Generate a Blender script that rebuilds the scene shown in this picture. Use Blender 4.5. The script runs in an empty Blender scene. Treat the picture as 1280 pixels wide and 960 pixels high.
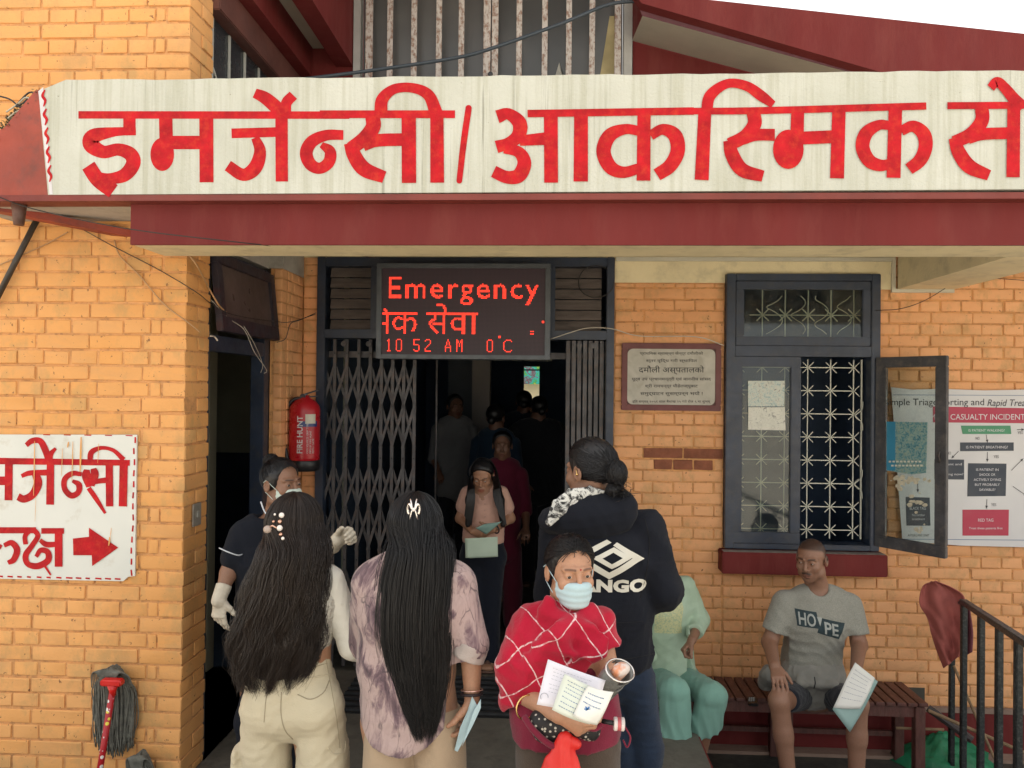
import bpy, bmesh, math, random
import numpy as np
from mathutils import Vector, Matrix
from mathutils.bvhtree import BVHTree
random.seed(7); np.random.seed(7)
SC = bpy.context.scene
COL = SC.collection
PI = math.pi
# ---------------------------------------------------------------- camera
CAMZ = 1.80; FPX = 960.0
YAW, PITCH, ROLL = math.radians(3.0), math.radians(0.44), math.radians(0.6)
_f = Vector((-math.sin(YAW)*math.cos(PITCH), math.cos(YAW)*math.cos(PITCH), math.sin(PITCH)))
_r0 = Vector((math.cos(YAW), math.sin(YAW), 0)); _u0 = _r0.cross(_f)
_r = _r0*math.cos(ROLL) + _u0*math.sin(ROLL); _u = _u0*math.cos(ROLL) - _r0*math.sin(ROLL)
cam = bpy.data.objects.new('camera', bpy.data.cameras.new('camera')); COL.objects.link(cam)
M = Matrix((( _r.x,_u.x,-_f.x,0),(_r.y,_u.y,-_f.y,0),(_r.z,_u.z,-_f.z,CAMZ),(0,0,0,1)))
cam.matrix_world = M
cam.data.sensor_width = 36; cam.data.lens = 36*FPX/1280; cam.data.clip_end = 3000; cam.data.clip_start = .05
SC.camera = cam
# ---------------------------------------------------------------- world and sun (hazy bright day)
W = bpy.data.worlds.new("World"); SC.world = W; W.use_nodes = True
nt = W.node_tree; nt.nodes.clear()
SUN_EL, SUN_AZ = math.radians(60), math.radians(-25)     # azimuth clockwise from +Y
wo = nt.nodes.new('ShaderNodeOutputWorld'); sk = nt.nodes.new('ShaderNodeTexSky'); sk.sky_type = 'NISHITA'
sk.sun_disc = False; sk.sun_elevation = SUN_EL; sk.sun_rotation = SUN_AZ; sk.dust_density = 3.0; sk.air_density = 1.0
b1 = nt.nodes.new('ShaderNodeBackground'); b1.inputs[1].default_value = 0.10; nt.links.new(sk.outputs[0], b1.inputs[0])
b2 = nt.nodes.new('ShaderNodeBackground'); b2.inputs[0].default_value = (1.0, .985, .95, 1); b2.inputs[1].default_value = 0.80
tc = nt.nodes.new('ShaderNodeTexCoord'); nz = nt.nodes.new('ShaderNodeTexNoise'); nz.inputs['Scale'].default_value = 2.0
nt.links.new(tc.outputs['Generated'], nz.inputs['Vector'])
cr = nt.nodes.new('ShaderNodeValToRGB'); cr.color_ramp.elements[0].position = .3; cr.color_ramp.elements[0].color = (.6,.6,.6,1)
cr.color_ramp.elements[1].position = .6; cr.color_ramp.elements[1].color = (.95,.95,.95,1); nt.links.new(nz.outputs[0], cr.inputs[0])
mx = nt.nodes.new('ShaderNodeMixShader'); nt.links.new(cr.outputs[0], mx.inputs[0]); nt.links.new(b1.outputs[0], mx.inputs[1]); nt.links.new(b2.outputs[0], mx.inputs[2])
nt.links.new(mx.outputs[0], wo.inputs[0])
sl = bpy.data.lights.new('sun', 'SUN'); sl.energy = 5.0; sl.angle = math.radians(2); sl.color = (1, .93, .82)
so = bpy.data.objects.new('sun', sl); COL.objects.link(so)
sd = Vector((math.sin(SUN_AZ)*math.cos(SUN_EL), math.cos(SUN_AZ)*math.cos(SUN_EL), math.sin(SUN_EL)))
so.rotation_euler = sd.to_track_quat('Z', 'Y').to_euler()
SC.view_settings.view_transform = 'Standard'; SC.view_settings.look = 'None'; SC.view_settings.exposure = 1.05; SC.view_settings.gamma = 1
SC.cycles.max_bounces = 8; SC.cycles.transparent_max_bounces = 12
# ---------------------------------------------------------------- measuring helpers
def ray(px, py): return _f + _r*((px-640)/FPX) - _u*((py-480)/FPX)
def U(px, py, Y):
    d = ray(px, py); t = Y/d.y; return Vector((d.x*t, Y, CAMZ+d.z*t))
def UX(px, py, X):
    d = ray(px, py); t = X/d.x; return Vector((X, d.y*t, CAMZ+d.z*t))
def UZ(px, py, Z):
    d = ray(px, py); t = (Z-CAMZ)/d.z; return Vector((d.x*t, d.y*t, Z))
def PX(p):
    q = Vector(p)-Vector((0,0,CAMZ)); w = q.dot(_f); return (640+FPX*q.dot(_r)/w, 480-FPX*q.dot(_u)/w, w)
# ---------------------------------------------------------------- materials
def lin(c):
    return tuple((v/12.92 if v <= .04045 else ((v+.055)/1.055)**2.4) for v in (x/255 for x in c))
class NT:
    def __init__(s, name):
        s.m = bpy.data.materials.new(name); s.m.use_nodes = True; s.t = s.m.node_tree; s.n = s.t.nodes; s.L = s.t.links.new
        s.b = s.n['Principled BSDF']
    def nd(s, t, **k):
        n = s.n.new(t)
        for a, v in k.items():
            if a.startswith('i_'):
                key = a[2:]; key = int(key) if key.isdigit() else key.replace('_', ' '); n.inputs[key].default_value = v
            else: setattr(n, a, v)
        return n
    def pos(s, scale=(1,1,1), rot=(0,0,0), obj=False):
        g = s.nd('ShaderNodeTexCoord').outputs['Object'] if obj else s.nd('ShaderNodeNewGeometry').outputs['Position']
        mp = s.nd('ShaderNodeMapping'); mp.inputs['Scale'].default_value = scale; mp.inputs['Rotation'].default_value = rot
        s.L(g, mp.inputs[0]); return mp.outputs[0]
    def noise(s, vec, scale, detail=4, rough=.55, dist=0):
        n = s.nd('ShaderNodeTexNoise'); n.inputs['Scale'].default_value = scale; n.inputs['Detail'].default_value = detail
        n.inputs['Roughness'].default_value = rough; n.inputs['Distortion'].default_value = dist; s.L(vec, n.inputs['Vector']); return n.outputs[0]
    def ramp(s, fac, stops):
        r = s.nd('ShaderNodeValToRGB'); e = r.color_ramp.elements
        while len(e) < len(stops): e.new(.5)
        for k, (p, c) in enumerate(stops):
            e[k].position = p; e[k].color = (c if len(c) == 4 else (*c, 1)) if not isinstance(c, (int, float)) else (c, c, c, 1)
        s.L(fac, r.inputs[0]); return r.outputs[0]
    def mix(s, fac, a, b, blend='MIX'):
        m = s.nd('ShaderNodeMixRGB', blend_type=blend)
        for k, v in ((0, fac), (1, a), (2, b)):
            if isinstance(v, (int, float)): m.inputs[k].default_value = v if k == 0 else (v, v, v, 1)
            elif isinstance(v, tuple): m.inputs[k].default_value = (*v[:3], 1)
            else: s.L(v, m.inputs[k])
        return m.outputs[0]
    def math(s, op, a, b=0):
        m = s.nd('ShaderNodeMath', operation=op)
        for k, v in ((0, a), (1, b)):
            if isinstance(v, (int, float)): m.inputs[k].default_value = v
            else: s.L(v, m.inputs[k])
        return m.outputs[0]
    def bump(s, h, strength=.3, dist=.01):
        b = s.nd('ShaderNodeBump'); b.inputs['Strength'].default_value = strength; b.inputs['Distance'].default_value = dist
        s.L(h, b.inputs['Height']); s.L(b.outputs[0], s.b.inputs['Normal'])
    def color(s, c): 
        if isinstance(c, tuple): s.b.inputs['Base Color'].default_value = (*c[:3], 1)
        else: s.L(c, s.b.inputs['Base Color'])
    def rough(s, v):
        if isinstance(v, (int, float)): s.b.inputs['Roughness'].default_value = v
        else: s.L(v, s.b.inputs['Roughness'])
MATS = {}
def mat(name, col, rough=.6, var=.2, scale=6, bump=.15, bscale=60, metal=0, stretch=(1,1,1), dirt=None, dirtamt=.5, obj=False, spec=.5, sheen=0):
    if name in MATS: return MATS[name]
    t = NT(name); p = t.pos(stretch, obj=obj); n1 = t.noise(p, scale, 5)
    lo = tuple(v*(1-var) for v in col); hi = tuple(min(1, v*(1+var)) for v in col)
    c = t.ramp(n1, [(.3, lo), (.7, hi)])
    if dirt is not None:
        d = t.ramp(t.noise(p, scale*2.7, 6, .65), [(.5, 0), (.68, dirtamt)]); c = t.mix(d, c, dirt)
    t.color(c); t.rough(t.ramp(t.noise(p, scale*3), [(.3, max(0, rough-.1)), (.7, min(1, rough+.1))])); t.b.inputs['Metallic'].default_value = metal
    t.b.inputs['Specular IOR Level'].default_value = spec
    if sheen: t.b.inputs['Sheen Weight'].default_value = sheen
    if bump: t.bump(t.noise(p, bscale, 4), bump)
    MATS[name] = t.m; return t.m
def paint_orange(name='orange_wall_paint', ca=(.68,.325,.10), cb=(.79,.40,.145)):
    t = NT(name); p = t.pos()
    n = t.noise(p, 1.3, 4); c = t.ramp(n, [(.3, ca), (.7, cb)])
    oi = t.nd('ShaderNodeObjectInfo'); c = t.mix(t.ramp(oi.outputs['Random'], [(0, 0), (1, .22)]), c, (.62,.37,.19))
    grime = t.ramp(t.noise(t.pos((1,1,.7)), 7, 7, .7), [(.50, 0), (.64, .50)]); c = t.mix(grime, c, (.42,.28,.12)); c = t.mix(t.ramp(t.noise(t.pos((1,1,2.2)), 3.1, 5, .7, .5), [(.52, 0), (.70, .45)]), c, (.56,.31,.14))
    chips = t.ramp(t.noise(p, 46, 3, .6), [(.68, 0), (.70, .85)]); c = t.mix(chips, c, (.20,.10,.05))
    t.color(c); t.rough(.72); t.b.inputs['Specular IOR Level'].default_value = .25
    h = t.mix(.35, t.noise(p, 28, 6, .6), t.noise(p, 130, 3)); t.bump(h, .55, .007); return t.m
def brick_old():
    return mat('bare_brick', (.24,.085,.045), .9, .25, 14, .5, 90)
# ---------------------------------------------------------------- mesh helpers
def link(name, me, m=None, parent=None):
    o = bpy.data.objects.new(name, me); COL.objects.link(o)
    if m is not None and me is not None and len(me.materials) == 0:
        for x in (m if isinstance(m, (list, tuple)) else [m]): me.materials.append(x)
    if parent is not None: o.parent = parent
    return o
def tag(o, label=None, cat=None, group=None, kind=None):
    if label: o['label'] = label
    if cat: o['category'] = cat
    if group: o['group'] = group
    if kind: o['kind'] = kind
    return o
def empty(name, label, cat, loc=(0,0,0), group=None):
    o = bpy.data.objects.new(name, None); o.empty_display_size = .1; COL.objects.link(o)
    o['_at'] = list(loc); return tag(o, label, cat, group)
class MB:
    def __init__(s): s.v = []; s.f = []; s.mi = []
    def add(s, vs, fs, mi=0):
        o = len(s.v); s.v += [tuple(v) for v in vs]; s.f += [tuple(i+o for i in f) for f in fs]; s.mi += [mi]*len(fs); return s
    def box(s, x0, x1, y0, y1, z0, z1, mi=0):
        v = [(x0,y0,z0),(x1,y0,z0),(x1,y1,z0),(x0,y1,z0),(x0,y0,z1),(x1,y0,z1),(x1,y1,z1),(x0,y1,z1)]
        return s.add(v, [(0,3,2,1),(4,5,6,7),(0,1,5,4),(1,2,6,5),(2,3,7,6),(3,0,4,7)], mi)
    def obox(s, c, ax, ay, az, mi=0):        # oriented box: centre and three half-axis vectors
        c, ax, ay, az = map(Vector, (c, ax, ay, az))
        v = [c+ax*i+ay*j+az*k for k in (-1,1) for (i,j) in ((-1,-1),(1,-1),(1,1),(-1,1))]
        return s.add(v, [(0,3,2,1),(4,5,6,7),(0,1,5,4),(1,2,6,5),(2,3,7,6),(3,0,4,7)], mi)
    def prism(s, pts, off, mi=0):            # polygon pts extruded by vector off
        n = len(pts); a = [Vector(p) for p in pts]; b = [p+Vector(off) for p in a]
        return s.add(a+b, [tuple(range(n))[::-1], tuple(range(n, 2*n))]+[(i, (i+1)%n, n+(i+1)%n, n+i) for i in range(n)], mi)
    def tube(s, pts, r, n=8, mi=0, caps=True):
        pts = [Vector(p) for p in pts]; K = len(pts); rr = r if isinstance(r, (list, tuple)) else [r]*K
        t0 = (pts[1]-pts[0]).normalized(); u = t0.orthogonal().normalized(); vs = []
        for k in range(K):
            t = (pts[min(k+1, K-1)]-pts[max(k-1, 0)]).normalized(); u = (u-t*u.dot(t))
            u = u.normalized() if u.length > 1e-6 else t.orthogonal().normalized(); w = t.cross(u)
            for j in range(n):
                a = 2*PI*j/n; vs.append(pts[k]+(u*math.cos(a)+w*math.sin(a))*rr[k])
        fs = [(k*n+j, k*n+(j+1)%n, (k+1)*n+(j+1)%n, (k+1)*n+j) for k in range(K-1) for j in range(n)]
        if caps: fs += [tuple(range(n))[::-1], tuple((K-1)*n+j for j in range(n))]
        return s.add(vs, fs, mi)
    def lathe(s, c, prof, n=20, mi=0, axis=(0,0,1)):
        ax = Vector(axis).normalized(); u = ax.orthogonal().normalized(); w = ax.cross(u); c = Vector(c); vs = []
        for (r, h) in prof:
            for j in range(n):
                a = 2*PI*j/n; vs.append(c+ax*h+(u*math.cos(a)+w*math.sin(a))*r)
        K = len(prof); fs = [(k*n+j, k*n+(j+1)%n, (k+1)*n+(j+1)%n, (k+1)*n+j) for k in range(K-1) for j in range(n)]
        fs += [tuple(range(n))[::-1], tuple((K-1)*n+j for j in range(n))]
        return s.add(vs, fs, mi)
    def mesh(s, name='mesh'):
        me = bpy.data.meshes.new(name); me.from_pydata(s.v, [], s.f)
        if any(s.mi): me.polygons.foreach_set('material_index', s.mi)
        me.update(); return me
    def build(s, name, m=None, parent=None, smooth=False, bevel=0, seg=2):
        me = s.mesh(name); o = link(name, me, m, parent)
        bm = bmesh.new(); bm.from_mesh(me); bmesh.ops.recalc_face_normals(bm, faces=bm.faces)
        if bevel: 
            es = [e for e in bm.edges if len(e.link_faces) == 2 and e.calc_face_angle(0) > .5]
            bmesh.ops.bevel(bm, geom=es, offset=bevel, segments=seg, affect='EDGES', clamp_overlap=True)
        bm.to_mesh(me); bm.free()
        if smooth: me.shade_smooth()
        if bevel: me.shade_smooth(); me.set_sharp_from_angle(angle=math.radians(50))
        return o
def spline(pts, n=8):
    """Catmull-Rom through tuples of any length."""
    P = [np.array(p, float) for p in pts]
    if len(P) < 3:
        return [tuple(P[0]+(P[1]-P[0])*k/n) for k in range(n+1)]
    P = [2*P[0]-P[1]]+P+[2*P[-1]-P[-2]]; out = []
    for i in range(1, len(P)-2):
        for k in range(n):
            t = k/n; out.append(tuple(.5*((2*P[i])+(-P[i-1]+P[i+1])*t+(2*P[i-1]-5*P[i]+4*P[i+1]-P[i+2])*t*t+(-P[i-1]+3*P[i]-3*P[i+1]+P[i+2])*t**3)))
    out.append(tuple(P[-2])); return out
# flat lettering: strokes (x, y, width) in a drawing frame, mapped to the place by fn(x, y, lift) -> world point
def stroke_poly(pts, closed_round=False, n=7):
    q = spline(pts, n) if len(pts) > 2 else [tuple(map(float, p)) for p in pts]
    L, Rr = [], []
    for k in range(len(q)):
        a, b = q[max(k-1, 0)], q[min(k+1, len(q)-1)]; dx, dy = b[0]-a[0], b[1]-a[1]; l = math.hypot(dx, dy) or 1
        nx, ny = -dy/l, dx/l; w = q[k][2]/2
        L.append((q[k][0]+nx*w, q[k][1]+ny*w)); Rr.append((q[k][0]-nx*w, q[k][1]-ny*w))
    return L, Rr
def strokes_mesh(strokes, fn, step=.00005):
    mb = MB(); k = 0
    for st in strokes:
        k += 1; lift = k*step
        if st[0] == 'E':
            _, cx, cy, rx, ry = st; n = 28; pts = [fn(cx+rx*math.cos(2*PI*j/n), cy+ry*math.sin(2*PI*j/n), lift) for j in range(n)]
            mb.add(pts, [tuple(range(n))])
        elif st[0] == 'P':
            mb.add([fn(x, y, lift) for x, y in st[1]], [tuple(range(len(st[1])))])
        else:
            L, Rr = stroke_poly(st); n = len(L); vs = [fn(x, y, lift) for x, y in L]+[fn(x, y, lift) for x, y in Rr]
            mb.add(vs, [(j, j+1, n+j+1, n+j) for j in range(n-1)])
    return mb
def text_mesh(body, size, align='CENTER', bold=0, shear=0, space=1.0):
    """2-D triangulated text as (verts, faces) in its own plane, baseline at y=0."""
    cu = bpy.data.curves.new('lettering', 'FONT'); cu.body = body; cu.size = size; cu.align_x = align; cu.offset = bold; cu.shear = shear
    cu.space_character = space; cu.resolution_u = 3; cu.fill_mode = 'FRONT'
    o = bpy.data.objects.new('lettering', cu); COL.objects.link(o)
    dg = bpy.context.evaluated_depsgraph_get(); me = bpy.data.meshes.new_from_object(o.evaluated_get(dg))
    vs = [tuple(v.co) for v in me.vertices]; fs = [tuple(p.vertices) for p in me.polygons]
    bpy.data.objects.remove(o); bpy.data.curves.remove(cu); bpy.data.meshes.remove(me); return vs, fs
def put_text(mb, body, size, at, fn, mi=0, fitw=None, **k):
    vs, fs = text_mesh(body, size, **k)
    if not vs: return
    if fitw:
        w = max(v[0] for v in vs)-min(v[0] for v in vs); s = fitw/w
    else: s = 1
    al = k.get('align', 'CENTER'); mx_ = (max(v[0] for v in vs)+min(v[0] for v in vs))/2 if al == 'CENTER' else min(v[0] for v in vs)
    mb.add([fn(at[0]+(v[0]-mx_)*s, at[1]+v[1]) for v in vs], fs, mi)
# ================================================================ BUILDING
ORANGE = paint_orange(); PEACH = paint_orange('peach_wall_paint', (.72,.345,.155), (.82,.43,.21)); PAINT = [ORANGE]; OLDB = brick_old()
CREAM = mat('cream_plaster', (.76,.66,.42), .75, .10, 3, .25, 60, dirt=(.35,.31,.21), dirtamt=.4)
GREYP = mat('grey_plaster', (.40,.38,.34), .8, .15, 4, .3, 50, dirt=(.2,.19,.17), dirtamt=.4)
MAROON = mat('maroon_paint', (.145,.022,.021), .7, .12, 3, .2, 40, spec=.2, dirt=(.20,.055,.045), dirtamt=.3, stretch=(1,1,.25))
REDOX = mat('red_oxide_paint', (.30,.050,.028), .55, .22, 4, .25, 50, dirt=(.12,.04,.03), dirtamt=.6)
NAVY = mat('navy_enamel', (.022,.033,.058), .38, .25, 7, .12, 70, dirt=(.06,.055,.05), dirtamt=.35)
GATEM = mat('gate_steel', (.085,.082,.085), .5, .35, 9, .2, 90, metal=.3, dirt=(.16,.10,.07), dirtamt=.5)
WHITEM = mat('white_enamel', (.62,.62,.52), .4, .1, 20, .1, 90)
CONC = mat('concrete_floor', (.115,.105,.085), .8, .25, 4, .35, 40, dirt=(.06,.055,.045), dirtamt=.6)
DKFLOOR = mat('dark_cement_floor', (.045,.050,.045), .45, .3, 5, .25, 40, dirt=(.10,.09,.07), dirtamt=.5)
INTER = mat('interior_haze_tint', (.10,.15,.24), .7, .2, 2, .1, 30)  # interior surfaces: bluish haze of the dim rooms put into their colour
BLACKP = mat('black_plastic', (.012,.012,.014), .4, .2, 20, .05)
GROUT = .0095
MORTAR = mat('recessed_mortar_paint', (.60,.30,.115), .85, .2, 12, .5, 60, dirt=(.22,.12,.06), dirtamt=.6)
_bm_cache = {}
def brick_mesh(L, H, D, m, var):
    key = (round(L, 2), round(H, 3), round(D, 3), m.name, var)
    if key in _bm_cache: return _bm_cache[key]
    rnd = random.Random(hash(key[:3])+var*77); j = lambda a: rnd.uniform(-a, a)
    def ring(ins, y, c, jj):
        pts = [(ins+c, ins), (L-ins-c, ins), (L-ins, ins+c), (L-ins, H-ins-c), (L-ins-c, H-ins), (ins+c, H-ins), (ins, H-ins-c), (ins, ins+c)]
        return [(a+j(jj), y+j(jj*.35), b+j(jj)) for a, b in pts]
    v = ring(.0042, 0, .004, .0024)+ring(.0012, .0020, .003, .0022)+ring(0, .0075, .001, .0005)
    v += [(x, D, z) for (x, y, z) in v[16:24]]
    f = [tuple(range(8))[::-1]]
    for k in (0, 8, 16): f += [(k+i, k+8+i, k+8+(i+1)%8, k+(i+1)%8) for i in range(8)]
    v = [(x, y, z) for x, y, z in v]
    me = bpy.data.meshes.new('brick'); me.from_pydata(v, [], [tuple(reversed(q)) for q in f])
    me.materials.append(m)
    b = bmesh.new(); b.from_mesh(me); bmesh.ops.recalc_face_normals(b, faces=b.faces); b.to_mesh(me); b.free()
    me.shade_smooth(); me.set_sharp_from_angle(angle=math.radians(28))
    _bm_cache[key] = me; return me
def spans(u0, u1, z0, z1, holes):
    """solid intervals of a course."""
    out = [(u0, u1)]
    for (a, b, c, d) in holes:
        if c < (z0+z1)/2 < d:
            nx = []
            for s, e in out:
                if b <= s or a >= e: nx.append((s, e)); continue
                if a-s > .02: nx.append((s, a))
                if e-b > .02: nx.append((b, e))
            out = nx
    return out
def brick_wall(root, o, ax, n_in, u0, u1, z0, z1, zref, anchor, rows=((.206,.25),(.117,.05,.125)), holes=(), brown=(), D=.10, parity=0, limit=300, D2=None, shown=None):
    """courses of single bricks parented to root. o: point of u=0, ax: direction of u, n_in: direction into the wall. Bricks out of the photo's frame or behind things are joined."""
    o, ax, n_in = Vector(o), Vector(ax), Vector(n_in); C = .0713; rest = MB(); restm = []; pool = []
    rot = Matrix((ax, n_in, Vector((0,0,1)))).transposed().to_4x4()
    k0 = math.floor((z0-zref)/C); k1 = math.ceil((z1-zref)/C)
    for k in range(k0, k1):
        za, zb = zref+k*C, zref+(k+1)*C
        if zb < z0+.02 or za > z1-.02: continue
        lo, hi = max(za, z0), min(zb, z1); seq = rows[(k+parity) % 2]
        bounds = [0]; i = 0
        while bounds[-1] < (u1-u0)+.3:
            bounds.append(bounds[-1]+(seq[i] if i < len(seq) else seq[-1])); i += 1
        js = [anchor-b for b in bounds] if anchor >= (u0+u1)/2 else [anchor+b for b in bounds]
        js = sorted(js)
        for (s, e) in spans(u0, u1, lo, hi, holes):
            cuts = [s]+[q+random.uniform(-.004, .004) for q in js if s+.03 < q < e-.03]+[e]
            for a, b in zip(cuts[:-1], cuts[1:]):
                L, H = b-a-GROUT, hi-lo-GROUT
                if L < .015 or H < .015: continue
                P = o+ax*(a+GROUT/2)+Vector((0,0,lo+GROUT/2)); mid = o+ax*((a+b)/2)+Vector((0,0,(lo+hi)/2))
                m = OLDB if any(r[0] < (a+b)/2 < r[1] and r[2] < (lo+hi)/2 < r[3] for r in brown) else PAINT[0]
                d = D2 if (D2 and (k+parity) % 2 == 1) else D
                pool.append((P, L, H, d, m, mid))
    def vis(mid):
        x, y, w = PX(mid); ok = -15 < x < 1295 and -10 < y < 975
        return ok and (shown is None or shown(x, y))
    good = [q for q in pool if vis(q[5])]; bad = [q for q in pool if not vis(q[5])]
    bad += good[limit:]; good = good[:limit]
    for (P, L, H, d, m, mid) in good:
        ob = link('brick', brick_mesh(L, H, d, m, random.randrange(3)), None, root)
        ob.matrix_local = Matrix.Translation(P+n_in*random.uniform(-.0018, .0024)) @ rot @ Matrix.Rotation(random.gauss(0, .006), 4, 'Y')
    for (P, L, H, d, m, mid) in bad:
        me = brick_mesh(L, H, d, m, random.randrange(3)); T = Matrix.Translation(P) @ rot
        rest.add([T @ v.co for v in me.vertices], [tuple(p.vertices) for p in me.polygons], 1 if m is OLDB else 0)
    if rest.v:
        r = rest.build('bricks', [PAINT[0], OLDB], root); r['kind'] = 'stuff'
Z0L = U(100, 320.3, 3.4).z; Z0B = U(830, 374.2, 4.85).z
# ---- measured places -------------------------------------------------------
YP, YB, YF = 3.40, 4.85, 3.00            # pillar face, back wall face, canopy fascia face
XC = U(232, 500, YP).x                   # pillar corner
PD = .235                                # pillar thickness
XL = -2.62
LOWZ = -.40
XSTEP = .78                              # edge between the entrance landing and the lower porch
# ---- ground ----------------------------------------------------------------
def sheet(name, x0, x1, y0, y1, z, m, kind='structure'):
    o = MB().add([(x0,y0,z),(x1,y0,z),(x1,y1,z),(x0,y1,z)], [(0,1,2,3)]).build(name, m); o['kind'] = kind; return o
g = MB()
g.add([(-600,-600,-.012),(600,-600,-.012),(600,1.2,-.012),(-600,1.2,-.012)], [(0,1,2,3)])
g.add([(-600,1.2,-.012),(XSTEP,1.2,-.012),(XSTEP,4.7,-.012),(-600,4.7,-.012)], [(0,1,2,3)])
g.add([(6,1.2,-.012),(600,1.2,-.012),(600,600,-.012),(6,600,-.012)], [(0,1,2,3)])
g.add([(-600,4.7,-.012),(-8,4.7,-.012),(-8,600,-.012),(-600,600,-.012)], [(0,1,2,3)])
g.add([(-8,30,-.012),(6,30,-.012),(6,600,-.012),(-8,600,-.012)], [(0,1,2,3)])
g.build('ground', mat('yard_ground', (.52,.47,.39), .9, .25, .8, .3, 20)).__setitem__('kind', 'structure')
lo = MB(); lo.box(XC-.9, XSTEP, 1.2, YB, -.25, 0)
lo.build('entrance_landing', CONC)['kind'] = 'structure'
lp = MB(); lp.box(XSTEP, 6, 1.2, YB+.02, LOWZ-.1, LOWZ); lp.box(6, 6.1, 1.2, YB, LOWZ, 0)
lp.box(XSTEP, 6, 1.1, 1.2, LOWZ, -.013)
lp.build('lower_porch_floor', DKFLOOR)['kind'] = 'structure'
st = MB(); st.box(XSTEP+.001, XSTEP+.012, 1.2, YB-.02, LOWZ+.002, -.01)
st.build('landing_step_face', MAROON)['kind'] = 'structure'
# ---- left pillar (two storeys of painted brick) ---------------------------
lw = MB(); lw.box(XL, XC-.006, YP+.006, YP+PD-.006, 0, 4.3); lw.box(-6, XC, YP+.003, YP+PD, 4.3, 7.2)  # top box is unseen height, added to keep direct sun off the people
LW = lw.build('brick_pillar', MORTAR)
tag(LW, kind='thing'); tag(LW, 'tall orange painted brick wall left of the doorway, carrying the white hand painted sign', 'brick wall')
shownL = lambda x, y: not (62 < x and 104 < y < 246)
brick_wall(LW, (XL, YP, 0), (1,0,0), (0,1,0), 0, XC-XL, 0, 4.3, Z0L, XC-XL, D=.11, D2=.235, shown=shownL, limit=300)
brick_wall(LW, (XC, YP, 0), (0,1,0), (-1,0,0), .117, PD, 0, 4.3, Z0L, .117, rows=((.118,.118),(.117,.05,.125)), D=.09,
           shown=shownL, holes=[(0, .3, Z0L+(2*k+1)*.0713, Z0L+(2*k+2)*.0713) for k in range(-24, 40)])
PAINT[0] = PEACH
_x = XL-2.2
lw2 = MB(); lw2.box(_x, XL, YP+.006, YP+PD-.006, 0, 4.299); lw2.build('wall_core', MORTAR, LW)
PAINT[0] = ORANGE; brick_wall(LW, (_x, YP, 0), (1,0,0), (0,1,0), 0, XL-_x, 0, 4.299, Z0L, XL-_x, rows=((.25,.25),(.125,.125)), D=.11, limit=0); PAINT[0] = PEACH
# ---- back wall -------------------------------------------------------------
GX0, GX1 = U(396, 500, YB).x, U(767, 500, YB).x       # gate opening
GZ = U(600, 322, YB).z
WX0, WX1 = U(905, 500, YB).x, U(1097, 500, YB).x      # window opening
WZ0, WZ1 = U(1000, 686, YB).z, U(1000, 343, YB).z
PLZ = U(835, 353.5, YB).z                              # bottom of the cream plaster band
def panel_core(x0, x1, z0, z1, holes, y0, y1):
    mb = MB(); xs = sorted({x0, x1, *[h[0] for h in holes], *[h[1] for h in holes]}); zs = sorted({z0, z1, *[h[2] for h in holes], *[h[3] for h in holes]})
    for a, b in zip(xs[:-1], xs[1:]):
        for c, d in zip(zs[:-1], zs[1:]):
            if a < x0 or b > x1 or c < z0 or d > z1: continue
            if any(h[0] <= (a+b)/2 <= h[1] and h[2] <= (c+d)/2 <= h[3] for h in holes): continue
            mb.box(a, b, y0, y1, c, d)
    return mb
SKZ = U(1180, 883, YB).z
bpx = lambda a, b: (U(a, 560, YB).x-GX1, U(b, 560, YB).x-GX1)
A = MB().box(GX1, WX0, YB+.006, YB+.22, SKZ, PLZ).build('brick_wall', MORTAR)
tag(A, kind='thing'); tag(A, 'orange brick wall between the folding gate and the window, with a bare brown patch', 'brick wall')
bz0, bz1 = U(850, 581, YB).z, U(850, 554, YB).z
br = [(*bpx(822, 896), bz0, (bz0+bz1)/2), (*bpx(816, 896), (bz0+bz1)/2, bz1)]
brick_wall(A, (GX1, YB, 0), (1,0,0), (0,1,0), 0, WX0-GX1, SKZ, PLZ, Z0B, WX0-GX1, rows=((.25,.25),(.06,.125,.125)), brown=br)
XR = 4.2
PLR = U(1200, 366, YB).z
Bh = [(0, WX1-WX0, WZ0, 3.2), (0, 9, PLR, 4)]
Bw = panel_core(WX0, XR, SKZ, 2.9, [(WX0, WX1, WZ0, 3.2)], YB+.006, YB+.22).build('brick_wall', MORTAR)
tag(Bw, kind='thing'); tag(Bw, 'orange brick wall around and right of the window, behind the bench and the poster', 'brick wall')
brick_wall(Bw, (WX0, YB, 0), (1,0,0), (0,1,0), 0, XR-WX0, SKZ, 2.9, Z0B, 0, holes=[(0, WX1-WX0, WZ0, 3.2)], rows=((.25,.25),(.125,.06,.125)),
           shown=lambda x, y: not (1125 < x and 490 < y < 680) and y > 335 and not (905 < x < 1110 and 640 < y < 722))
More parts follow.
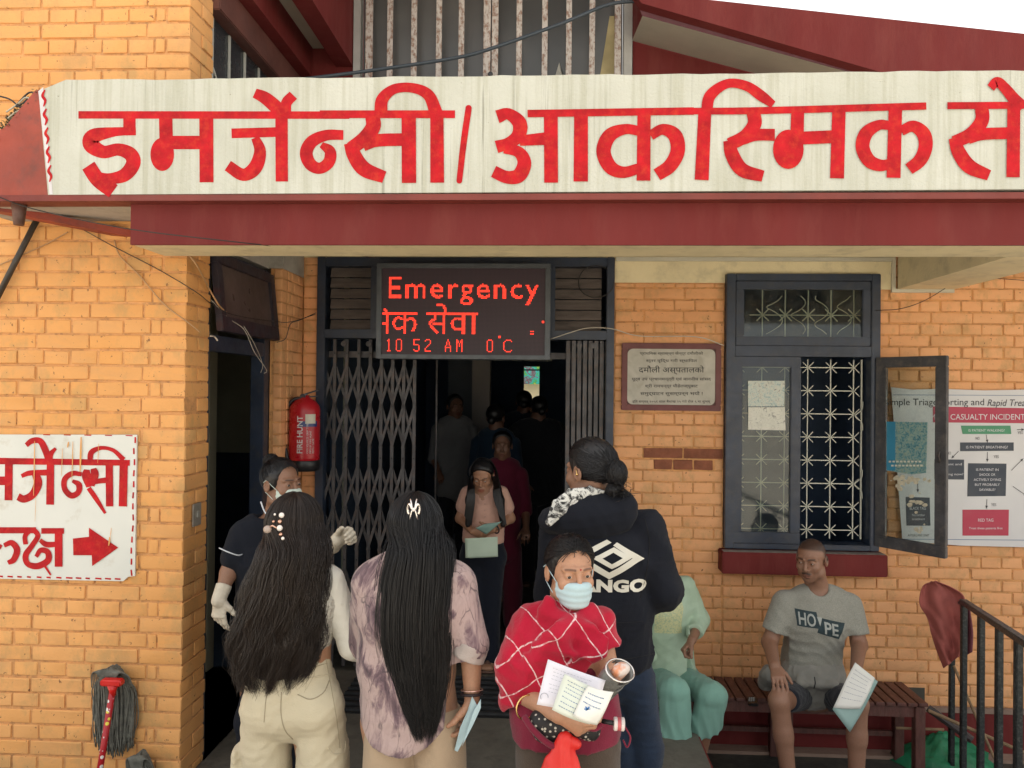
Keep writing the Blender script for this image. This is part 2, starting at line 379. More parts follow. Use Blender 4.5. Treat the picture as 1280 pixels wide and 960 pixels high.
# cream plaster band over the bricks (lintel level)
pb = MB(); pb.box(GX0-.3, GX1, YB+.01, YB+.22, GZ, 2.9)
pb.box(GX1, WX0-.0, YB-.004, YB+.22, PLZ, 2.9); pb.box(WX0, WX1+.1, YB-.004, YB+.22, WZ1, 2.9); pb.box(WX1, WX1+.1, YB-.004, YB+.006, U(1110, 362, YB).z, WZ1)
pb.build('plaster_band', CREAM)['kind'] = 'structure'
tr = MB(); a, b = U(770, 322, YB), U(1118, 322, YB); c, d = U(1118, 366, YB), U(1191, 366, YB)
tr.box(a.x, b.x-.022, YB-.022, YB-.003, a.z-.024, a.z); tr.box(b.x-.022, b.x, YB-.022, YB-.003, c.z, a.z); tr.box(b.x, d.x, YB-.020, YB-.001, c.z, c.z+.022)
tr.build('plaster_trim', mat('pale_trim', (.55,.52,.42), .7, .1, 5, .15))['kind'] = 'structure'
# maroon skirting along the lower porch
sk_ = MB(); sk_.box(XSTEP+.02, XR, YB-.012, YB+.2, LOWZ, SKZ-.03); sk_.build('skirting', MAROON)['kind'] = 'structure'
ss = MB(); ss.box(XSTEP+.02, XR, YB-.020, YB+.2, SKZ-.03, SKZ); ss.box(XSTEP+.02, XR, YB-.10, YB-.013, LOWZ, LOWZ+.02)
ss.build('skirting_ledge', mat('dusty_cement', (.25,.17,.13), .85, .2, 6, .3))['kind'] = 'structure'
# ---- side wall with the left door ------------------------------------------
YD0, YD1 = YP+PD, UX(340, 500, XC).y
XS2 = U(352, 500, YD1).x
DZ = UX(300, 430, XC).z
SW_TOP = U(360, 347, YB).z
sw = MB(); sw.box(XC-.018, XS2-.006, YD1+.006, YB+.2, 0, SW_TOP)
SWo = sw.build('brick_pier', MORTAR)
tag(SWo, kind='thing'); tag(SWo, 'narrow orange brick pier between the side door and the folding gate, behind the extinguisher', 'brick wall')
brick_wall(SWo, (XC, YD1, 0), (1,0,0), (0,1,0), 0, XS2-XC, 0, SW_TOP, Z0B, 0, rows=((.3,),(.3,)), D=.08)
brick_wall(SWo, (XS2, YD1, 0), (0,1,0), (-1,0,0), 0.09, YB-YD1, 0, SW_TOP, Z0B, 0, rows=((.2,.25),(.1,.06,.125)), D=.05)
bs = MB(); bs.box(XS2, GX0, YB+.006, YB+.2, 0, GZ); BS = bs.build('brick_jamb', MORTAR)
tag(BS, kind='thing'); tag(BS, 'thin strip of orange brickwork directly left of the folding gate frame', 'brick wall')
brick_wall(BS, (XS2, YB, 0), (1,0,0), (0,1,0), 0, GX0-XS2, 0, GZ, Z0B, 0, rows=((.3,),(.3,)), D=.08)
up = MB(); up.box(XC-.3, XS2-.001, YD1+.001, YB+.2, SW_TOP, 2.9); up.box(XC-.22, XC-.03, YD0, YD1, UX(300, 322, XC).z+.02, 2.9)
e = U(365, 330, YB-.2); up.box(e.x-.09, e.x+.0, YD1-.0, YD1+.05, SW_TOP, SW_TOP+.09)
up.build('recess_plaster', GREYP)['kind'] = 'structure'
# side door frame and its tilted transom
dfr = empty('side_door', 'dark side doorway with a tilted open transom, left of the folding gate', 'doorway', (XC, YD0, 0))
topz = UX(300, 322, XC).z
f = MB(); f.box(XC-.10, XC-.02, YD0+.002, YD0+.05, 0, topz); f.box(XC-.10, XC-.02, YD1-.08, YD1-.002, 0, topz)
f.box(XC-.098, XC-.022, YD0+.05, YD1-.08, DZ-.05, DZ+.03); f.box(XC-.098, XC-.022, YD0+.05, YD1-.08, topz-.05, topz)
f.build('frame', NAVY, dfr, bevel=.004)
z0t, z1t = UX(300, 425, XC).z+.02, topz-.06
T = Matrix.Translation((XC-.02, YD0+.03, z1t+.03)) @ Matrix.Rotation(math.radians(-6), 4, 'Y')
f = MB(); ly, lz = YD1-YD0-.06, z1t-z0t+.03
for (a_, b_, c_, d_) in ((0, ly, -.05, 0), (0, ly, -lz, -lz+.075), (0, .055, -lz+.075, -.05), (ly-.07, ly, -lz+.075, -.05)):
    f.box(0, .035, a_, b_, c_, d_)
f.v = [tuple(T @ Vector(v)) for v in f.v]; f.build('transom_sash', mat('brown_sash', (.030,.026,.036), .45, .3, 6, dirt=(.07,.02,.02), dirtamt=.6), dfr, bevel=.003)
f = MB(); f.box(.012, .02, .055, ly-.07, -lz+.075, -.05); f.v = [tuple(T @ Vector(v)) for v in f.v]
f.build('pane', mat('dusty_brown_pane', (.085,.060,.055), .35, .3, 5, .1), dfr)
# room behind the side door
rm = MB(); rx0 = -3.6
rm.box(rx0, rx0+.1, YD0, 7.0, 0, 2.9); rm.box(rx0, XC-.22, 6.9, 7.0, 0, 2.9); rm.box(rx0, XC-.22, YD0-.001, YD0+.1, 0, 2.9)
rm.build('side_room_wall', mat('sage_wall', (.46,.46,.35), .7, .15, 3))['kind'] = 'structure'
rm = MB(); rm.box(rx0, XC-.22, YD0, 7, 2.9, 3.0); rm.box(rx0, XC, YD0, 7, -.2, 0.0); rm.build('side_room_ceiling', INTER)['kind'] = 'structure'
rm = MB(); rm.box(rx0+.1, rx0+.106, YD0, 6.9, 0, 1.05); rm.box(rx0, XC-.25, 6.88, 6.9, 0, 1.2); rm.build('side_room_dado', NAVY)['kind'] = 'structure'
pcol = MB(); q = UX(300, 500, XC-.5); pcol.box(XC-.62, XC-.5, 4.75, 4.85, 0, 2.9); pcol.build('side_room_pillar', mat('pale_sage', (.42,.38,.26), .6, .1, 3))['kind'] = 'structure'
# ---- hall behind the gate ---------------------------------------------------
HX0, HX1, HY = -1.9, 2.3, 11.5
h = MB(); h.box(HX0-.1, HX0, YB+.2, HY, 0, 2.9); h.box(HX1, HX1+.1, YB+.22, HY, 0, 2.9)
w0, w1 = U(652, 600, HY), U(676, 455, HY); zb = U(660, 500, HY).z-.25
h.box(HX0, w0.x, HY, HY+.15, 0, 2.9); h.box(w1.x, HX1, HY, HY+.15, 0, 2.9); h.box(w0.x, w1.x, HY, HY+.15, 0, zb); h.box(w0.x, w1.x, HY, HY+.15, w1.z, 2.9)
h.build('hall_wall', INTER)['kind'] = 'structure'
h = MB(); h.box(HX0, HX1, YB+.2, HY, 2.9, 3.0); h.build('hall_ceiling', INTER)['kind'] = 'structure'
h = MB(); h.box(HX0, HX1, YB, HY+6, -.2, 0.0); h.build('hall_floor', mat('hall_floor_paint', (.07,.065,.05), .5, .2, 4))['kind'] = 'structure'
c0, c1 = U(590, 500, 8.0), U(612, 500, 8.0); h = MB(); h.box(c0.x, c1.x, 8, 8.2, 0, 2.9); h.build('hall_pillar', mat('hall_pillar_paint', (.40,.36,.32), .7, .1, 3))['kind'] = 'structure'
c0, c1 = U(560, 500, 8.6), U(590, 500, 8.6); h = MB(); h.box(c0.x, c1.x, 8.6, 8.7, 0, 2.9); h.build('hall_partition', mat('hall_partition_paint', (.16,.18,.2), .7, .1, 3))['kind'] = 'structure'
# far window onto the yard behind: bars, sunlit wall, printed banner
fw = empty('rear_window', 'small bright window at the far end of the dark hall', 'window', (w0.x, HY, zb))
f = MB(); f.box(w0.x, w1.x, HY+.02, HY+.05, w1.z-.04, w1.z); f.box(w0.x, w0.x+.02, HY+.02, HY+.05, zb, w1.z-.04); f.box(w1.x-.02, w1.x, HY+.02, HY+.05, zb, w1.z-.04)
f.box(w0.x+.02, w1.x-.02, HY+.02, HY+.04, w1.z-.10, w1.z-.08); f.build('frame', NAVY, fw)
o = MB().box(-2.2, 2.4, 13.5, 13.6, 0, 3.4).build('yard_wall', mat('sunny_beige_wall', (.80,.62,.34), .8, .05, 2)); tag(o, 'beige sunlit wall seen through the far window of the hall', 'wall')
t = NT('banner_print'); p = t.pos((1,1,1)); t.color(t.ramp(t.noise(p, 6, 2, .7), [(.3,(.9,.75,.05)),(.42,(.10,.45,.10)),(.52,(.05,.55,.45)),(.6,(.25,.08,.10)),(.7,(.1,.6,.5))])); t.rough(.6)
a = U(655, 480, 13.3); b = U(674, 461, 13.3); o = MB().box(a.x-.1, b.x+.1, 13.36, 13.38, a.z, b.z+.1).build('banner', t.m); tag(o, 'green and yellow printed banner on the beige wall beyond the far window', 'banner')
# ---- canopy -----------------------------------------------------------------
def fascia_mat():
    t = NT('whitewashed_concrete'); p = t.pos((1,1,1)); v = t.pos((16,1,.55))
    base = t.ramp(t.noise(p, 3, 5), [(.3, (.46,.47,.405)), (.7, (.56,.57,.51))])
    st = t.ramp(t.noise(v, 2.2, 6, .62), [(.46, 0), (.60, .42), (.76, .65)])
    zz = t.nd('ShaderNodeSeparateXYZ'); t.L(t.nd('ShaderNodeNewGeometry').outputs['Position'], zz.inputs[0])
    c = t.mix(st, base, (.36,.36,.27)); st2 = t.ramp(t.noise(t.pos((60,1,1.2)), 1.5, 4, .6), [(.60, 0), (.70, .55)])
    patchy = t.ramp(t.noise(p, 1.1, 3), [(.42, 0), (.6, 1)]); c = t.mix(t.math('MULTIPLY', st2, patchy), c, (.16,.16,.12))
    sp = t.ramp(t.noise(p, 55, 4), [(.70, 0), (.74, .6)]); c = t.mix(sp, c, (.16,.15,.10))
    t.color(c); t.rough(.8); t.bump(t.mix(.4, t.noise(p, 18, 6), t.noise(p, 90, 4)), .6, .012); return t.m
FASC = fascia_mat()
cn = empty('entrance_canopy', 'concrete entrance canopy with white fascia and red Devanagari emergency lettering', 'canopy', (0, YF, 2.5))
FB = [(60,243.5),(1280,236.5)]; zfb = lambda px: 243.5+(px-60)*(-7.0/1220)
NX = 60; xs = [60+(1420-60)*k/NX for k in range(NX+1)]
rt = random.Random(4); top = [U(x, 100.5-(x-60)*.0103+rt.uniform(-.9, .9)+(4 if x < 64 else 0), YF) for x in xs]; bot = [U(x, zfb(x), YF) for x in xs]
top[0] = U(48, 114, YF)
f = MB(); n = len(xs)
vs = bot+top+[Vector((p.x, YF+.10, p.z)) for p in top]+[Vector((p.x, YF+.10, p.z)) for p in bot]
f.add(vs, [(k*n+i, k*n+i+1, ((k+1)%4)*n+i+1, ((k+1)%4)*n+i) for k in range(4) for i in range(n-1)]+[(0, n, 2*n, 3*n), (n-1, 4*n-1, 3*n-1, 2*n-1)])
f.build('fascia', FASC, cn)
f = MB(); f.prism([U(-70,190,YF+.004), U(-70,247,YF+.004), U(62,244,YF+.004), U(49,112,YF+.004), U(44,113,YF+.004), U(5,160,YF+.004)], (0,.10,0)); f.build('tapered_end', REDOX, cn)
SOZ = U(300, 249, YF).z
f = MB(); xa = U(-70, 245, YF).x
f.prism([(xa, YF+.002, SOZ), (U(1420,240,YF).x, YF+.002, SOZ+.008), (U(1420,240,YF).x, YB, SOZ+.008), (xa, YP-.001, SOZ), ], (0,0,-.0001)); f.v = f.v
slab = MB(); slab.box(xa, XC, YF+.102, YP-.002, SOZ, SOZ+.12); slab.box(XC, 4.4, YF+.102, YF+.45, SOZ, SOZ+.12); slab.box(XC-.2, 4.4, YF+.451, YB-.003, 2.78, 2.9); slab.build('slab', GREYP, cn)
f = MB(); f.box(U(62, 247, YF).x-.55, 4.4, YF+.001, YF+.10, SOZ-.005, min(p.z for p in bot)-.0005); f.build('lower_edge', mat('edge_maroon', (.17,.028,.020), .6, .2, 4, .25, 40), cn)
q0, q1 = U(163, 293, YF+.06), U(1420, 305, YF+.06)
BZ = q0.z-.01; BZ = U(500, 306, YF+.06).z
be = MB(); be.box(q0.x, 4.4, YF+.06, YF+.075, BZ, SOZ-.0055); be.build('beam_face', MAROON, cn)
BYB = UZ(600, 321, BZ).y
be = MB(); be.box(q0.x+.002, 4.4, YF+.0755, BYB, BZ+.002, SOZ-.001); be.build('beam', CREAM, cn)
rim = MB(); a = UZ(-60, 240, SOZ-.03); 
pA, pB = U(-30, 247, YF+.1), U(163, 287, YP-.005); pC, pD = U(163, 296, YP-.005), U(-30, 258, YF+.1)
rim.prism([pA, pB, pC, pD], (-.05, .03, 0)); rim.build('end_rim', REDOX, cn)
# cross beam at the right
k0, k1 = U(1120, 362, YB), U(1191, 358, YB)
cb = MB(); cb.box(k0.x, k1.x, BYB+.001, YB-.023, k0.z, 2.779); cb.build('cross_beam', CREAM, cn)
# ---- letters on the fascia --------------------------------------------------
RED = mat('red_sign_paint', (.43,.006,.012), .55, .28, 14, .4, 30, dirt=(.54,.04,.018), dirtamt=.6, spec=.2)
def zmap(x0, y0, s, Y, lift0=.0006):
    def fn(x, y, l):
        p = U(x0+x/s, y0+y/s, Y); return Vector((p.x, Y-lift0-l, p.z))
    return fn
Z1 = [[(292,249,28),(1300,250,28)], [(482,262,46),(482,325,46)],
 [(506,310,30),(430,312,34),(350,328,56),(340,360,60),(385,387,48),(440,378,46),(485,395,52),(496,430,54),(465,472,50),(410,486,40),(360,478,34)],
 [(329,438,54),(365,490,56),(422,533,56)],
 [(617,262,50),(620,410,50)], ('E',604,396,44,62), [(630,352,50),(748,352,50)], [(768,262,52),(769,500,52)],
 [(862,318,36),(1030,313,36)], [(950,334,30),(968,385,44),(950,445,52),(905,472,46),(848,438,42)], [(1048,262,46),(1049,497,46)],
 [(948,168,36),(985,185,46),(1022,215,50),(1052,245,50)], [(1092,176,38),(1066,205,40),(1066,245,36)],
 [(1278,324,36),(1215,325,40),(1162,348,46),(1140,390,48),(1155,432,46),(1190,448,42),(1224,425,44),(1228,385,42),(1196,360,22)]]
Z2 = [[(0,231,27),(470,231,27)], [(183,240,50),(185,275,52),(155,315,50),(108,350,46)], [(106,330,46),(120,375,50),(155,422,52),(224,450,42)],
 [(150,338,44),(200,322,44),(300,319,44)], [(309,240,50),(310,470,50)], [(407,240,46),(408,469,48)],
 [(212,225,46),(218,178,42),(260,143,34),(325,140,34),(378,165,40),(405,228,46)], [(517,212,22),(500,330,22),(485,462,20)], ('E',517,210,11,11), ('E',485,462,10,10),
 [(617,240,46),(655,230,40),(694,262,50),(690,305,48),(655,332,40),(614,345,44)], [(640,352,30),(690,362,40),(711,400,48),(692,444,50),(650,450,44),(604,430,42)],
 [(695,323,36),(785,316,44)], [(722,229,26),(1300,220,26)], [(803,240,48),(804,469,48)], [(908,235,48),(907,465,50)],
 [(1127,230,46),(1125,462,48)], [(1112,290,34),(1062,283,36),(1008,305,48),(986,360,50),(1010,415,48),(1055,433,40),(1108,420,36)],
 [(1150,305,34),(1192,284,38),(1234,305,50),(1244,358,50),(1218,410,48),(1172,442,44)]]
Z3 = [[(0,236,24),(300,234,26),(915,217,27)], [(92,235,48),(80,492,52)], [(98,240,42),(112,178,42),(175,134,34),(245,142,36),(300,178,40),(346,212,28)],
 [(272,240,50),(276,285,52),(240,330,48),(184,360,48)], [(182,345,44),(194,400,52),(232,455,52),(308,478,42)], [(232,340,44),(280,325,44),(352,324,44)],
 [(437,235,48),(434,340,50)], ('E',402,378,57,73), [(435,337,48),(575,331,48)], [(590,235,50),(583,486,52)],
 [(800,225,50),(793,484,52)], [(780,290,34),(738,288,38),(692,318,50),(678,370,52),(702,420,50),(745,438,44),(785,430,34)],
 [(822,310,36),(865,292,42),(904,320,52),(912,368,52),(892,418,50),(850,452,44)],
 [(993,216,26),(1700,212,26)], [(1120,220,50),(1121,272,52),(1080,322,50),(1018,352,46)], [(1018,335,42),(1036,390,52),(1076,443,54),(1148,475,40)], [(1070,337,44),(1125,322,44),(1225,318,44)],
 [(1240,215,48),(1237,482,50)], [(1154,150,32),(1178,127,36),(1208,152,40),(1240,190,44),(1275,222,44)],
 [(1490,215,50),(1487,482,50)], [(1480,300,34),(1430,300,40),(1390,360,48),(1430,420,46),(1480,420,36)], [(1610,215,50),(1607,482,50)]]
lt = strokes_mesh(Z1, zmap(0, 60, 2.977, YF)).build('lettering', RED, cn)
lt = strokes_mesh(Z2, zmap(400, 60, 2.783, YF, .0020)).build('lettering', RED, cn)
lt = strokes_mesh(Z3, zmap(850, 60, 2.977, YF, .0034)).build('lettering', RED, cn)
zz = []
for k in range(5):
    y0 = 60+k*113; x0 = 265+k*9
    zz.append([(x0+6,y0,8),(x0-8,y0+35,17),(x0+8,y0+65,16),(x0-2,y0+100,7)])
strokes_mesh(zz, zmap(0, 100, 4.8, YF, .002)).build('border_squiggle', RED, cn)
wb = MB(); wb.prism([U(48,114,YF-.0005),U(54,109,YF-.0005),U(66,243,YF-.0005),U(62,243,YF-.0005)], (0,-.0008,0)); wb.build('border_edge', mat('lilac_white', (.6,.58,.6), .6, .1), cn)
# drain spout and leaf litter
sp = MB(); a = U(24, 250, YF+.06); sp.lathe((a.x, a.y, a.z-.105), [(.016,0),(.020,.002),(.032,.11)], 14); sp.build('drain_spout', mat('rusty_pipe', (.10,.045,.03), .6, .4, 12), cn, smooth=True)
lf = MB(); rr = random.Random(3)
for _ in range(900):
    t_ = rr.random(); x = -14+t_*62; y = 172-t_*52+rr.gauss(0, 5)+max(0, (12-x))*.4; c = U(x, y, YF+rr.uniform(0, .25)); s = rr.uniform(.003, .010)
    d1 = Vector((rr.gauss(0,1), rr.gauss(0,1), rr.gauss(0,.6))).normalized(); d2 = d1.orthogonal().normalized()*.4
    lf.add([c-d1*s, c+d2*s, c+d1*s, c-d2*s], [(0,1,2,3)])
lf = lf.build('leaf_litter', mat('dry_leaf_litter', (.09,.085,.05), .9, .6, 40)); lf['kind'] = 'stuff'
# ---- upper storey -----------------------------------------------------------
YU = YB
uw = MB(); a, b = U(421, 50, YU), U(443, 50, YU); c, d = U(790, 50, YU), U(1000, 50, YU)
zs0, zs1 = 2.7, 4.6
uw.box(XC-.3, b.x, YU, YU+.2, zs0, zs1); uw.prism([U(791,-60,YU), U(885,2,YU), U(1280,60,YU), U(1520,95,YU), U(1520,215,YU), U(791,215,YU)], (0,.2,0)); uw.box(XC-.3, U(740,0,YU).x, YU, YU+.2, 4.72, 7.2); uw.build('upper_wall_and_sun_block', MAROON)['kind'] = 'structure'  # last box is unseen, added so the building blocks the sun in front
win = empty('upper_window', 'large upper window with rusty white vertical bars behind the canopy', 'window', (b.x, YU, 2.7))
GREYW = mat('grey_white_frame', (.40,.40,.38), .6, .12, 8, .2)
f = MB(); b2x = U(452, 50, YU).x; c2x = U(779, 50, YU).x
f.box(b.x, b2x, YU-.03, YU+.05, zs0, zs1); f.box(c2x, c.x, YU-.03, YU+.05, zs0, zs1); f.build('frame', GREYW, win, bevel=.003)
f = MB(); f.box(b2x, c2x, YU+.06, YU+.07, zs0, zs1)
t = NT('upper_glass'); p = t.pos(); t.color(t.ramp(t.noise(p, 1.5, 3), [(.35, (.085,.09,.09)), (.7, (.15,.15,.145))])); t.rough(.28); t.bump(t.noise(p, 3, 2), .1); f.build('pane', t.m, win)
t = NT('rusty_white_bar'); p = t.pos((1,1,.6)); rr_ = t.ramp(t.noise(p, 45, 5, .7), [(.47, 0), (.60, .85)]); t.color(t.mix(rr_, (.58,.54,.50), (.27,.14,.09))); t.rough(.8); t.bump(rr_, .4); RUST = t.m
for px, w in ((462,9),(488,7),(518,7),(549,7),(577,7),(609,9),(619,8),(649,7),(681,7),(711,7),(740,7),(772,8)):
    x = U(px, 50, YU-.03).x; hw = w*.5*4.8/960; f = MB(); f.box(x-hw, x+hw, YU-.05, YU-.032, zs0, zs1); f.build('bar', RUST, win, bevel=.002)
f = MB(); f.lathe((U(613,93,YU-.06).x, YU-.075, U(613,93,YU-.06).z), [(.012,0),(.016,.008),(.012,.016)], 12, axis=(0,1,0)); f.build('latch', mat('dark_iron', (.04,.04,.045), .5), win)
for (p0, p1, p2, c_) in (((694,95),(699,78),(703,95),(.5,.5,.45)), ((750,95),(762,20),(768,20),(.5,.42,.22))):
    f = MB(); f.prism([U(p0[0],p0[1],YU+.055), U(p1[0],p1[1],YU+.055), U(p2[0],p2[1],YU+.055), U(p2[0]+2,p0[1],YU+.055)], (0,.003,0)); f.build('curtain_edge', mat('curtain_%d' % p0[0], c_, .8), win)
cab = [U(370, 100, 4.3), U(450, 90, 4.35), U(560, 74, 4.4), U(610, 62, 4.4), U(700, 30, 4.45), U(760, 6, 4.5), U(800, 1, 4.5)]
o = MB().tube(spline([tuple(p) for p in cab], 8), .010, 10).build('power_cable', mat('grey_cable', (.045,.06,.075), .5, .1, 10, 0), smooth=True); tag(o, 'thick grey cable sagging across the upper window bars', 'cable')
# right gable roof
rg = empty('gable_roof', 'maroon sloping roof edge with beige soffit above the canopy right', 'roof', (2, 4.3, 3))
yf = 4.35
f = MB(); f.prism([U(802,4,yf), U(1250,133,yf), U(1500,133,yf), U(1500,66,yf), U(1280,42,yf), U(890,0,yf), U(790,-12,yf)], (0,.08,0)); f.build('fascia_board', MAROON, rg)
uvec = (U(1089,86,yf)-U(802,4,yf)); 
p0, p1 = U(802,4,yf), U(802,4,yf)+uvec*1.6
z_off = U(803,20,yf+.09)-U(802,4,yf)
f = MB(); v1, v2 = U(803,20,yf+.09), U(1055+ (1055-803)*.6,86+66*.6,yf+.09)
f.add([p0+Vector((0,.08,0)), p1+Vector((0,.08,0)), v2, v1], [(0,1,2,3)]); f.v = [tuple(x) for x in f.v]; f.build('soffit_lip', mat('deep_maroon', (.10,.022,.035), .6, .1), rg)
w1_, w2_ = U(790,51,YU-.002), U(941+151*.7,91+40*.7,YU-.002)
f = MB(); f.add([v1, v2, w2_, w1_], [(0,1,2,3)]); f.build('soffit', CREAM if False else mat('beige_soffit', (.42,.38,.30), .8, .1, 3), rg)
f = MB(); f.add([U(802,4,yf)+Vector((0,.08,0)), v1, w1_, U(790,-30,YU-.002), U(790,-30,yf)], [(0,1,2,3,4)]); f.build('end_board', MAROON, rg)
# left upper: side wall window, beams and soffit
lg = empty('upper_side_window', 'upper side window with dark panes and pale grill above the left doorway', 'window', (XC, YD0, 3))
zA = lambda y: UX(263, 18, XC-.04).z
z18 = UX(263, 18, XC-.04).z
f = MB(); f.box(XC-.06, XC-.04, YD0, YB, 2.7, z18); f.build('pane', t.m if False else mat('dark_side_glass', (.03,.035,.04), .25, .2, 4), lg)
for k in range(6):
    y = YD0+.05+k*.2; f = MB(); f.box(XC-.038, XC-.03, y, y+.018, 2.7, z18-.01)
    for zz_ in (3.05, 3.3): 
        for s in (-1, 1): f.tube([(XC-.034, y+.1-.08, zz_-.08*s), (XC-.034, y+.1+.08, zz_+.08*s)], .006, 6)
    f.build('grill_bar', mat('pale_grill', (.42,.42,.38), .6, .1, 9), lg)
f = MB(); f.box(XC-.06, XC+.03, YD0+.001, YB-.002, z18, z18+.16); f.build('lintel', mat('brown_lintel', (.12,.045,.035), .6, .2, 5), lg, bevel=.005)
lb = MB(); zb2 = z18+.161; lb.box(XC-.2, XC+.10, YD0+.001, YB-.002, zb2, zb2+.5)
s0, s1, s2, s3 = U(372,61,YB), U(419,50,YB), U(393,0,4.2), U(333,0,4.2)
sz = s0.z
lb.box(U(421,50,YB).x, U(442,50,YB).x+.0, 3.9, YB-.001, sz-.12, 4.6); lb.box(XC+.1, U(421,50,YB).x, 4.84, YB-.001, 2.7, sz-.005)
lb.build('upper_beam', MAROON)['kind'] = 'structure'
f = MB(); f.box(XC+.10, U(421,50,YB).x, YD0, YB-.001, sz, sz+.1); f.build('upper_soffit', mat('beige_soffit', (.42,.38,.30), .8, .1, 3))['kind'] = 'structure'
f = MB(); f.box(XC-.25, U(780,0,YU).x, YP+PD+.002, YB+3, 4.6, 4.7); f.build('upper_roof', MAROON)['kind'] = 'structure'
# ================================================================ FIXTURES
# ---- folding gate -----------------------------------------------------------
GY = YB+.03
gt = empty('folding_gate', 'dark steel folding lattice gate half open across the main doorway', 'gate', (0, GY, 0))
f = MB(); GZB = U(600, 413, YB).z; GZB2 = U(600, 424, YB).z
f.box(GX0+.002, GX0+.055, YB-.03, YB+.12, 0, GZ-.001); f.box(GX1-.05, GX1-.002, YB-.03, YB+.12, 0, GZ-.001)
f.box(GX0+.055, GX1-.05, YB-.028, YB+.12, GZB2, GZB); f.box(GX0+.055, GX1-.05, YB-.028, YB+.12, GZ-.06, GZ-.002)
f.build('frame', NAVY, gt, bevel=.004)
f = MB(); z = U(600, 442, GY).z; f.box(GX0+.056, GX1-.052, GY+.035, GY+.05, z-.03, z+.01); f.build('top_rail', GATEM, gt)
for a, b in ((412, 470), (690, 752)):
    z0 = GZB; z1 = GZ-.06; n = 6; xa_, xb_ = U(a, 380, YB).x, U(b, 380, YB).x
    for k in range(n):
        za, zb_ = z0+(z1-z0)*k/n, z0+(z1-z0)*(k+1)/n
        f = MB(); f.obox(((xa_+xb_)/2, YB+.03, (za+zb_)/2), ((xb_-xa_)/2, 0, 0), (0, .006, .0), (0, .012, (zb_-za)/2-.002))
        f.build('louver_board', mat('weathered_board', (.115,.095,.085), .75, .35, 7, .3, 60, stretch=(1,1,6)), gt)
f = MB(); f.box(U(470,380,YB).x-.03, U(470,380,YB).x+.02, YB-.02, YB+.05, GZB, GZ-.06); f.box(U(690,380,YB).x-.02, U(690,380,YB).x+.02, YB-.02, YB+.05, GZB, GZ-.06)
f.box(U(470,380,YB).x+.02, U(690,380,YB).x-.02, YB+.02, YB+.04, GZB, GZ-.06); f.build('transom_post', NAVY, gt)
gtop = GZB2-.005; up_m = None
ux = [U(x, 600, GY).x for x in (403.5, 417, 432, 447, 461.5, 475.5, 489.5, 503.5, 517)]
def shared(name, me, m, parent, loc=(0,0,0), rot=None):
    o = link(name, me, None, parent)
    if len(me.materials) == 0: me.materials.append(m)
    o.matrix_local = Matrix.Translation(loc) @ (rot or Matrix.Identity(4)); return o
bmx = MB().box(-.010, .010, -.009, .009, .02, gtop).mesh('upright')
for x in ux: shared('upright', bmx, GATEM, gt, (x, GY, 0))
rows = [(457, 506), (508, 557), (584, 633), (636, 684), (712, 762), (764, 812)]
riv = MB(); rz = [U(460, y, GY).z for y in (442, 506.5, 572.5, 634.5, 700, 763)]
pitch = ux[3]-ux[2]; zz1, zz2 = U(460, 457, GY).z, U(460, 506, GY).z; Ls = math.hypot(pitch, zz1-zz2)+.03
lm = MB().box(-.0085, .0085, -.002, .002, -Ls/2, Ls/2).mesh('lattice_strip')
for i in range(len(ux)-1):
    for (ya, yb) in rows:
        za, zb_ = U(460, ya, GY).z, U(460, yb, GY).z; c = ((ux[i]+ux[i+1])/2, GY, (za+zb_)/2); ang = math.atan2(ux[i+1]-ux[i], za-zb_)
        shared('lattice_strip', lm, GATEM, gt, (c[0], GY-.012, c[2]), Matrix.Rotation(ang, 4, 'Y'))
        shared('lattice_strip', lm, GATEM, gt, (c[0], GY+.013, c[2]), Matrix.Rotation(-ang, 4, 'Y'))
for x in ux:
    for z in rz: riv.lathe((x, GY-.0095, z), [(.0055,0),(.0055,.002),(.003,.004)], 8, axis=(0,-1,0))
rv = riv.build('rivets', mat('dark_rivet', (.02,.02,.022), .5), gt); rv['kind'] = 'stuff'
sx = [U(x, 560, GY).x for x in (709, 716, 723, 730, 737, 744, 751, 758)]
bmx2 = MB().box(-.0125, .0125, -.010, .010, .02, gtop).mesh('upright')
for i, x in enumerate(sx): shared('upright', bmx2, GATEM, gt, (x, GY-(.012 if i % 2 else 0), 0))
for x in (U(431,427,GY).x, U(462,427,GY).x, U(724,427,GY).x, U(741,427,GY).x): whl = MB(); whl.lathe((x, GY-.02, gtop-.03), [(.004,0),(.018,.001),(.018,.006),(.004,.007)], 16, axis=(0,-1,0)); whl.build('roller', GATEM, gt)
ph = MB(); ph.tube([U(546, 450, 5.6), U(546, 640, 5.6)], .007, 8); ph.v = [(v[0], v[1], v[2]) for v in ph.v]
q = U(546, 450, 5.6); o = MB().tube([(q.x, 5.6, 0), (q.x, 5.6, 2.9)], .009, 8).build('thin_pole', GATEM); tag(o, 'thin grey vertical pole standing just inside the doorway', 'pole')
o = MB(); a = U(617, 449, 6.6); b = U(690, 449, 6.6); o.box(a.x, a.x+.24, 6.6, 6.63, a.z-.012, a.z+.012); o = o.build('tube_light', mat('unlit_tube', (.6,.6,.5), .4, .1)); tag(o, 'left one of two unlit tube lights seen under the sign', 'tube light')
o = MB(); o.box(b.x-.24, b.x, 6.6, 6.63, a.z-.012, a.z+.012); o = o.build('tube_light', mat('unlit_tube', (.6,.6,.5), .4)); tag(o, 'right one of two unlit tube lights seen under the sign', 'tube light')
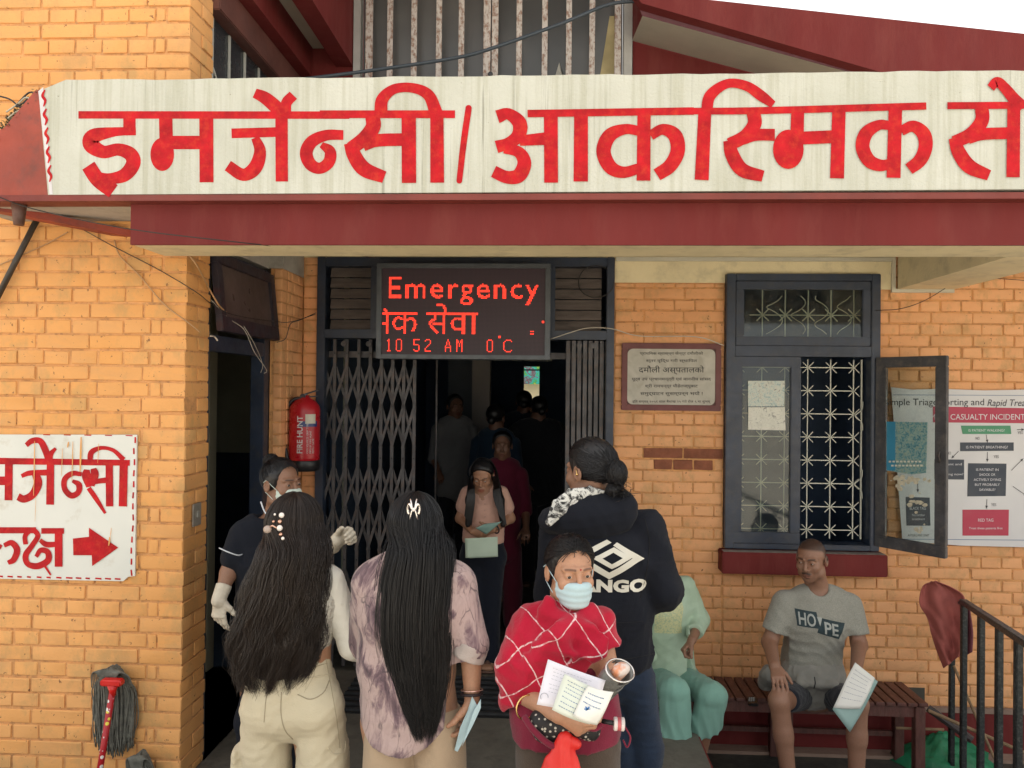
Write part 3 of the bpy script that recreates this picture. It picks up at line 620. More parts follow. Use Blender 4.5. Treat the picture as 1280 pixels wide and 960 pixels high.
# ---- LED board --------------------------------------------------------------
LY = 4.62
led = empty('led_sign', 'red LED matrix board reading Emergency above the doorway', 'LED sign', (0, LY, 2))
a, b = U(471, 329, LY), U(687.5, 447, LY); x0, x1, z1, z0 = a.x, b.x, a.z, b.z-.013
bw = .036
f = MB(); f.box(x0, x1, LY, YB-.04, z0, z0+bw*.72); f.box(x0, x1, LY, YB-.04, z1-bw*.8, z1); f.box(x0, x0+bw*.9, LY, YB-.04, z0+bw*.72, z1-bw*.8); f.box(x1-bw*.9, x1, LY, YB-.04, z0+bw*.72, z1-bw*.8)
f.box(x0+.01, x1-.01, LY+.03, YB-.045, z0+.01, z1-.01)
f.build('housing', mat('grey_aluminium', (.085,.095,.105), .42, .15, 14, .08, metal=.4), led, bevel=.003)
ia, ib = U(478.7, 335, LY+.012), U(680, 440, LY+.012); PXW = (ib.x-ia.x)/128; NR = 67
t = NT('led_matrix_face'); g_ = t.nd('ShaderNodeNewGeometry').outputs['Position']; sp_ = t.nd('ShaderNodeSeparateXYZ'); t.L(g_, sp_.inputs[0])
sx_ = t.math('SINE', t.math('MULTIPLY', t.math('SUBTRACT', sp_.outputs[0], ia.x-PXW/4), 2*PI/PXW)); sz_ = t.math('SINE', t.math('MULTIPLY', t.math('SUBTRACT', sp_.outputs[2], ia.z+PXW/4), 2*PI/PXW))
k_ = t.ramp(t.math('ADD', sx_, sz_), [(.2, 0), (.9, 1)]); t.color(t.mix(k_, (.022,.013,.020), (.065,.030,.045))); t.rough(.5)
f = MB(); f.box(x0+bw*.9, x1-bw*.9, LY+.012, LY+.028, z0+bw*.72, z1-bw*.8); f.build('screen', t.m, led)
# raster of the writing on the dot grid
def raster(verts, faces, grid, sx, sy, ox, oy):
    for fa in faces:
        P = [(verts[i][0]*sx+ox, verts[i][1]*sy+oy) for i in fa]
        for q in range(1, len(P)-1):
            A_, B_, C_ = P[0], P[q], P[q+1]; d = (B_[0]-A_[0])*(C_[1]-A_[1])-(C_[0]-A_[0])*(B_[1]-A_[1])
            if abs(d) < 1e-9: continue
            for cx in range(max(0, int(min(A_[0],B_[0],C_[0]))), min(127, int(max(A_[0],B_[0],C_[0]))+1)+1):
                for cy in range(max(0, int(min(A_[1],B_[1],C_[1]))), min(NR-1, int(max(A_[1],B_[1],C_[1]))+1)+1):
                    x, y = cx+.5, cy+.5
                    w1 = ((x-A_[0])*(C_[1]-A_[1])-(C_[0]-A_[0])*(y-A_[1]))/d; w2 = ((B_[0]-A_[0])*(y-A_[1])-(x-A_[0])*(B_[1]-A_[1]))/d
                    if w1 >= 0 and w2 >= 0 and w1+w2 <= 1: grid.add((cx, cy))
dots = set()
vs, fs = text_mesh('Emergency', 1, align='LEFT', bold=.006, space=1.12); wmin = min(v[0] for v in vs); wmax = max(v[0] for v in vs); hcap = .72
raster(vs, fs, dots, 119/(wmax-wmin), -17.5/.727, 4.8-wmin*119/(wmax-wmin), 23.6)
ZL = [[(75,325,14),(252,325,14)], [(100,325,14),(100,428,14)], [(84,300,12),(96,320,12)], [(75,376,13),(98,376,13)], [(187,320,15),(187,428,15)], 
 [(180,355,11),(150,348,12),(133,375,13),(150,403,12),(180,395,11)], [(190,362,11),(225,352,12),(241,380,14),(228,414,14)],
 [(294,325,14),(552,325,14)], [(382,320,15),(382,428,15)], [(336,330,14),(340,350,14),(308,372,13)], [(310,372,13),(330,400,13),(352,424,13)], [(325,376,13),(380,376,13)],
 [(346,284,12),(372,282,12),(388,300,13),(388,322,13)], [(481,320,14),(481,428,14)], [(478,352,11),(440,350,12),(424,376,13),(440,402,12),(478,398,11)], [(530,320,15),(530,428,15)],
 [(812,409,6),(828,409,6)], [(812,421,6),(828,421,6)], [(870,366,12),(880,366,12)]]
def led_stroke(st, grid):
    L, Rr = stroke_poly(st); n = len(L); V = L+Rr; F = [(j, j+1, n+j+1, n+j) for j in range(n-1)]
    raster([(x, y, 0) for x, y in V], F, grid, 1/6.29, 1/6.29, -75/6.29, -100/6.29)
for st_ in ZL: led_stroke(st_, dots)
FONT = {'1': ("..1..",".11..","..1..","..1..","..1..","..1..","..1..","..1..","..1..",".111."), '0': (".111.","1...1","1...1","1...1","1...1","1...1","1...1","1...1","1...1",".111."),
 '5': ("11111","1....","1....","1....","1111.","....1","....1","....1","1...1",".111."), '2': (".111.","1...1","....1","....1","...1.","..1..",".1...","1....","1....","11111"),
 'A': ("..1..","..1..",".1.1.",".1.1.",".1.1.","1...1","11111","1...1","1...1","1...1"), 'M': ("1...1","11.11","11.11","1.1.1","1.1.1","1.1.1","1...1","1...1","1...1","1...1"),
 'C': ("..1111.",".1....1","1......","1......","1......","1......","1......","1......",".1....1","..1111."), 'o': ("11","11")}
for ch, cx in (('1', 3), ('0', 11), ('5', 25), ('2', 34), ('A', 50), ('M', 59), ('0', 83), ('o', 92), ('C', 96)):
    g_ = FONT[ch]
    for r_, row in enumerate(g_):
        for c_, v in enumerate(row):
            if v == '1': dots.add((cx+c_, 56+r_-(3 if ch == 'o' else 0)))
t = NT('lit_led'); t.n.remove(t.b); e = t.nd('ShaderNodeEmission'); e.inputs[0].default_value = (1, .045, .022, 1); e.inputs[1].default_value = 1.5; t.L(e.outputs[0], t.n['Material Output'].inputs[0]); LEDM = t.m
f = MB()
for (cx, cy) in dots:
    if cy >= NR: continue
    c = Vector((ia.x+(cx+.5)*PXW, LY+.0095, ia.z-(cy+.5)*PXW)); r_ = PXW*.42
    f.add([c+Vector((r_*math.cos(k*PI/3), 0, r_*math.sin(k*PI/3))) for k in range(6)], [(0,1,2,3,4,5)])
f.build('lit_dot', LEDM, led)['kind'] = 'stuff'
# ---- window -----------------------------------------------------------------
wn = empty('barred_window', 'navy framed window with pale starburst grill and one casement swung open', 'window', (0, YB, 1))
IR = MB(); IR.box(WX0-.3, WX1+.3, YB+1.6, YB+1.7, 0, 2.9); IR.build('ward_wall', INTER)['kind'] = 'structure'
f = MB(); F0, F1 = WX0+.002, WX1-.002; fy0, fy1 = YB-.045, YB+.09
zt = U(1000, 433, YB).z; zt2 = U(1000, 446, YB).z; fw_ = .055
f.box(F0, F0+fw_, fy0, fy1, WZ0+.002, WZ1-.002); f.box(F1-fw_, F1, fy0, fy1, WZ0+.002, WZ1-.002); f.box(F0+fw_, F1-fw_, fy0, fy1, WZ1-.045, WZ1-.002)
f.box(F0+fw_, F1-fw_, fy0, fy1, zt2, zt); f.box(F0+fw_, F1-fw_, fy0, fy1, WZ0+.002, WZ0+.035)
f.build('frame', NAVY, wn, bevel=.004)
def sash(name, xa, xb, za, zb, y, w, parent, m=NAVY):
    f = MB(); f.box(xa, xb, y, y+.035, za, za+w*1.1); f.box(xa, xb, y, y+.035, zb-w, zb); f.box(xa, xa+w, y, y+.035, za+w*1.1, zb-w); f.box(xb-w, xb, y, y+.035, za+w*1.1, zb-w)
    return f.build(name, m, parent, bevel=.004)
t = NT('window_glass'); p = t.pos(); t.n.remove(t.b); gl = t.nd('ShaderNodeBsdfGlossy'); gl.inputs['Roughness'].default_value = .06; tr_ = t.nd('ShaderNodeBsdfTransparent'); tr_.inputs[0].default_value = (.82,.87,.86,1)
df = t.nd('ShaderNodeBsdfDiffuse'); df.inputs[0].default_value = (.5,.5,.44,1); m1 = t.nd('ShaderNodeMixShader'); m2 = t.nd('ShaderNodeMixShader'); fr = t.nd('ShaderNodeFresnel'); fr.inputs[0].default_value = 1.5
t.L(fr.outputs[0], m1.inputs[0]); t.L(tr_.outputs[0], m1.inputs[1]); t.L(gl.outputs[0], m1.inputs[2])
t.L(t.ramp(t.noise(p, 14, 6, .65), [(.48, .01), (.75, .09)]), m2.inputs[0]); t.L(m1.outputs[0], m2.inputs[1]); t.L(df.outputs[0], m2.inputs[2]); t.L(m2.outputs[0], t.n['Material Output'].inputs[0]); GLASS = t.m
ta, tb = U(918, 351, fy0), U(1086, 430, fy0)
o = sash('transom_sash', F0+fw_+.003, F1-fw_-.003, zt+.003, WZ1-.048, fy0+.004, .05, wn)
f = MB(); f.box(F0+fw_+.05, F1-fw_-.05, fy0+.018, fy0+.022, zt+.055, WZ1-.095); f.build('pane', GLASS, wn)
sa, sb = U(915, 560, fy0).x, U(1001, 560, fy0).x
zc0, zc1 = WZ0+.037, zt2-.003
o = sash('casement', sa, sb, zc0, zc1, fy0+.002, .062, wn)
f = MB(); f.box(sa+.06, sb-.06, fy0+.018, fy0+.022, zc0+.065, zc1-.06); f.build('pane', GLASS, o)
# open casement, hinged on the right post
hg = Vector((F1-.035, fy0-.008, 0)); out = U(1182, 560, 4.46); dvec = (Vector((out.x, out.y, 0))-hg); CW = dvec.length; dvec.normalize()
oc = MB(); w = .062; T = Matrix.Translation(hg) @ Matrix.Rotation(math.atan2(dvec.y, dvec.x), 4, 'Z'); OM = mat('weathered_navy', (.055,.055,.060), .55, .35, 9, .3, 60, dirt=(.14,.12,.10), dirtamt=.5)
for (a_, b_, c_, d_) in ((0, CW, zc0, zc0+w*1.1), (0, CW, zc1-w, zc1), (0, w, zc0+w*1.1, zc1-w), (CW-w, CW, zc0+w*1.1, zc1-w)): oc.box(a_, b_, 0, .035, c_, d_)
oc.v = [tuple(T @ Vector(v)) for v in oc.v]; oc = oc.build('open_casement', OM, wn, bevel=.004)
f = MB(); f.box(w, CW-w, .016, .020, zc0+w*1.1, zc1-w); f.v = [tuple(T @ Vector(v)) for v in f.v]; f.build('pane', GLASS, oc)
f = MB(); f.tube([T @ Vector((CW-.03, -.004, (zc0+zc1)/2+.03)), T @ Vector((CW-.03, -.02, (zc0+zc1)/2)), T @ Vector((CW-.03, -.004, (zc0+zc1)/2-.03))], .005, 8); f.build('handle', GATEM, oc)
# grill
GR = YB+.055; gp = (U(1000, 560, GR).x-U(1000-28.8, 560, GR).x); gx = [U(x, 560, GR).x for x in (952, 980.8, 1009.6, 1038.4, 1066.5)]
gzs = [U(1000, y, GR).z for y in (488, 517, 546, 575, 604, 633, 662)][:7]; gzs = [U(1000, 488.2+28.9*k, GR).z for k in range(-1, 7)]
gx = [U(1009.0+28.7*k, 560, GR).x for k in range(-3, 3)]
f = MB(); gr_ = .0028; zlo, zhi = zc0+.02, zc1-.01
for x in gx: f.box(x-gr_, x+gr_, GR, GR+.006, zlo, zhi)
for z in gzs: f.box(gx[0]-.03, gx[-1], GR-.003, GR-.0002, z-gr_, z+gr_)
f.box(gx[-1]+.045, gx[-1]+.054, GR, GR+.008, zlo, zhi)
f.build('grill', WHITEM, wn)
f = MB()
for x in gx:
    for z in gzs:
        for s in (-1, 1): f.obox((x, GR-.006, z), (gp*.33*.7071, 0, gp*.33*.7071*s), (0, .0025, 0), (.0022*.7071, 0, -.0022*.7071*s))
f.build('grill_star', WHITEM, wn)
f = MB(); tzs = [U(1000, 394, GR).z]; txs = [U(953+28.6*k, 394, GR).x for k in range(5)]
for x in txs:
    f.box(x-.003, x+.003, GR, GR+.006, zt+.02, WZ1-.06)
    for s in (-1, 1): f.obox((x, GR-.006, tzs[0]), (gp*.38*.7, 0, gp*.38*.7*s), (0, .002, 0), (.0025, 0, -.0025*s))
f.box(txs[0]-.08, txs[-1]+.06, GR-.003, GR-.0002, tzs[0]-.003, tzs[0]+.003)
for k in range(4): 
    cx = (txs[k]+txs[k+1])/2; pts = [(cx-.05+.10*abs(math.sin(j*.45+k)), GR-.01, tzs[0]-.12+.24*j/10) for j in range(11)]; f.tube(spline(pts, 3), .0028, 5)
f.build('transom_grill', WHITEM, wn)
f = MB()
for zc in (U(1075, 520, GR).z, U(1075, 605, GR).z):
    x = gx[-1]+.054; f.tube(spline([(x, GR-.01, zc+.09), (x-.01, GR-.02, zc+.04), (x-.05, GR-.02, zc), (x-.01, GR-.02, zc-.04), (x, GR-.01, zc-.09)], 5), .003, 6)
f.build('window_hook', WHITEM, wn)
sl_ = MB(); a, b = U(903, 691, YB-.12), U(1110, 722, YB-.12); sl_.box(a.x, b.x, YB-.12, YB+.2, b.z, a.z+.005)
o = sl_.build('window_sill', MAROON, bevel=.006); tag(o, 'thick maroon painted concrete sill under the barred window', 'window sill'); o['kind'] = 'thing'
f = MB(); f.box(a.x+.01, b.x-.01, YB-.115, YB-.05, a.z+.0055, a.z+.007); f.build('dust', mat('sill_dust', (.22,.19,.17), .95, .3, 20), o)
# stickers and leaflets on the panes (plain printed look)
def print_mat(name, cols, scale=40, rough=.5):
    t = NT(name); p = t.pos(); n = t.noise(p, scale, 5, .7, 1.5); st = [(.32+.36*k/(len(cols)-1), c) for k, c in enumerate(cols)]; t.color(t.ramp(n, st)); t.rough(rough); return t.m
def flat_quad(name, pts, m, label, cat, th=.0015):
    o = MB().prism(pts, (0, th, 0)).build(name, m); tag(o, label, cat); return o
y_ = fy0+.012
flat_quad('leaflet', [U(935,476,y_),U(981,476,y_),U(980,508,y_),U(935,508,y_)], print_mat('leaflet_print_blue', [(.10,.22,.26),(.45,.55,.52),(.65,.65,.56),(.06,.10,.12)]), 'blue and white printed leaflet stuck at the top of the closed window pane', 'leaflet')
flat_quad('leaflet', [U(935.5,509,y_),U(981,509,y_),U(982,538,y_),U(935,537,y_)], print_mat('leaflet_print_grey', [(.50,.50,.44),(.62,.62,.54),(.70,.70,.62),(.20,.20,.18)], 25), 'torn pale grey paper stuck just below the blue leaflet', 'leaflet')
def onc(px, py, l=.010):   # point on the open casement's outer face
    d = ray(px, py); nrm = Vector((-dvec.y, dvec.x, 0)); h0 = hg+nrm*.016; tt = (h0-Vector((0,0,CAMZ))).dot(nrm)/d.dot(nrm); return Vector((0,0,CAMZ))+d*tt-nrm*(.001+l*.1)
bk = MB().prism([onc(1109,527), onc(1160,528), onc(1158,591), onc(1140,593), onc(1109,588)], -Vector((-dvec.y, dvec.x, 0))*.004)
o = bk.build('sticker', print_mat('sticker_print', [(.03,.10,.13),(.06,.22,.27),(.30,.40,.33),(.08,.12,.10)], 55)); tag(o, 'blue green printed sticker in the middle of the open casement pane', 'sticker')
f = MB(); f.prism([onc(1109,527,.06), onc(1120,527,.06), onc(1120,588,.06), onc(1109,588,.06)], -Vector((-dvec.y, dvec.x, 0))*.0005); f.build('side_band', mat('sticker_blue', (.03,.22,.36), .5, .1), o)
f = MB(); put_text(f, 'SAFE WATER FOR ALL', 6, (1139, -576), lambda x, y: onc(x, -y, .08), fitw=40); 
f = MB()
for k, (yy, x0_, x1_) in enumerate(((577, 1112, 1154), (582, 1115, 1156))):
    for j in range(9):
        xx = x0_+(x1_-x0_)*j/9; f.prism([onc(xx, yy-1.2, .08), onc(xx+3, yy-1.2, .08), onc(xx+3, yy+1, .08), onc(xx, yy+1, .08)], -Vector((-dvec.y, dvec.x, 0))*.0003)
f.build('lettering', WHITEM, o)
rr = random.Random(5); TP = mat('torn_paper', (.52,.48,.36), .9, .2, 60)
res = empty('sticker_residue', 'torn whitish paper and glue remains under the sticker on the open pane', 'paper remains')
for (cx, cy, sx_, sy_, n) in ((1135, 600, 24, 5, 26), (1150, 625, 10, 14, 10), (1126, 612, 6, 14, 6), (1150, 660, 6, 8, 5)):
    for _ in range(n):
        x, y = cx+rr.gauss(0, sx_*.5), cy+rr.gauss(0, sy_*.5); r_ = rr.uniform(1.5, 5); x = min(max(x, 1106), 1163); f = MB()
        f.add([onc(x+r_*rr.uniform(.5,1.2)*math.cos(k*PI/3), y+r_*rr.uniform(.4,1)*math.sin(k*PI/3), .05+rr.random()*.01) for k in range(6)], [(0,1,2,3,4,5)]); f.build('paper_scrap', TP, res)
# ---- triage poster ----------------------------------------------------------
PY = YB-.022
def pf(lift=0): return lambda x, y: Vector((U(x, -y, PY).x, PY-lift, U(x, -y, PY).z))
t = NT('poster_paper'); p = t.pos(); t.color(t.ramp(t.noise(p, 2, 3), [(.3, (.56,.56,.58)), (.7, (.66,.66,.67))])); t.rough(.35); t.bump(t.noise(p, 2.5, 2), .25, .02)
ed = [(1114,484),(1140,487),(1175,486),(1230,488),(1280,487),(1375,489),(1378,690),(1280,684),(1200,682),(1128,676)]
po = MB().prism([U(x, y, PY) for x, y in ed], (0,.002,0)).build('triage_poster', t.m)
tag(po, 'white triage flow chart poster taped to the brick wall behind the open casement', 'poster')
PN = mat('poster_navy', (.020,.032,.055), .4, .05, 5, 0); PG = mat('poster_green', (.045,.25,.125), .4, .05, 5, 0); PR = mat('poster_crimson', (.42,.022,.065), .4, .05, 5, 0); PW = mat('poster_white', (.62,.62,.64), .4, .03, 5, 0); PB = mat('poster_line', (.09,.16,.30), .4, .05, 5, 0)
def box_(pts, m, name): 
    MB().prism([pf(.0006)(x, -y) for x, y in pts], (0,-.0008,0)).build(name, m, po)
box_([(1166,508),(1378,512),(1378,530),(1166,528)], PR, 'red_band')
box_([(1201,532),(1263,532),(1264,542.5),(1203,542.5)], PG, 'green_box')
box_([(1200,553),(1267,553),(1267,563.5),(1200,564)], PN, 'navy_box')
box_([(1168,574),(1205,574.5),(1205,599.5),(1168,599)], PN, 'navy_box')
box_([(1210,579),(1258,579.5),(1257,620),(1209,620.5)], PN, 'navy_box')
box_([(1203,637),(1261,637),(1260.5,669.5),(1203,669.5)], PR, 'red_box')
box_([(1132,621),(1162,622),(1163,657),(1133,657)], PN, 'navy_box')
box_([(1116,493.2),(1378,494.4),(1378,495),(1116,493.9)], PB, 'rule_line'); box_([(1130,673.5),(1378,675.6),(1378,676.3),(1130,674.2)], PB, 'rule_line')
f = MB(); L_ = lambda s, size, x, y, w, **k: put_text(f, s, size, (x, -y), pf(.0016), fitw=w, **k)
L_('Simple Triage Sorting and', 12, 1168, 506.5, 124, bold=.012)
L_('Rapid Treatment', 12, 1271, 507.5, 74, bold=.02, shear=.25)
for (s, sz, x, y, w) in (('NO', 5, 1222, 549.5, 5), ('YES', 5, 1245, 572.5, 6.5), ('YES', 5, 1242, 632.5, 6.5), ('YES', 5, 1275, 542.5, 6.5), ('NO', 5, 1186, 568, 5), ('AFTERCARE UNIT', 4, 1148, 670.5, 27)): L_(s, sz, x, y, w)
def arrow(x0, y0, x1, y1):
    dx, dy = x1-x0, y1-y0; l = math.hypot(dx, dy); ux_, uy_ = dx/l, dy/l; nx_, ny_ = -uy_, ux_
    f.add([pf(.0016)(x0+nx_*.35, -(y0+ny_*.35)), pf(.0016)(x0-nx_*.35, -(y0-ny_*.35)), pf(.0016)(x1-nx_*.35, -(y1-ny_*.35)), pf(.0016)(x1+nx_*.35, -(y1+ny_*.35))], [(0,1,2,3)])
    f.add([pf(.0018)(x1+ux_*1.5, -(y1+uy_*1.5)), pf(.0018)(x1-ux_*2.4+nx_*1.6, -(y1-uy_*2.4+ny_*1.6)), pf(.0018)(x1-ux_*2.4-nx_*1.6, -(y1-uy_*2.4-ny_*1.6))], [(0,1,2)])
for a_ in ((1232.5,543,1234,552), (1234,565,1234,576), (1233.5,624,1233,634.5), (1198,564,1190,572), (1264,588,1278,574), (1266,608,1282,619), (1147,600,1147,614), (1271,537,1279,537)): arrow(*a_)
f.build('lettering', mat('poster_ink', (.02,.02,.03), .5, .05, 5, 0), po)
f = MB()
L_('MASS CASUALTY INCIDENT', 10, 1222, 524.5, 118, bold=.008)
for (s, sz, x, y, w) in (('IS PATIENT WALKING?', 4.6, 1233, 539.5, 45), ('IS PATIENT BREATHING?', 4.6, 1233.5, 560.5, 52), ('IS PATIENT IN', 4.3, 1234, 588.5, 28), ('SHOCK OR', 4.3, 1234, 594.7, 20), ('ACTIVELY DYING', 4.3, 1234, 601, 34), ('BUT PROBABLY', 4.3, 1234, 607.2, 31), ('SAVABLE?', 4.3, 1234, 613.5, 20),
    ('RED TAG', 5.5, 1232, 652, 19), ('Treat these patients first', 4, 1232, 661.5, 42), ('Is patient and', 4, 1186, 581.5, 32), ('breathing now?', 4, 1187, 594, 34), ('BLACK TAG', 5, 1147, 637, 20), ('No further', 4, 1148, 645, 16), ('treatment', 4, 1148, 650, 16)): L_(s, sz, x, y, w)
f.build('lettering', mat('poster_white_ink', (.62,.62,.66), .5, .05, 5, 0), po)
# ---- marble plaque ----------------------------------------------------------
QY = YB-.03
pl = MB(); c = [U(777.5,428.5,QY), U(902,428.5,QY), U(900,514,QY), U(778,513,QY)]
x0, x1, z1, z0 = c[0].x, c[1].x, c[0].z, c[2].z; bw = .036
pl.box(x0, x1, QY, YB-.002, z0, z0+bw); pl.box(x0, x1, QY, YB-.002, z1-bw, z1); pl.box(x0, x0+bw, QY, YB-.002, z0+bw, z1-bw); pl.box(x1-bw, x1, QY, YB-.002, z0+bw, z1-bw)
pq = pl.build('stone_plaque', mat('plaque_border', (.155,.052,.050), .6, .2, 9, .2), bevel=.004); tag(pq, 'marble plaque with black Devanagari lettering and a maroon border, left of the window', 'plaque')
t = NT('plaque_marble'); p = t.pos(); t.color(t.ramp(t.noise(p, 9, 6, .6, 1.2), [(.3, (.36,.34,.28)), (.7, (.50,.48,.41))])); t.rough(.4)
f = MB(); xa_, xb_, za_, zb_ = x0+bw, x1-bw, z0+bw, z1-bw; rad = .035; pts = []
for cx, cz, a0 in ((xb_-rad, zb_-rad, 0), (xa_+rad, zb_-rad, 90), (xa_+rad, za_+rad, 180), (xb_-rad, za_+rad, 270)):
    pts += [Vector((cx+rad*math.cos(math.radians(a0+15*k)), QY+.006, cz+rad*math.sin(math.radians(a0+15*k)))) for k in range(7)]
f.prism(pts, (0,.02,0)); f.build('slab', t.m, pq)
f = MB(); f.box(xa_, xb_, QY+.012, QY+.02, za_, zb_); f.build('backing', mat('plaque_back', (.12,.06,.055), .7), pq)
f = MB(); yq = QY+.0052
qf = lambda x, y: Vector((U(x, -y, QY).x, yq, U(x, -y, QY).z))
for (s, sz, y, w, bo) in (('प्राथमिक स्वास्थ्य केन्द्र दमौलीको', 4.6, 443.3, 79, .01), ('स्तर वृद्धि गरी स्थापित', 4.6, 452.4, 64, .012), ('दमौली अस्पतालको', 9.5, 465.5, 82, .02), ('पूर्व उप प्रधानमन्त्री एवं माननीय सांसद', 5, 475.5, 99, .012),
    ('श्री रामचन्द्र पौडेलज्यूबाट', 5, 484.2, 66, .012), ('समुद्घाटन सुसम्पन्न भयो !', 5.4, 493.8, 78, .016), ('इति सम्वत् २०५१ साल बैशाख २५ गते रोज ६ मा शुभम्', 4, 503.3, 98, .006)):
    out_ = ''; i = 0; s2 = list(s)          # the font draws letters one by one: put the short i before its letter
    k = 0
    while k < len(s2):
        if s2[k] == 'ि':
            j = len(out_)-1
            while j > 0 and out_[j-1] == '्': j -= 2
            out_ = out_[:j]+'ि'+out_[j:]
        else: out_ += s2[k]
        k += 1
    f = MB(); put_text(f, out_, sz, (839.5, -y), qf, fitw=w, bold=bo*2.4+.02); f.build('lettering', mat('plaque_ink', (.006,.006,.006), .5, .05, 5, 0), pq)
# ---- hand painted board on the pillar ---------------------------------------
HY_ = YP-.012
hb = MB(); hb.prism([U(-70,543,HY_), U(171,543.5,HY_), U(168.5,720,HY_), U(160,721,HY_), U(154,726.5,HY_), U(-70,722,HY_)], (0,.010,0))
t = NT('board_white'); p = t.pos(); t.color(t.mix(t.ramp(t.noise(p, 9, 5, .6), [(.58, 0), (.72, .5)]), t.ramp(t.noise(p, 2, 3), [(.3, (.60,.62,.58)), (.7, (.70,.71,.66))]), (.42,.36,.26))); t.rough(.5)
hbo = hb.build('painted_board', t.m); tag(hbo, 'white board with red Devanagari writing and an arrow on the left pillar', 'sign board')
Z7 = [[(-60,170,30),(600,179,27)], [(42,180,36),(40,352,36)], [(-20,262,40),(30,262,40)], [(122,98,22),(148,78,26),(185,78,28),(208,115,32),(226,165,30)], [(258,112,14),(236,138,24),(230,170,26)],
 [(100,240,18),(140,226,24),(220,224,28)], [(166,232,34),(176,275,40),(152,325,36),(112,346,34),(84,335,34)], [(234,180,34),(232,372,36)],
 [(378,232,20),(335,228,24),(300,255,26),(300,300,26),(330,330,28),(362,315,26),(365,280,28),(335,262,14)],
 [(402,210,26),(400,240,42),(412,290,26)], [(432,205,26),(438,235,38),(424,285,26)], [(410,295,22),(445,345,22),(487,412,12)], [(420,270,22),(465,262,24),(508,258,28)],
 [(505,185,34),(507,380,34)], [(572,180,38),(568,380,38)], [(416,175,24),(424,130,26),(470,110,18),(525,122,18),(572,165,24)],
 [(-40,490,28),(168,490,28)], [(192,493,26),(297,493,26)], [(20,560,20),(55,548,26),(80,580,30),(65,625,28),(38,640,20)], [(-10,560,24),(8,570,20)],
 [(120,555,22),(118,515,22),(150,488,24),(176,515,24),(150,560,24),(120,605,28),(130,645,26),(175,655,30),(222,630,30),(222,592,28),(190,582,24),(168,612,18)], [(205,650,12),(222,675,10),(236,697,8)],
 [(186,535,18),(215,555,26),(262,555,24)], [(272,495,36),(272,658,36)], ('P', [(338,528),(412,520),(412,478),(547,570),(427,655),(425,605),(340,605)])]
strokes_mesh(Z7, zmap(0, 530, 3.692, HY_, .0015)).build('lettering', RED, hbo)
dd = []; rr = random.Random(2)
for k in range(13): y = 60+k*51; x = 622-k*1.3; dd.append([(x+rr.uniform(-3,3), y, 7),(x+rr.uniform(-3,3), y+28, 8)])
for k in range(13): x = -10+k*45; dd.append([(x, 702+k*1.0, 7),(x+rr.uniform(18,30), 704+k*1.0, 8)])
for k in range(5): x = 200+k*95; dd.append([(x, 49+k, 4),(x+32, 50+k, 5)])
for d_ in dd: strokes_mesh([d_], zmap(0, 530, 3.692, HY_, .001)).build('border_dash', RED, hbo)
dr = []
for x, y0, y1, w in ((162,78,330,5),(168,330,450,2),(290,112,240,3),(338,80,262,4),(376,60,220,9),(457,90,180,3),(318,82,108,8),(515,478,520,3),(508,520,560,8)): dr.append([(x+2,y0,w*.6),(x,(y0+y1)/2,w),(x-3,y1,w*.5)])
for d_ in dr: strokes_mesh([d_], zmap(0, 530, 3.692, HY_, .006)).build('paint_drip', ORANGE, hbo)
o = MB(); a = UX(243, 643, XC); o.box(XC+.001, XC+.008, YP+.075, YP+.155, a.z-.055, a.z+.05); o = o.build('switch_plate', mat('grey_switch_plate', (.26,.24,.20), .45, .15, 20), bevel=.002); tag(o, 'small grey switch plate on the side of the left pillar', 'switch plate')
f = MB(); f.box(XC+.0085, XC+.014, YP+.105, YP+.125, a.z-.015, a.z+.015); f.build('switch', mat('switch_rocker', (.35,.34,.3), .4), o, bevel=.002)
# ---- fire extinguisher ------------------------------------------------------
EY = YD1+.16; ec = U(381, 520, EY); ex = empty('fire_extinguisher', 'red fire extinguisher with black base ring hanging on the brick pier', 'fire extinguisher', (ec.x, EY, 1))
zb0, zt0 = U(381, 586, EY).z, U(381, 500, EY).z; er = .092
RE = mat('extinguisher_red', (.42,.012,.020), .3, .08, 5, 0); H_ = zt0-zb0
f = MB(); f.lathe((ec.x, EY, zb0+.05), [(er*.98,0),(er,.02),(er,H_*.72),(er*.93,H_*.80),(er*.7,H_*.87),(er*.38,H_*.905),(er*.3,H_*.95)], 32); f.build('cylinder', RE, ex, smooth=True)
f = MB(); f.lathe((ec.x, EY, zb0-.01), [(er*.9,0),(er*1.01,.008),(er*1.01,.062),(er*.97,.068)], 32); f.build('base_ring', BLACKP, ex, smooth=True)
def cylw(a, z, l=.001): return Vector((ec.x+(er+l)*math.sin(a), EY-(er+l)*math.cos(a), z))
def cyl_patch(name, a0, a1, z0, z1, m, l):
    f = MB(); n = 8
    for k in range(n): f.add([cylw(a0+(a1-a0)*k/n, z0, l), cylw(a0+(a1-a0)*(k+1)/n, z0, l), cylw(a0+(a1-a0)*(k+1)/n, z1, l), cylw(a0+(a1-a0)*k/n, z1, l)], [(0,1,2,3)])
    f.build(name, m, ex)
cyl_patch('label_band', -.05, 1.2, zb0+H_*.62, zb0+H_*.70, mat('label_blue', (.02,.04,.16), .4), .001)
cyl_patch('label_plate', .35, 1.05, zb0+H_*.665, zb0+H_*.80, mat('label_cream', (.55,.52,.42), .4), .0018)
f = MB(); vs, fs = text_mesh('FIRE HUNT', .046, align='LEFT', bold=.001); f.add([cylw(.18-(v[1])/er, zb0+.10+v[0]*1.0, .002) for v in vs], fs); f.build('lettering', mat('label_white', (.65,.62,.6), .5), ex)
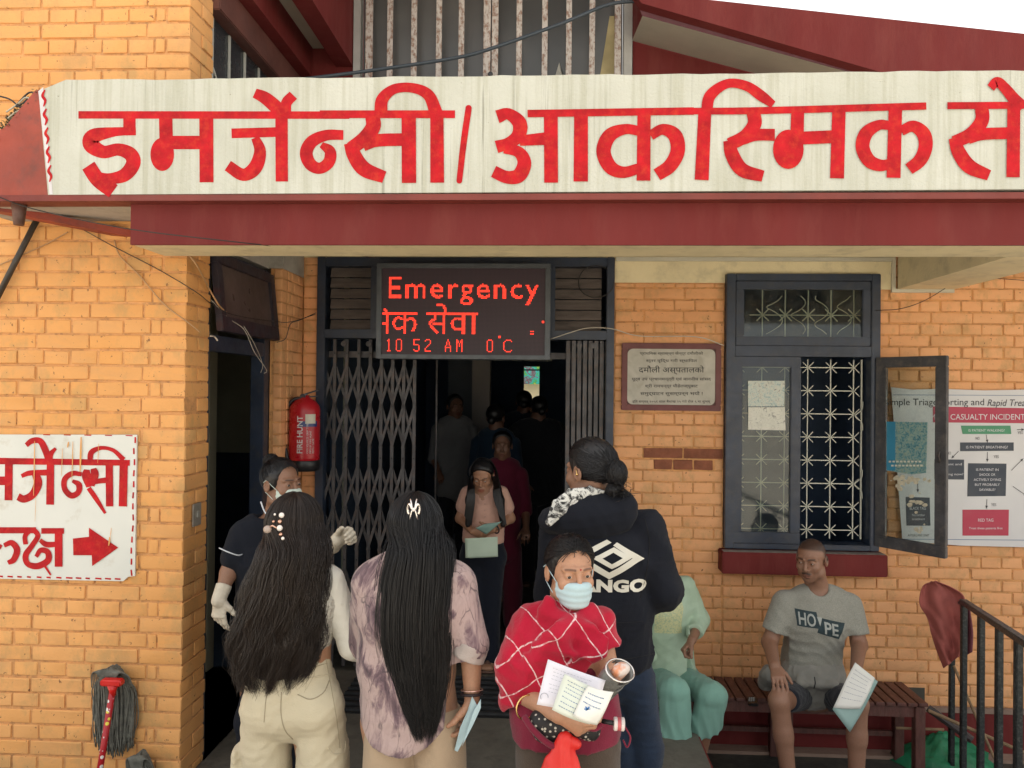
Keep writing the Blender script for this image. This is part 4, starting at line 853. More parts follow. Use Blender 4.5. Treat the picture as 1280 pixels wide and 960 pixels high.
for k in range(3):
    f = MB(); vs, fs = text_mesh(('CO2 SQUEEZE GRIP TYPE','MFG BY FIRE HUNT','REFILL DATE')[k], .016, align='LEFT'); f.add([cylw(.55+k*.2-(v[1])/er, zb0+.10+v[0]*1.0, .002) for v in vs], fs); f.build('lettering', mat('label_white', (.65,.62,.6), .5), ex)
f = MB(); f.lathe((ec.x, EY, zt0-.012), [(.022,0),(.026,.01),(.026,.03),(.016,.035),(.016,.05)], 16); f.obox((ec.x+.03, EY, zt0+.045), (.055,0,.018), (0,.010,0), (-.001,0,.004)); f.obox((ec.x+.03, EY, zt0+.020), (.050,0,.004), (0,.010,0), (0,0,.004)); f.lathe((ec.x-.005, EY-.02, zt0+.02), [(.018,0),(.018,.012)], 14, axis=(0,-1,0)); f.build('valve', mat('valve_metal', (.10,.10,.11), .35, .2, 8, 0, metal=.7), ex)
f = MB(); f.tube(spline([(ec.x-.01,EY-.01,zt0+.015),(ec.x-.07,EY-.03,zt0-.005),(ec.x-.115,EY-.03,zt0-.09),(ec.x-.118,EY-.04,zt0-.2),(ec.x-.09,EY-.06,zt0-.33),(ec.x-.075,EY-.065,zb0+.05)], 8), .011, 10); f.build('hose', BLACKP, ex, smooth=True)
f = MB(); f.box(ec.x-.22, ec.x-.06, EY+.0, EY+.02, zb0+.015, zb0+.045); f.box(ec.x-.02, ec.x+.02, EY+er, YB, zb0+.3, zb0+.33); f.build('bracket', BLACKP, ex)
# ---- bench ------------------------------------------------------------------
bn = empty('slatted_bench', 'brown wooden bench with short cross slats along the back wall', 'bench', (1.8, 4.6, LOWZ))
SZ = .05; bx0, bx1 = U(800, 860, 4.5).x, U(1161, 864, 4.48).x; by0, by1 = 4.47, 4.80
BR = mat('bench_brown', (.105,.040,.032), .5, .3, 9, .2, 70, stretch=(4,1,1), dirt=(.14,.09,.07), dirtamt=.4)
ns = 27; w_ = (bx1-bx0)/ns; sm = [MB().box(.004, w_-.005, 0, by1-by0, -.02, 0).mesh('slat') for _ in range(1)]
for me in sm:
    b_ = bmesh.new(); b_.from_mesh(me); bmesh.ops.bevel(b_, geom=list(b_.edges), offset=.003, segments=1, affect='EDGES'); b_.to_mesh(me); b_.free()
rr = random.Random(1)
for k in range(ns): shared('slat', sm[0], BR, bn, (bx0+k*w_, by0+rr.uniform(-.003,.003), SZ+rr.uniform(-.0015,.0015)))
f = MB(); f.box(bx0+.02, bx1-.03, by0+.02, by0+.045, SZ-.085, SZ-.022); f.box(bx0+.02, bx1-.03, by1-.045, by1-.02, SZ-.085, SZ-.022); f.box(bx1-.055, bx1-.031, by0+.046, by1-.046, SZ-.085, SZ-.022); f.build('apron', BR, bn)
for x in (bx0+.03, (bx0+bx1)/2, bx1-.075):
    for y in (by0+.0, by1-.07):
        f = MB(); f.box(x, x+.055, y+.001, y+.054, LOWZ+.001, SZ-.023); f.build('leg', BR, bn, bevel=.003)
f = MB(); f.box(bx0+.09, bx1-.08, by1-.05, by1-.03, LOWZ+.14, LOWZ+.17); f.build('stretcher', BR, bn)
# ---- hand rail --------------------------------------------------------------
rl = empty('metal_handrail', 'black steel handrail with square balusters at the right edge of the porch', 'handrail', (2.2, 4, LOWZ))
RM = mat('black_rail_steel', (.022,.026,.027), .42, .35, 30, .25, 90, metal=.3, dirt=(.12,.12,.11), dirtamt=.5)
r0 = U(1204, 752, 4.25); r1 = U(1300, 815, 3.05); 
dv = (r1-r0).normalized(); sdv = dv.cross(Vector((0,0,1))).normalized(); upv = sdv.cross(dv)
f = MB(); r1b = r0+dv*3.0; f.obox((r0+r1b)/2, dv*1.5, sdv*.019, upv*.014); f.build('top_rail', RM, rl, bevel=.003)
tgt = (1190, 1205, 1226.5, 1249, 1273, 1299, 1328)
for i, px in enumerate(tgt):
    if i == 0: P_ = U(1190, 800, 4.62); top_ = P_.z
    else:
        lo_, hi_ = 0.0, 3.0
        for _ in range(40):
            m_ = (lo_+hi_)/2; x_, y__, w__ = PX(r0+dv*m_)
            if x_ < px: lo_ = m_
            else: hi_ = m_
        P_ = r0+dv*lo_; top_ = P_.z-.012
    f = MB(); s = .014
    if i == 0: f.box(P_.x-s, P_.x+s, P_.y-s, P_.y+s, LOWZ, U(1190, 752, 4.62).z)
    else: f.box(P_.x-s, P_.x+s, P_.y-s, P_.y+s, LOWZ, top_)
    f.build('baluster', RM, rl, bevel=.003)
f = MB(); f.tube([U(1190,755,4.62)+Vector((0,0,0)), r0+Vector((0,0,-.005))], .012, 8); f.build('end_rail', RM, rl)
# ---- mops -------------------------------------------------------------------
YARN = mat('grey_mop_yarn', (.135,.135,.115), .95, .35, 40, .3, 200)
def mop(cx, cy, top, bottom, halfw, Y, label, seed, handle):
    mp = empty('mop', label, 'mop', (0,0,0)); rr = random.Random(seed); f = MB()
    for k in range(230):
        a = rr.uniform(-1, 1); lay = rr.random(); ct = U(cx, cy, Y); 
        w = halfw/960*Y; bz = U(cx, bottom+rr.uniform(-14, 6)-10*a*a, Y).z; tz = U(cx, top, Y).z
        x0_ = ct.x+a*.020; z0_ = ct.z; sx_ = a*w
        y_ = Y+.035-.050*lay*(1-a*a*.5)
        pts = [(x0_, Y+.01, z0_), (ct.x+sx_*.45, y_-.012, tz-.25*abs(a)**2*(tz-z0_)*3), (ct.x+sx_*.85, y_-.014, tz-.035-.05*abs(a)), (ct.x+sx_*1.0+rr.gauss(0,.004), y_, (tz*.6+bz*.4)), (ct.x+sx_*(.97+rr.uniform(-.12,.05))+rr.gauss(0,.006), y_+rr.gauss(0,.003), tz*.25+bz*.75), (ct.x+sx_*.85+rr.gauss(0,.010), y_+.004, bz)]
        f.tube(spline(pts, 4), .0027, 5)
    for k in range(26):
        a = -1+2*k/25; ct = U(cx, cy, Y); w = halfw/960*Y; tz = U(cx, top, Y).z
        f.tube(spline([(ct.x+a*.022, Y-.03, ct.z-.004), (ct.x+a*w*.55, Y-.040, ct.z+(tz-ct.z)*.75), (ct.x+a*w*.9, Y-.020, tz-.008-.03*a*a), (ct.x+a*w, Y+.0, tz-.06-.04*abs(a))], 4), .0027, 5)
    f.build('yarn', YARN, mp, smooth=True)['kind'] = 'stuff'
    if handle:
        hr = mat('mop_red_plastic', (.55,.012,.010), .3, .08, 8, 0); c = U(cx, cy, Y-.065); f = MB(); ww = 13.5/960*Y
        f.box(c.x-ww, c.x+ww, Y-.085, Y-.045, c.z-.016, c.z+.012); f.build('clamp', hr, mp, bevel=.006, seg=3)
        f = MB(); f.lathe((c.x+.002, Y-.065, c.z-.06), [(.014,0),(.015,.02),(.024,.047)], 16); f.build('socket', hr, mp, smooth=True)
        t = NT('floral_handle'); p = t.pos((1,1,1)); vo = t.nd('ShaderNodeTexVoronoi'); vo.inputs['Scale'].default_value = 42; t.L(p, vo.inputs[0]); k_ = t.ramp(vo.outputs['Distance'], [(.30, 1), (.36, 0)])
        yel = t.ramp(t.noise(p, 9, 1), [(.62, 0), (.64, 1)]); t.color(t.mix(k_, (.38,.008,.016), t.mix(yel, (.75,.72,.68), (.70,.60,.05)))); t.rough(.35)
        f = MB(); e = U(120, 990, Y-.10); f.tube([(c.x+.002, Y-.065, c.z-.035), tuple(e+(e-Vector((c.x,Y-.065,c.z)))*.25)], .0135, 14); f.build('handle', t.m, mp, smooth=True)
mop(140.5, 852, 832, 942, 27, YP-.05, 'grey string mop with red clamp and flowered handle hanging upside down on the pillar', 3, True)
mop(176, 958, 939, 1060, 18, YP-.06, 'second grey string mop, only its top showing, low on the left pillar', 9, False)
# ---- wires ------------------------------------------------------------------
def wire(name, pts, r, m, label, cat='wire'):
    o = MB().tube(spline([tuple(p) for p in pts], 8), r, 6).build(name, m, smooth=True); tag(o, label, cat); return o
BLK = mat('black_wire', (.015,.013,.012), .5, .1, 10, 0); TAN = mat('tan_wire', (.42,.24,.11), .6, .1, 10, 0); WHT = mat('white_wire', (.55,.5,.42), .5, .1, 10, 0)
wire('overhead_wire', [U(-10,243,YF+.0-.02), U(45,262,YF+.02), U(160,286,YF-.01), U(300,303,YF-.01), U(420,316,3.6), U(475,323,4.6)], .0022, BLK, 'thin black wire running under the canopy edge to the LED board')
wire('wall_wire', [U(50,265,YP-.03), U(90,280,YP-.03), U(140,307,YP-.02), U(200,338,YP-.01), U(245,365,YP-.01), U(262,378,YP+.2), U(290,393,3.7), U(345,402,4.3), U(365,402,4.45), U(394,393,4.8)], .0022, BLK, 'black wire crossing the pillar bricks below the canopy')
wire('wall_wire', [U(-5,333,YP-.01), U(25,320,YP-.012), U(60,304,YP-.012), U(85,290,YP-.02)], .0030, TAN, 'pale painted wire at the far left of the pillar')
wire('wall_wire', [U(143,300,YP-.012), U(150,320,YP-.012), U(175,345,YP-.012), U(205,380,YP-.012), U(235,403,YP-.012), U(250,415,YP+.02)], .0034, TAN, 'painted cable hugging the pillar bricks diagonally under the canopy')
wire('wall_wire', [U(228,310,YP-.012), U(245,330,YP-.01), U(262,362,YP+.18), U(274,382,3.62), U(285,392,3.8)], .0045, TAN, 'tan cable drooping round the pillar corner beside the transom')
wire('wall_wire', [U(264,375,3.6), U(286,398,3.75), U(305,412,3.9), U(318,440,4.0), U(333,462,4.2), U(330,467,4.2)], .0018, WHT, 'thin pale flex dangling in front of the side door')
wire('wall_wire', [U(300,400,3.9), U(318,430,4.0), U(328,455,4.2), U(326,466,4.2)], .0016, WHT, 'second thin pale flex beside the first at the side door')
wire('wall_wire', [U(263,420,3.55), U(268,421,3.6), U(272,426,3.6)], .004, WHT, 'short white cable stub on the pillar edge')
wire('wall_wire', [U(346,428,4.4), U(357,423,4.43), U(363,405,4.43), U(375,400,4.5), U(395,391,4.8)], .0024, BLK, 'dark wire looping over the brick pier above the extinguisher')
wire('wall_wire', [U(688,424,4.8), U(712,416,4.8), U(735,410,4.8), U(765,411,4.8), U(800,420,4.8), U(870,421,4.8), U(905,432,4.8)], .0030, WHT, 'white wire from the LED board across to the window')
wire('cable_coil', [U(745+22*math.cos(a/3.1)*(1+.03*math.sin(a)), 352+20*math.sin(a/3.1), 4.79+.002*a) for a in range(0, 40)], .0032, BLK, 'coil of dark cable hanging right of the LED board', 'cable coil')
wire('wall_wire', [U(1095,388,4.8), U(1125,386,4.8), U(1155,376,4.8), U(1185,358,4.78), U(1188,355,4.75)], .0024, BLK, 'dark wire rising from the window to the cross beam')
wire('wall_wire', [U(1230,347,4.8), U(1260,349,4.8), U(1300,352,4.8)], .0018, BLK, 'thin dark wire right of the cross beam')
rr = random.Random(8)
for lab, pts in (('black cable looping over the leaf litter at the canopy corner', [(-10,118),(12,124),(26,134),(34,124),(30,128),(20,133),(36,116),(46,120),(50,130)]), ('pale wire tangled in the debris at the canopy corner', [(8,140),(22,130),(32,122),(38,126),(30,136),(20,140),(10,148)])):
    wire('tangled_wire', [U(x, y, YF+.05) for x, y in pts], .0035, BLK if 'black' in lab else mat('pale_wire', (.4,.38,.3), .6), lab)
o = MB().tube([U(50,267,YP-.03), U(-10,385,YP-.03)], .013, 12).build('brace_pipe', mat('dark_brace', (.035,.03,.025), .5, .3, 12), smooth=True); tag(o, 'dark slanting pipe below the canopy at the far left', 'pipe')
# ---- floor grate ------------------------------------------------------------
gy0, gy1 = UZ(620, 897, .004).y, UZ(620, 846, .004).y; gr = empty('floor_grate', 'black bar grate set in the floor across the doorway', 'floor grate', (0, gy0, 0))
gxa, gxb = -1.2, XSTEP-.03
f = MB(); f.box(gxa, gxb, gy0, gy1, .0005, .003); f.build('drain', mat('drain_black', (.006,.007,.008), .8), gr)
nb = 8
for k in range(nb):
    y = gy0+(gy1-gy0)*(k+.5)/nb; f = MB(); f.box(gxa, gxb, y-.010, y+.010, .0035, .016); f.build('bar', mat('grate_bar', (.05,.052,.055), .5, .3, 14, .2, metal=.4), gr)
# ---- cloth on the rail ------------------------------------------------------
RC = mat('faded_red_cloth', (.36,.10,.085), .9, .15, 10, .3, 120)
def cloth_sheet(name, outline, Yf, m, label, cat, nx=40, ny=40, thick=.004, fold=None):
    """cloth from an outline: left and right edge curves per row (px), with depth function."""
    L_, R_ = [spline(c, 6) for c in outline]; f = MB()
    def at(c, t): k = t*(len(c)-1); i = min(int(k), len(c)-2); a, b = c[i], c[i+1]; u = k-i; return (a[0]+(b[0]-a[0])*u, a[1]+(b[1]-a[1])*u)
    for j in range(ny+1):
        l, r = at(L_, j/ny), at(R_, j/ny)
        for i in range(nx+1):
            u = i/nx; f.v.append(tuple(U(l[0]+(r[0]-l[0])*u, l[1]+(r[1]-l[1])*u, Yf(u, j/ny))))
    f.f = [(j*(nx+1)+i, j*(nx+1)+i+1, (j+1)*(nx+1)+i+1, (j+1)*(nx+1)+i) for j in range(ny) for i in range(nx)]; f.mi = [0]*len(f.f)
    o = f.build(name, m, smooth=True); md = o.modifiers.new('solid', 'SOLIDIFY'); md.thickness = thick; tag(o, label, cat); return o
cloth_sheet('red_cloth', ([(1164,727),(1153,733),(1149,754),(1158,770),(1164,790),(1172,815),(1180,835)], [(1170,726),(1192,735),(1206,747),(1206,772),(1205,792),(1204,808),(1198,821)]),
    lambda u, v: 4.42-.10*u+.022*math.sin(u*9+v*3)+.006*math.sin(u*19-v*12+2*math.sin(v*5))*(.3+v), RC, 'faded red cloth draped over the end of the handrail', 'cloth')
cloth_sheet('red_cloth', ([(1205,752),(1206,790),(1204,822)], [(1212,760),(1216,790),(1215,815)]), lambda u, v: 4.30+.02*math.sin(u*5), mat('dusky_cloth', (.15,.04,.055), .9, .15, 10), 'darker hanging end of cloth behind the first baluster of the handrail', 'cloth', 10, 14)
# ---- odds and ends by the rail ----------------------------------------------
GT = mat('green_tarpaulin', (.012,.16,.075), .5, .3, 8, .4, 30)
f = MB(); n = 26; rr = random.Random(11); c = UZ(1185, 955, LOWZ)
for j in range(n+1):
    for i in range(n+1):
        u, v = i/n*2-1, j/n*2-1; r_ = math.hypot(u, v); h_ = max(0, .11*(1-r_**1.3))+(.03*abs(math.sin(u*7+v*3+math.sin(v*9)))+.022*abs(math.sin(v*13-u*8)))*(1-min(r_,1))**.5
        f.v.append((c.x+u*.30+.03*math.sin(v*5), c.y+.10+v*.24+.03*math.sin(u*4), LOWZ+.004+max(h_, 0)))
f.f = [(j*(n+1)+i, j*(n+1)+i+1, (j+1)*(n+1)+i+1, (j+1)*(n+1)+i) for j in range(n) for i in range(n)]; f.mi = [0]*len(f.f)
o = f.build('green_tarpaulin', GT, smooth=True); tag(o, 'crumpled green tarpaulin on the floor by the bench end', 'tarpaulin')
WD = mat('old_wood_stick', (.20,.13,.07), .8, .3, 12, .3)
for (a_, ya, b_, yb, r_, lab) in (((1192,832),4.55,(1243,948),4.3,.008,'thin wooden stick leaning beside the cloth'), ((1120,910),4.55,(1180,912),4.5,.008,'pale stick lying under the bench end'), ((1160,888),4.5,(1290,945),4.35,.010,'long pale stick slanting behind the balusters'), ((1160,885),4.62,(1215,925),4.5,.022,'dark pipe leaning behind the bench end')):
    o = MB().tube([U(*a_, ya), U(*b_, yb)], r_, 8).build('stick', WD if 'dark' not in lab else mat('dark_pipe', (.05,.04,.04), .6, .3, 9)); tag(o, lab, 'stick')
a = U(1256, 955, 4.35); f = MB(); f.lathe((a.x, a.y, LOWZ+.01), [(.03,0),(.06,.02),(.065,.06),(.05,.10),(.02,.12)], 18); o = f.build('red_pot', mat('bright_red_plastic', (.45,.015,.03), .35, .1), smooth=True); tag(o, 'round red plastic pot standing behind the balusters', 'pot')
a = U(1215, 935, 4.45); f = MB(); f.lathe((a.x, a.y, LOWZ+.002), [(.05,0),(.09,.03),(.08,.07),(.03,.09)], 14); o = f.build('stone', mat('grey_stone', (.10,.085,.07), .9, .4, 20, .6), smooth=True); tag(o, 'rough grey stone beside the green tarpaulin', 'stone')
# ================================================================ PEOPLE (smooth bodies from distance fields)
A_ = lambda p: np.array(tuple(p), dtype=np.float32)
def unit(v): v = A_(v); return v/(np.linalg.norm(v)+1e-9)
def smin(a, b, k):
    if k <= 0: return np.minimum(a, b)
    h = np.clip(.5+.5*(b-a)/k, 0, 1); return b*(1-h)+a*h-k*h*(1-h)
class SDF:
    def __init__(s): s.p = []
    def _add(s, fn, lo, hi, k, op): s.p.append((fn, np.minimum(lo, hi), np.maximum(lo, hi), k, op)); return s
    def cap(s, a, b, ra, rb, k=.02, op='u'):
        a, b = A_(a), A_(b); ab = b-a; L2 = float(ab@ab)+1e-9; r = max(ra, rb)
        def fn(X, Y, Z):
            t = np.clip(((X-a[0])*ab[0]+(Y-a[1])*ab[1]+(Z-a[2])*ab[2])/L2, 0, 1)
            return np.sqrt((X-a[0]-t*ab[0])**2+(Y-a[1]-t*ab[1])**2+(Z-a[2]-t*ab[2])**2)-(ra+(rb-ra)*t)
        return s._add(fn, np.minimum(a, b)-r, np.maximum(a, b)+r, k, op)
    def ecap(s, a, b, wa, wb, side, k=.03, op='u'):
        """capsule with elliptical section: wa, wb = (half width along side, half depth)"""
        a, b = A_(a), A_(b); ab = b-a; L = np.linalg.norm(ab)+1e-9; ax = ab/L; sd = A_(side); sd = unit(sd-ax*(sd@ax)); fr = np.cross(ax, sd); r = max(*wa, *wb)
        def fn(X, Y, Z):
            x, y, z = X-a[0], Y-a[1], Z-a[2]; t0 = x*ax[0]+y*ax[1]+z*ax[2]; t = np.clip(t0/L, 0, 1); e = t0-t*L
            ps = x*sd[0]+y*sd[1]+z*sd[2]; pf = x*fr[0]+y*fr[1]+z*fr[2]; w = wa[0]+(wb[0]-wa[0])*t; d = wa[1]+(wb[1]-wa[1])*t
            m = np.minimum(w, d); q = np.sqrt((ps/w)**2+(pf/d)**2+(e/m)**2); return (q-1)*m
        return s._add(fn, np.minimum(a, b)-r, np.maximum(a, b)+r, k, op)
    def ell(s, c, rad, R=None, k=.015, op='u'):
        c = A_(c); R = np.eye(3, dtype=np.float32) if R is None else R; m = min(rad); r = max(rad)
        def fn(X, Y, Z):
            x, y, z = X-c[0], Y-c[1], Z-c[2]
            u = (x*R[0,0]+y*R[1,0]+z*R[2,0])/rad[0]; v = (x*R[0,1]+y*R[1,1]+z*R[2,1])/rad[1]; w = (x*R[0,2]+y*R[1,2]+z*R[2,2])/rad[2]
            q = np.sqrt(u*u+v*v+w*w)+1e-6; g = np.sqrt((u/rad[0])**2+(v/rad[1])**2+(w/rad[2])**2)+1e-6
            return q*(q-1)/g
        return s._add(fn, c-r, c+r, k, op)
    def cut(s, point, normal, k=.004):        # removes the side the normal points to
        p, n = A_(point), unit(normal)
        return s._add(lambda X, Y, Z: (X-p[0])*n[0]+(Y-p[1])*n[1]+(Z-p[2])*n[2], None if False else np.full(3, -1e3), np.full(3, 1e3), k, 'i')
    def disp(s, fn): return s._add(fn, np.full(3, -1e3), np.full(3, 1e3), 0, 'd')
    def merge(s, o): s.p += o.p; return s
    def bounds(s):
        B = [(p[1], p[2]) for p in s.p if p[4] == 'u']; return np.min([b[0] for b in B], 0)-.02, np.max([b[1] for b in B], 0)+.02
    def grid(s, lo, hi, h):
        ax = [np.arange(lo[i], hi[i]+h, h, dtype=np.float32) for i in range(3)]; D = np.full([len(a) for a in ax], .12, np.float32)
        for fn, a, b, k, op in s.p:
            m = k+2*h+.01; sl = []
            for i in range(3):
                i0 = max(0, int((a[i]-m-lo[i])/h)) if a[i] > -900 else 0; i1 = min(len(ax[i]), int((b[i]+m-lo[i])/h)+2) if b[i] < 900 else len(ax[i])
                sl.append(slice(i0, max(i0, i1)))
            if any(q.stop <= q.start for q in sl): continue
            d = fn(ax[0][sl[0]][:,None,None], ax[1][sl[1]][None,:,None], ax[2][sl[2]][None,None,:]); T = D[tuple(sl)]
            if op == 'u': D[tuple(sl)] = smin(T, d, k)
            elif op == 's': D[tuple(sl)] = -smin(-T, d, k)
            elif op == 'i': D[tuple(sl)] = -smin(-T, -d, k)
            elif op == 'd': D[tuple(sl)] = T+d
        return D, ax
def surfnet(D, lo, h):
    nx, ny, nz = D.shape
    if min(D.shape) < 3: return np.zeros((0,3)), np.zeros((0,4), int)
    ins = D < 0; cnt = np.zeros((nx-1, ny-1, nz-1), np.int8)
    for a in (0,1):
        for b in (0,1):
            for c in (0,1): cnt += ins[a:nx-1+a, b:ny-1+b, c:nz-1+c]
    act = (cnt > 0) & (cnt < 8); idx = np.full(act.shape, -1, np.int64); I = np.argwhere(act); idx[act] = np.arange(len(I))
    if len(I) == 0: return np.zeros((0,3)), np.zeros((0,4), int)
    acc = np.zeros((len(I), 3)); n = np.zeros(len(I)); i, j, k = I.T
    cs = [(a,b,c) for a in (0,1) for b in (0,1) for c in (0,1)]
    for p in cs:
        for ax in range(3):
            if p[ax]: continue
            q = list(p); q[ax] = 1
            v0 = D[i+p[0], j+p[1], k+p[2]]; v1 = D[i+q[0], j+q[1], k+q[2]]; m = (v0 < 0) != (v1 < 0)
            t = np.where(m, v0/(v0-v1+1e-12), 0); pt = np.array(p, float)[None,:].repeat(len(I), 0); pt[:,ax] = t
            acc[m] += pt[m]; n[m] += 1
    V = (I+acc/n[:,None])*h+np.array(lo)[None,:]; F = []
    for ax in range(3):
        s0 = [slice(None)]*3; s1 = [slice(None)]*3; s0[ax] = slice(0, -1); s1[ax] = slice(1, None)
        a, b = ins[tuple(s0)], ins[tuple(s1)]; E = np.argwhere(a != b); u, v = (ax+1)%3, (ax+2)%3
        E = E[(E[:,u] > 0) & (E[:,v] > 0) & (E[:,u] < D.shape[u]-1) & (E[:,v] < D.shape[v]-1)]
        if len(E) == 0: continue
        def cell(du, dv): q = E.copy(); q[:,u] -= du; q[:,v] -= dv; return idx[q[:,0], q[:,1], q[:,2]]
        Q = np.stack([cell(1,1), cell(0,1), cell(0,0), cell(1,0)], 1); fl = ~a[E[:,0],E[:,1],E[:,2]]; Q[fl] = Q[fl][:,::-1]; F.append(Q)
    F = np.concatenate(F); F = F[(F >= 0).all(1)]; return V, F
def np_mesh(name, V, F, m=None, parent=None, smooth=True, colors=None):
    me = bpy.data.meshes.new(name); k = F.shape[1]; me.vertices.add(len(V)); me.vertices.foreach_set('co', np.asarray(V, np.float32).ravel())
    me.loops.add(F.size); me.loops.foreach_set('vertex_index', F.astype(np.int32).ravel()); me.polygons.add(len(F)); me.polygons.foreach_set('loop_start', np.arange(0, F.size, k, dtype=np.int32))
    try: me.polygons.foreach_set('loop_total', np.full(len(F), k, np.int32))
    except Exception: pass
    me.update(calc_edges=True); me.validate()
    if smooth: me.shade_smooth()
    if colors is not None:
        at = me.color_attributes.new('tint', 'FLOAT_COLOR', 'POINT'); at.data.foreach_set('color', np.asarray(colors, np.float32).ravel())
    return link(name, me, m, parent)
def field_mesh(S, h=.007, boxes=()):
    """mesh the field at spacing h; each box (lo, hi, hfine) is meshed finer and replaces the coarse faces inside it."""
    lo, hi = S.bounds(); D, ax = S.grid(lo, hi, h); V, F = surfnet(D, lo, h); Vs, Fs = [V], []
    C = V[F].mean(1); keep = np.ones(len(F), bool)
    for (a, b, hf) in boxes: keep &= ~((C > A_(a)+h*.6).all(1) & (C < A_(b)-h*.6).all(1))
    Fs.append(F[keep]); off = len(V)
    for n, (a, b, hf) in enumerate(boxes):
        a, b = A_(a), A_(b); D, ax = S.grid(a, b, hf); V2, F2 = surfnet(D, a, hf)
        if len(F2) == 0: continue
        C = V2[F2].mean(1); kp = np.ones(len(F2), bool)
        for (a2, b2, h2) in boxes[:n]: kp &= ~((C > A_(a2)+hf).all(1) & (C < A_(b2)-hf).all(1))
        Vs.append(V2); Fs.append(F2[kp]+off); off += len(V2)
    V = np.concatenate(Vs); F = np.concatenate(Fs); used = np.zeros(len(V), bool); used[F.ravel()] = True; mp = np.cumsum(used)-1; return V[used], mp[F]
def wrinkle(amp, scale, axis=(1,1,1), seed=0, sharp=True):
    r = np.random.RandomState(seed); ks = [(r.randn(3)*A_(axis)*scale, r.randn(3)*A_(axis)*scale*.6, r.rand()*6, r.rand()*6) for _ in range(3)]
    def fn(X, Y, Z):
        out = 0
        for a, b, p, q in ks:
            w = np.sin(X*b[0]+Y*b[1]+Z*b[2]+q); s = np.sin(X*a[0]+Y*a[1]+Z*a[2]+p+1.6*w); out = out+(np.abs(s)-.6 if sharp else s)
        return (amp*out/2).astype(np.float32)
    return fn
def frame_of(fwd, up=(0,0,1)):
    f = unit(fwd); r = unit(np.cross(f, A_(up))); u = np.cross(r, f); return np.stack([r, f, u], 1)      # columns: right, forward, up
def head_sdf(S, c, R, s=1., male=False, masked=False, ears=True, neck_to=None, nr=.05):
    c = A_(c); L = lambda x, y, z: c+R@A_((x*s, y*s, z*s)); e = lambda x, y, z, r, k=.015, op='u': S.ell(L(x,y,z), tuple(q*s for q in r), R, k*s, op)
    e(0,-.012,.030,(.071,.087,.077)); e(0,.018,-.040,(.060 if male else .0565,.066,.068), .03); e(0,.045,-.070,(.040,.042,.036), .025); e(0,.064,-.096,(.020,.018,.015), .02)
    for q in (-1,1):
        e(q*.036,.060,-.022,(.024,.022,.024), .02); e(q*.050,.010,-.070,(.018,.035,.022), .02)
        S.cap(L(q*.012,.083,.028), L(q*.044,.066,.026), .009*s, .008*s, .016*s)
        e(q*.031,.092,.008,(.017,.012,.011), .012, 's')
        e(q*.031,.0715,.006,(.0145,.0145,.0140), .004); e(q*.031,.092,.0052,(.0122,.013,.0025 if male else .0050), .0022, 's')
        if ears:
            e(q*.077,-.012,-.004,(.008,.020,.031), .008); e(q*.083,-.010,.000,(.006,.010,.017), .003, 's')
    S.cap(L(0,.084,.012), L(0,.101,-.024), .0068*s, (.0105 if male else .0092)*s, .012*s); 
    for q in (-1,1): e(q*(.0125 if male else .0105),.090,-.030,(.0078,.011,.0072), .006)
    e(0,.086,-.056,(.024,.012,.0085), .008); e(0,.084,-.069,(.020,.012,.008), .006); S.cap(L(-.021,.091,-.0625), L(.021,.091,-.0625), .0022*s, .0022*s, .004*s, 's')
    if neck_to is not None: S.cap(L(0,-.018,-.055), neck_to, nr*s, nr*1.12*s, .03*s)
    return L
def hand_sdf(S, w, d, pn, th, s=1., curl=(.5,.5,.55,.6), spread=.10, thumb=(.7,.35), r=1.0):
    """w wrist, d pointing direction, pn palm normal (the way fingers close), th direction of the thumb side."""
    w = A_(w); d = unit(d); th = A_(th); th = unit(th-d*(th@d)); pn = A_(pn); c = np.cross(d, th); pn = c if c@pn > 0 else -c
    S.ecap(w+d*.010*s, w+d*.078*s, (.026*s*r,.018*s*r), (.037*s*r,.014*s*r), th, .012*s)
    for i, (o, L, q) in enumerate(((.027,.074,0), (.0095,.082,.3), (-.009,.076,.6), (-.026,.060,1))):
        p = w+d*(.083-.004*abs(i-1))*s+th*o*s; dd = unit(d+th*spread*(1-i*.7)); a = 0; rr = .0094*s*r
        for m, fr in enumerate((.44, .31, .25)):
            a += curl[i]*(1.0, 1.1, .7)[m]; v = dd*math.cos(a)+pn*math.sin(a); p2 = p+v*L*fr*s; S.cap(p, p2, rr*(1-.10*m), rr*(.9-.10*m), .0045*s); p = p2
    p = w+d*.022*s+th*.024*s+pn*.006*s; v = unit(d*.75+th*thumb[0]+pn*thumb[1]); S.cap(p, p+v*.036*s, .0145*s*r, .0115*s*r, .012*s); p = p+v*.036*s
    v = unit(v*.8+d*.35+pn*.2); S.cap(p, p+v*.028*s, .0108*s*r, .0095*s*r, .005*s); p = p+v*.028*s; v = unit(v+pn*.35); S.cap(p, p+v*.022*s, .0098*s*r, .0078*s*r, .005*s)
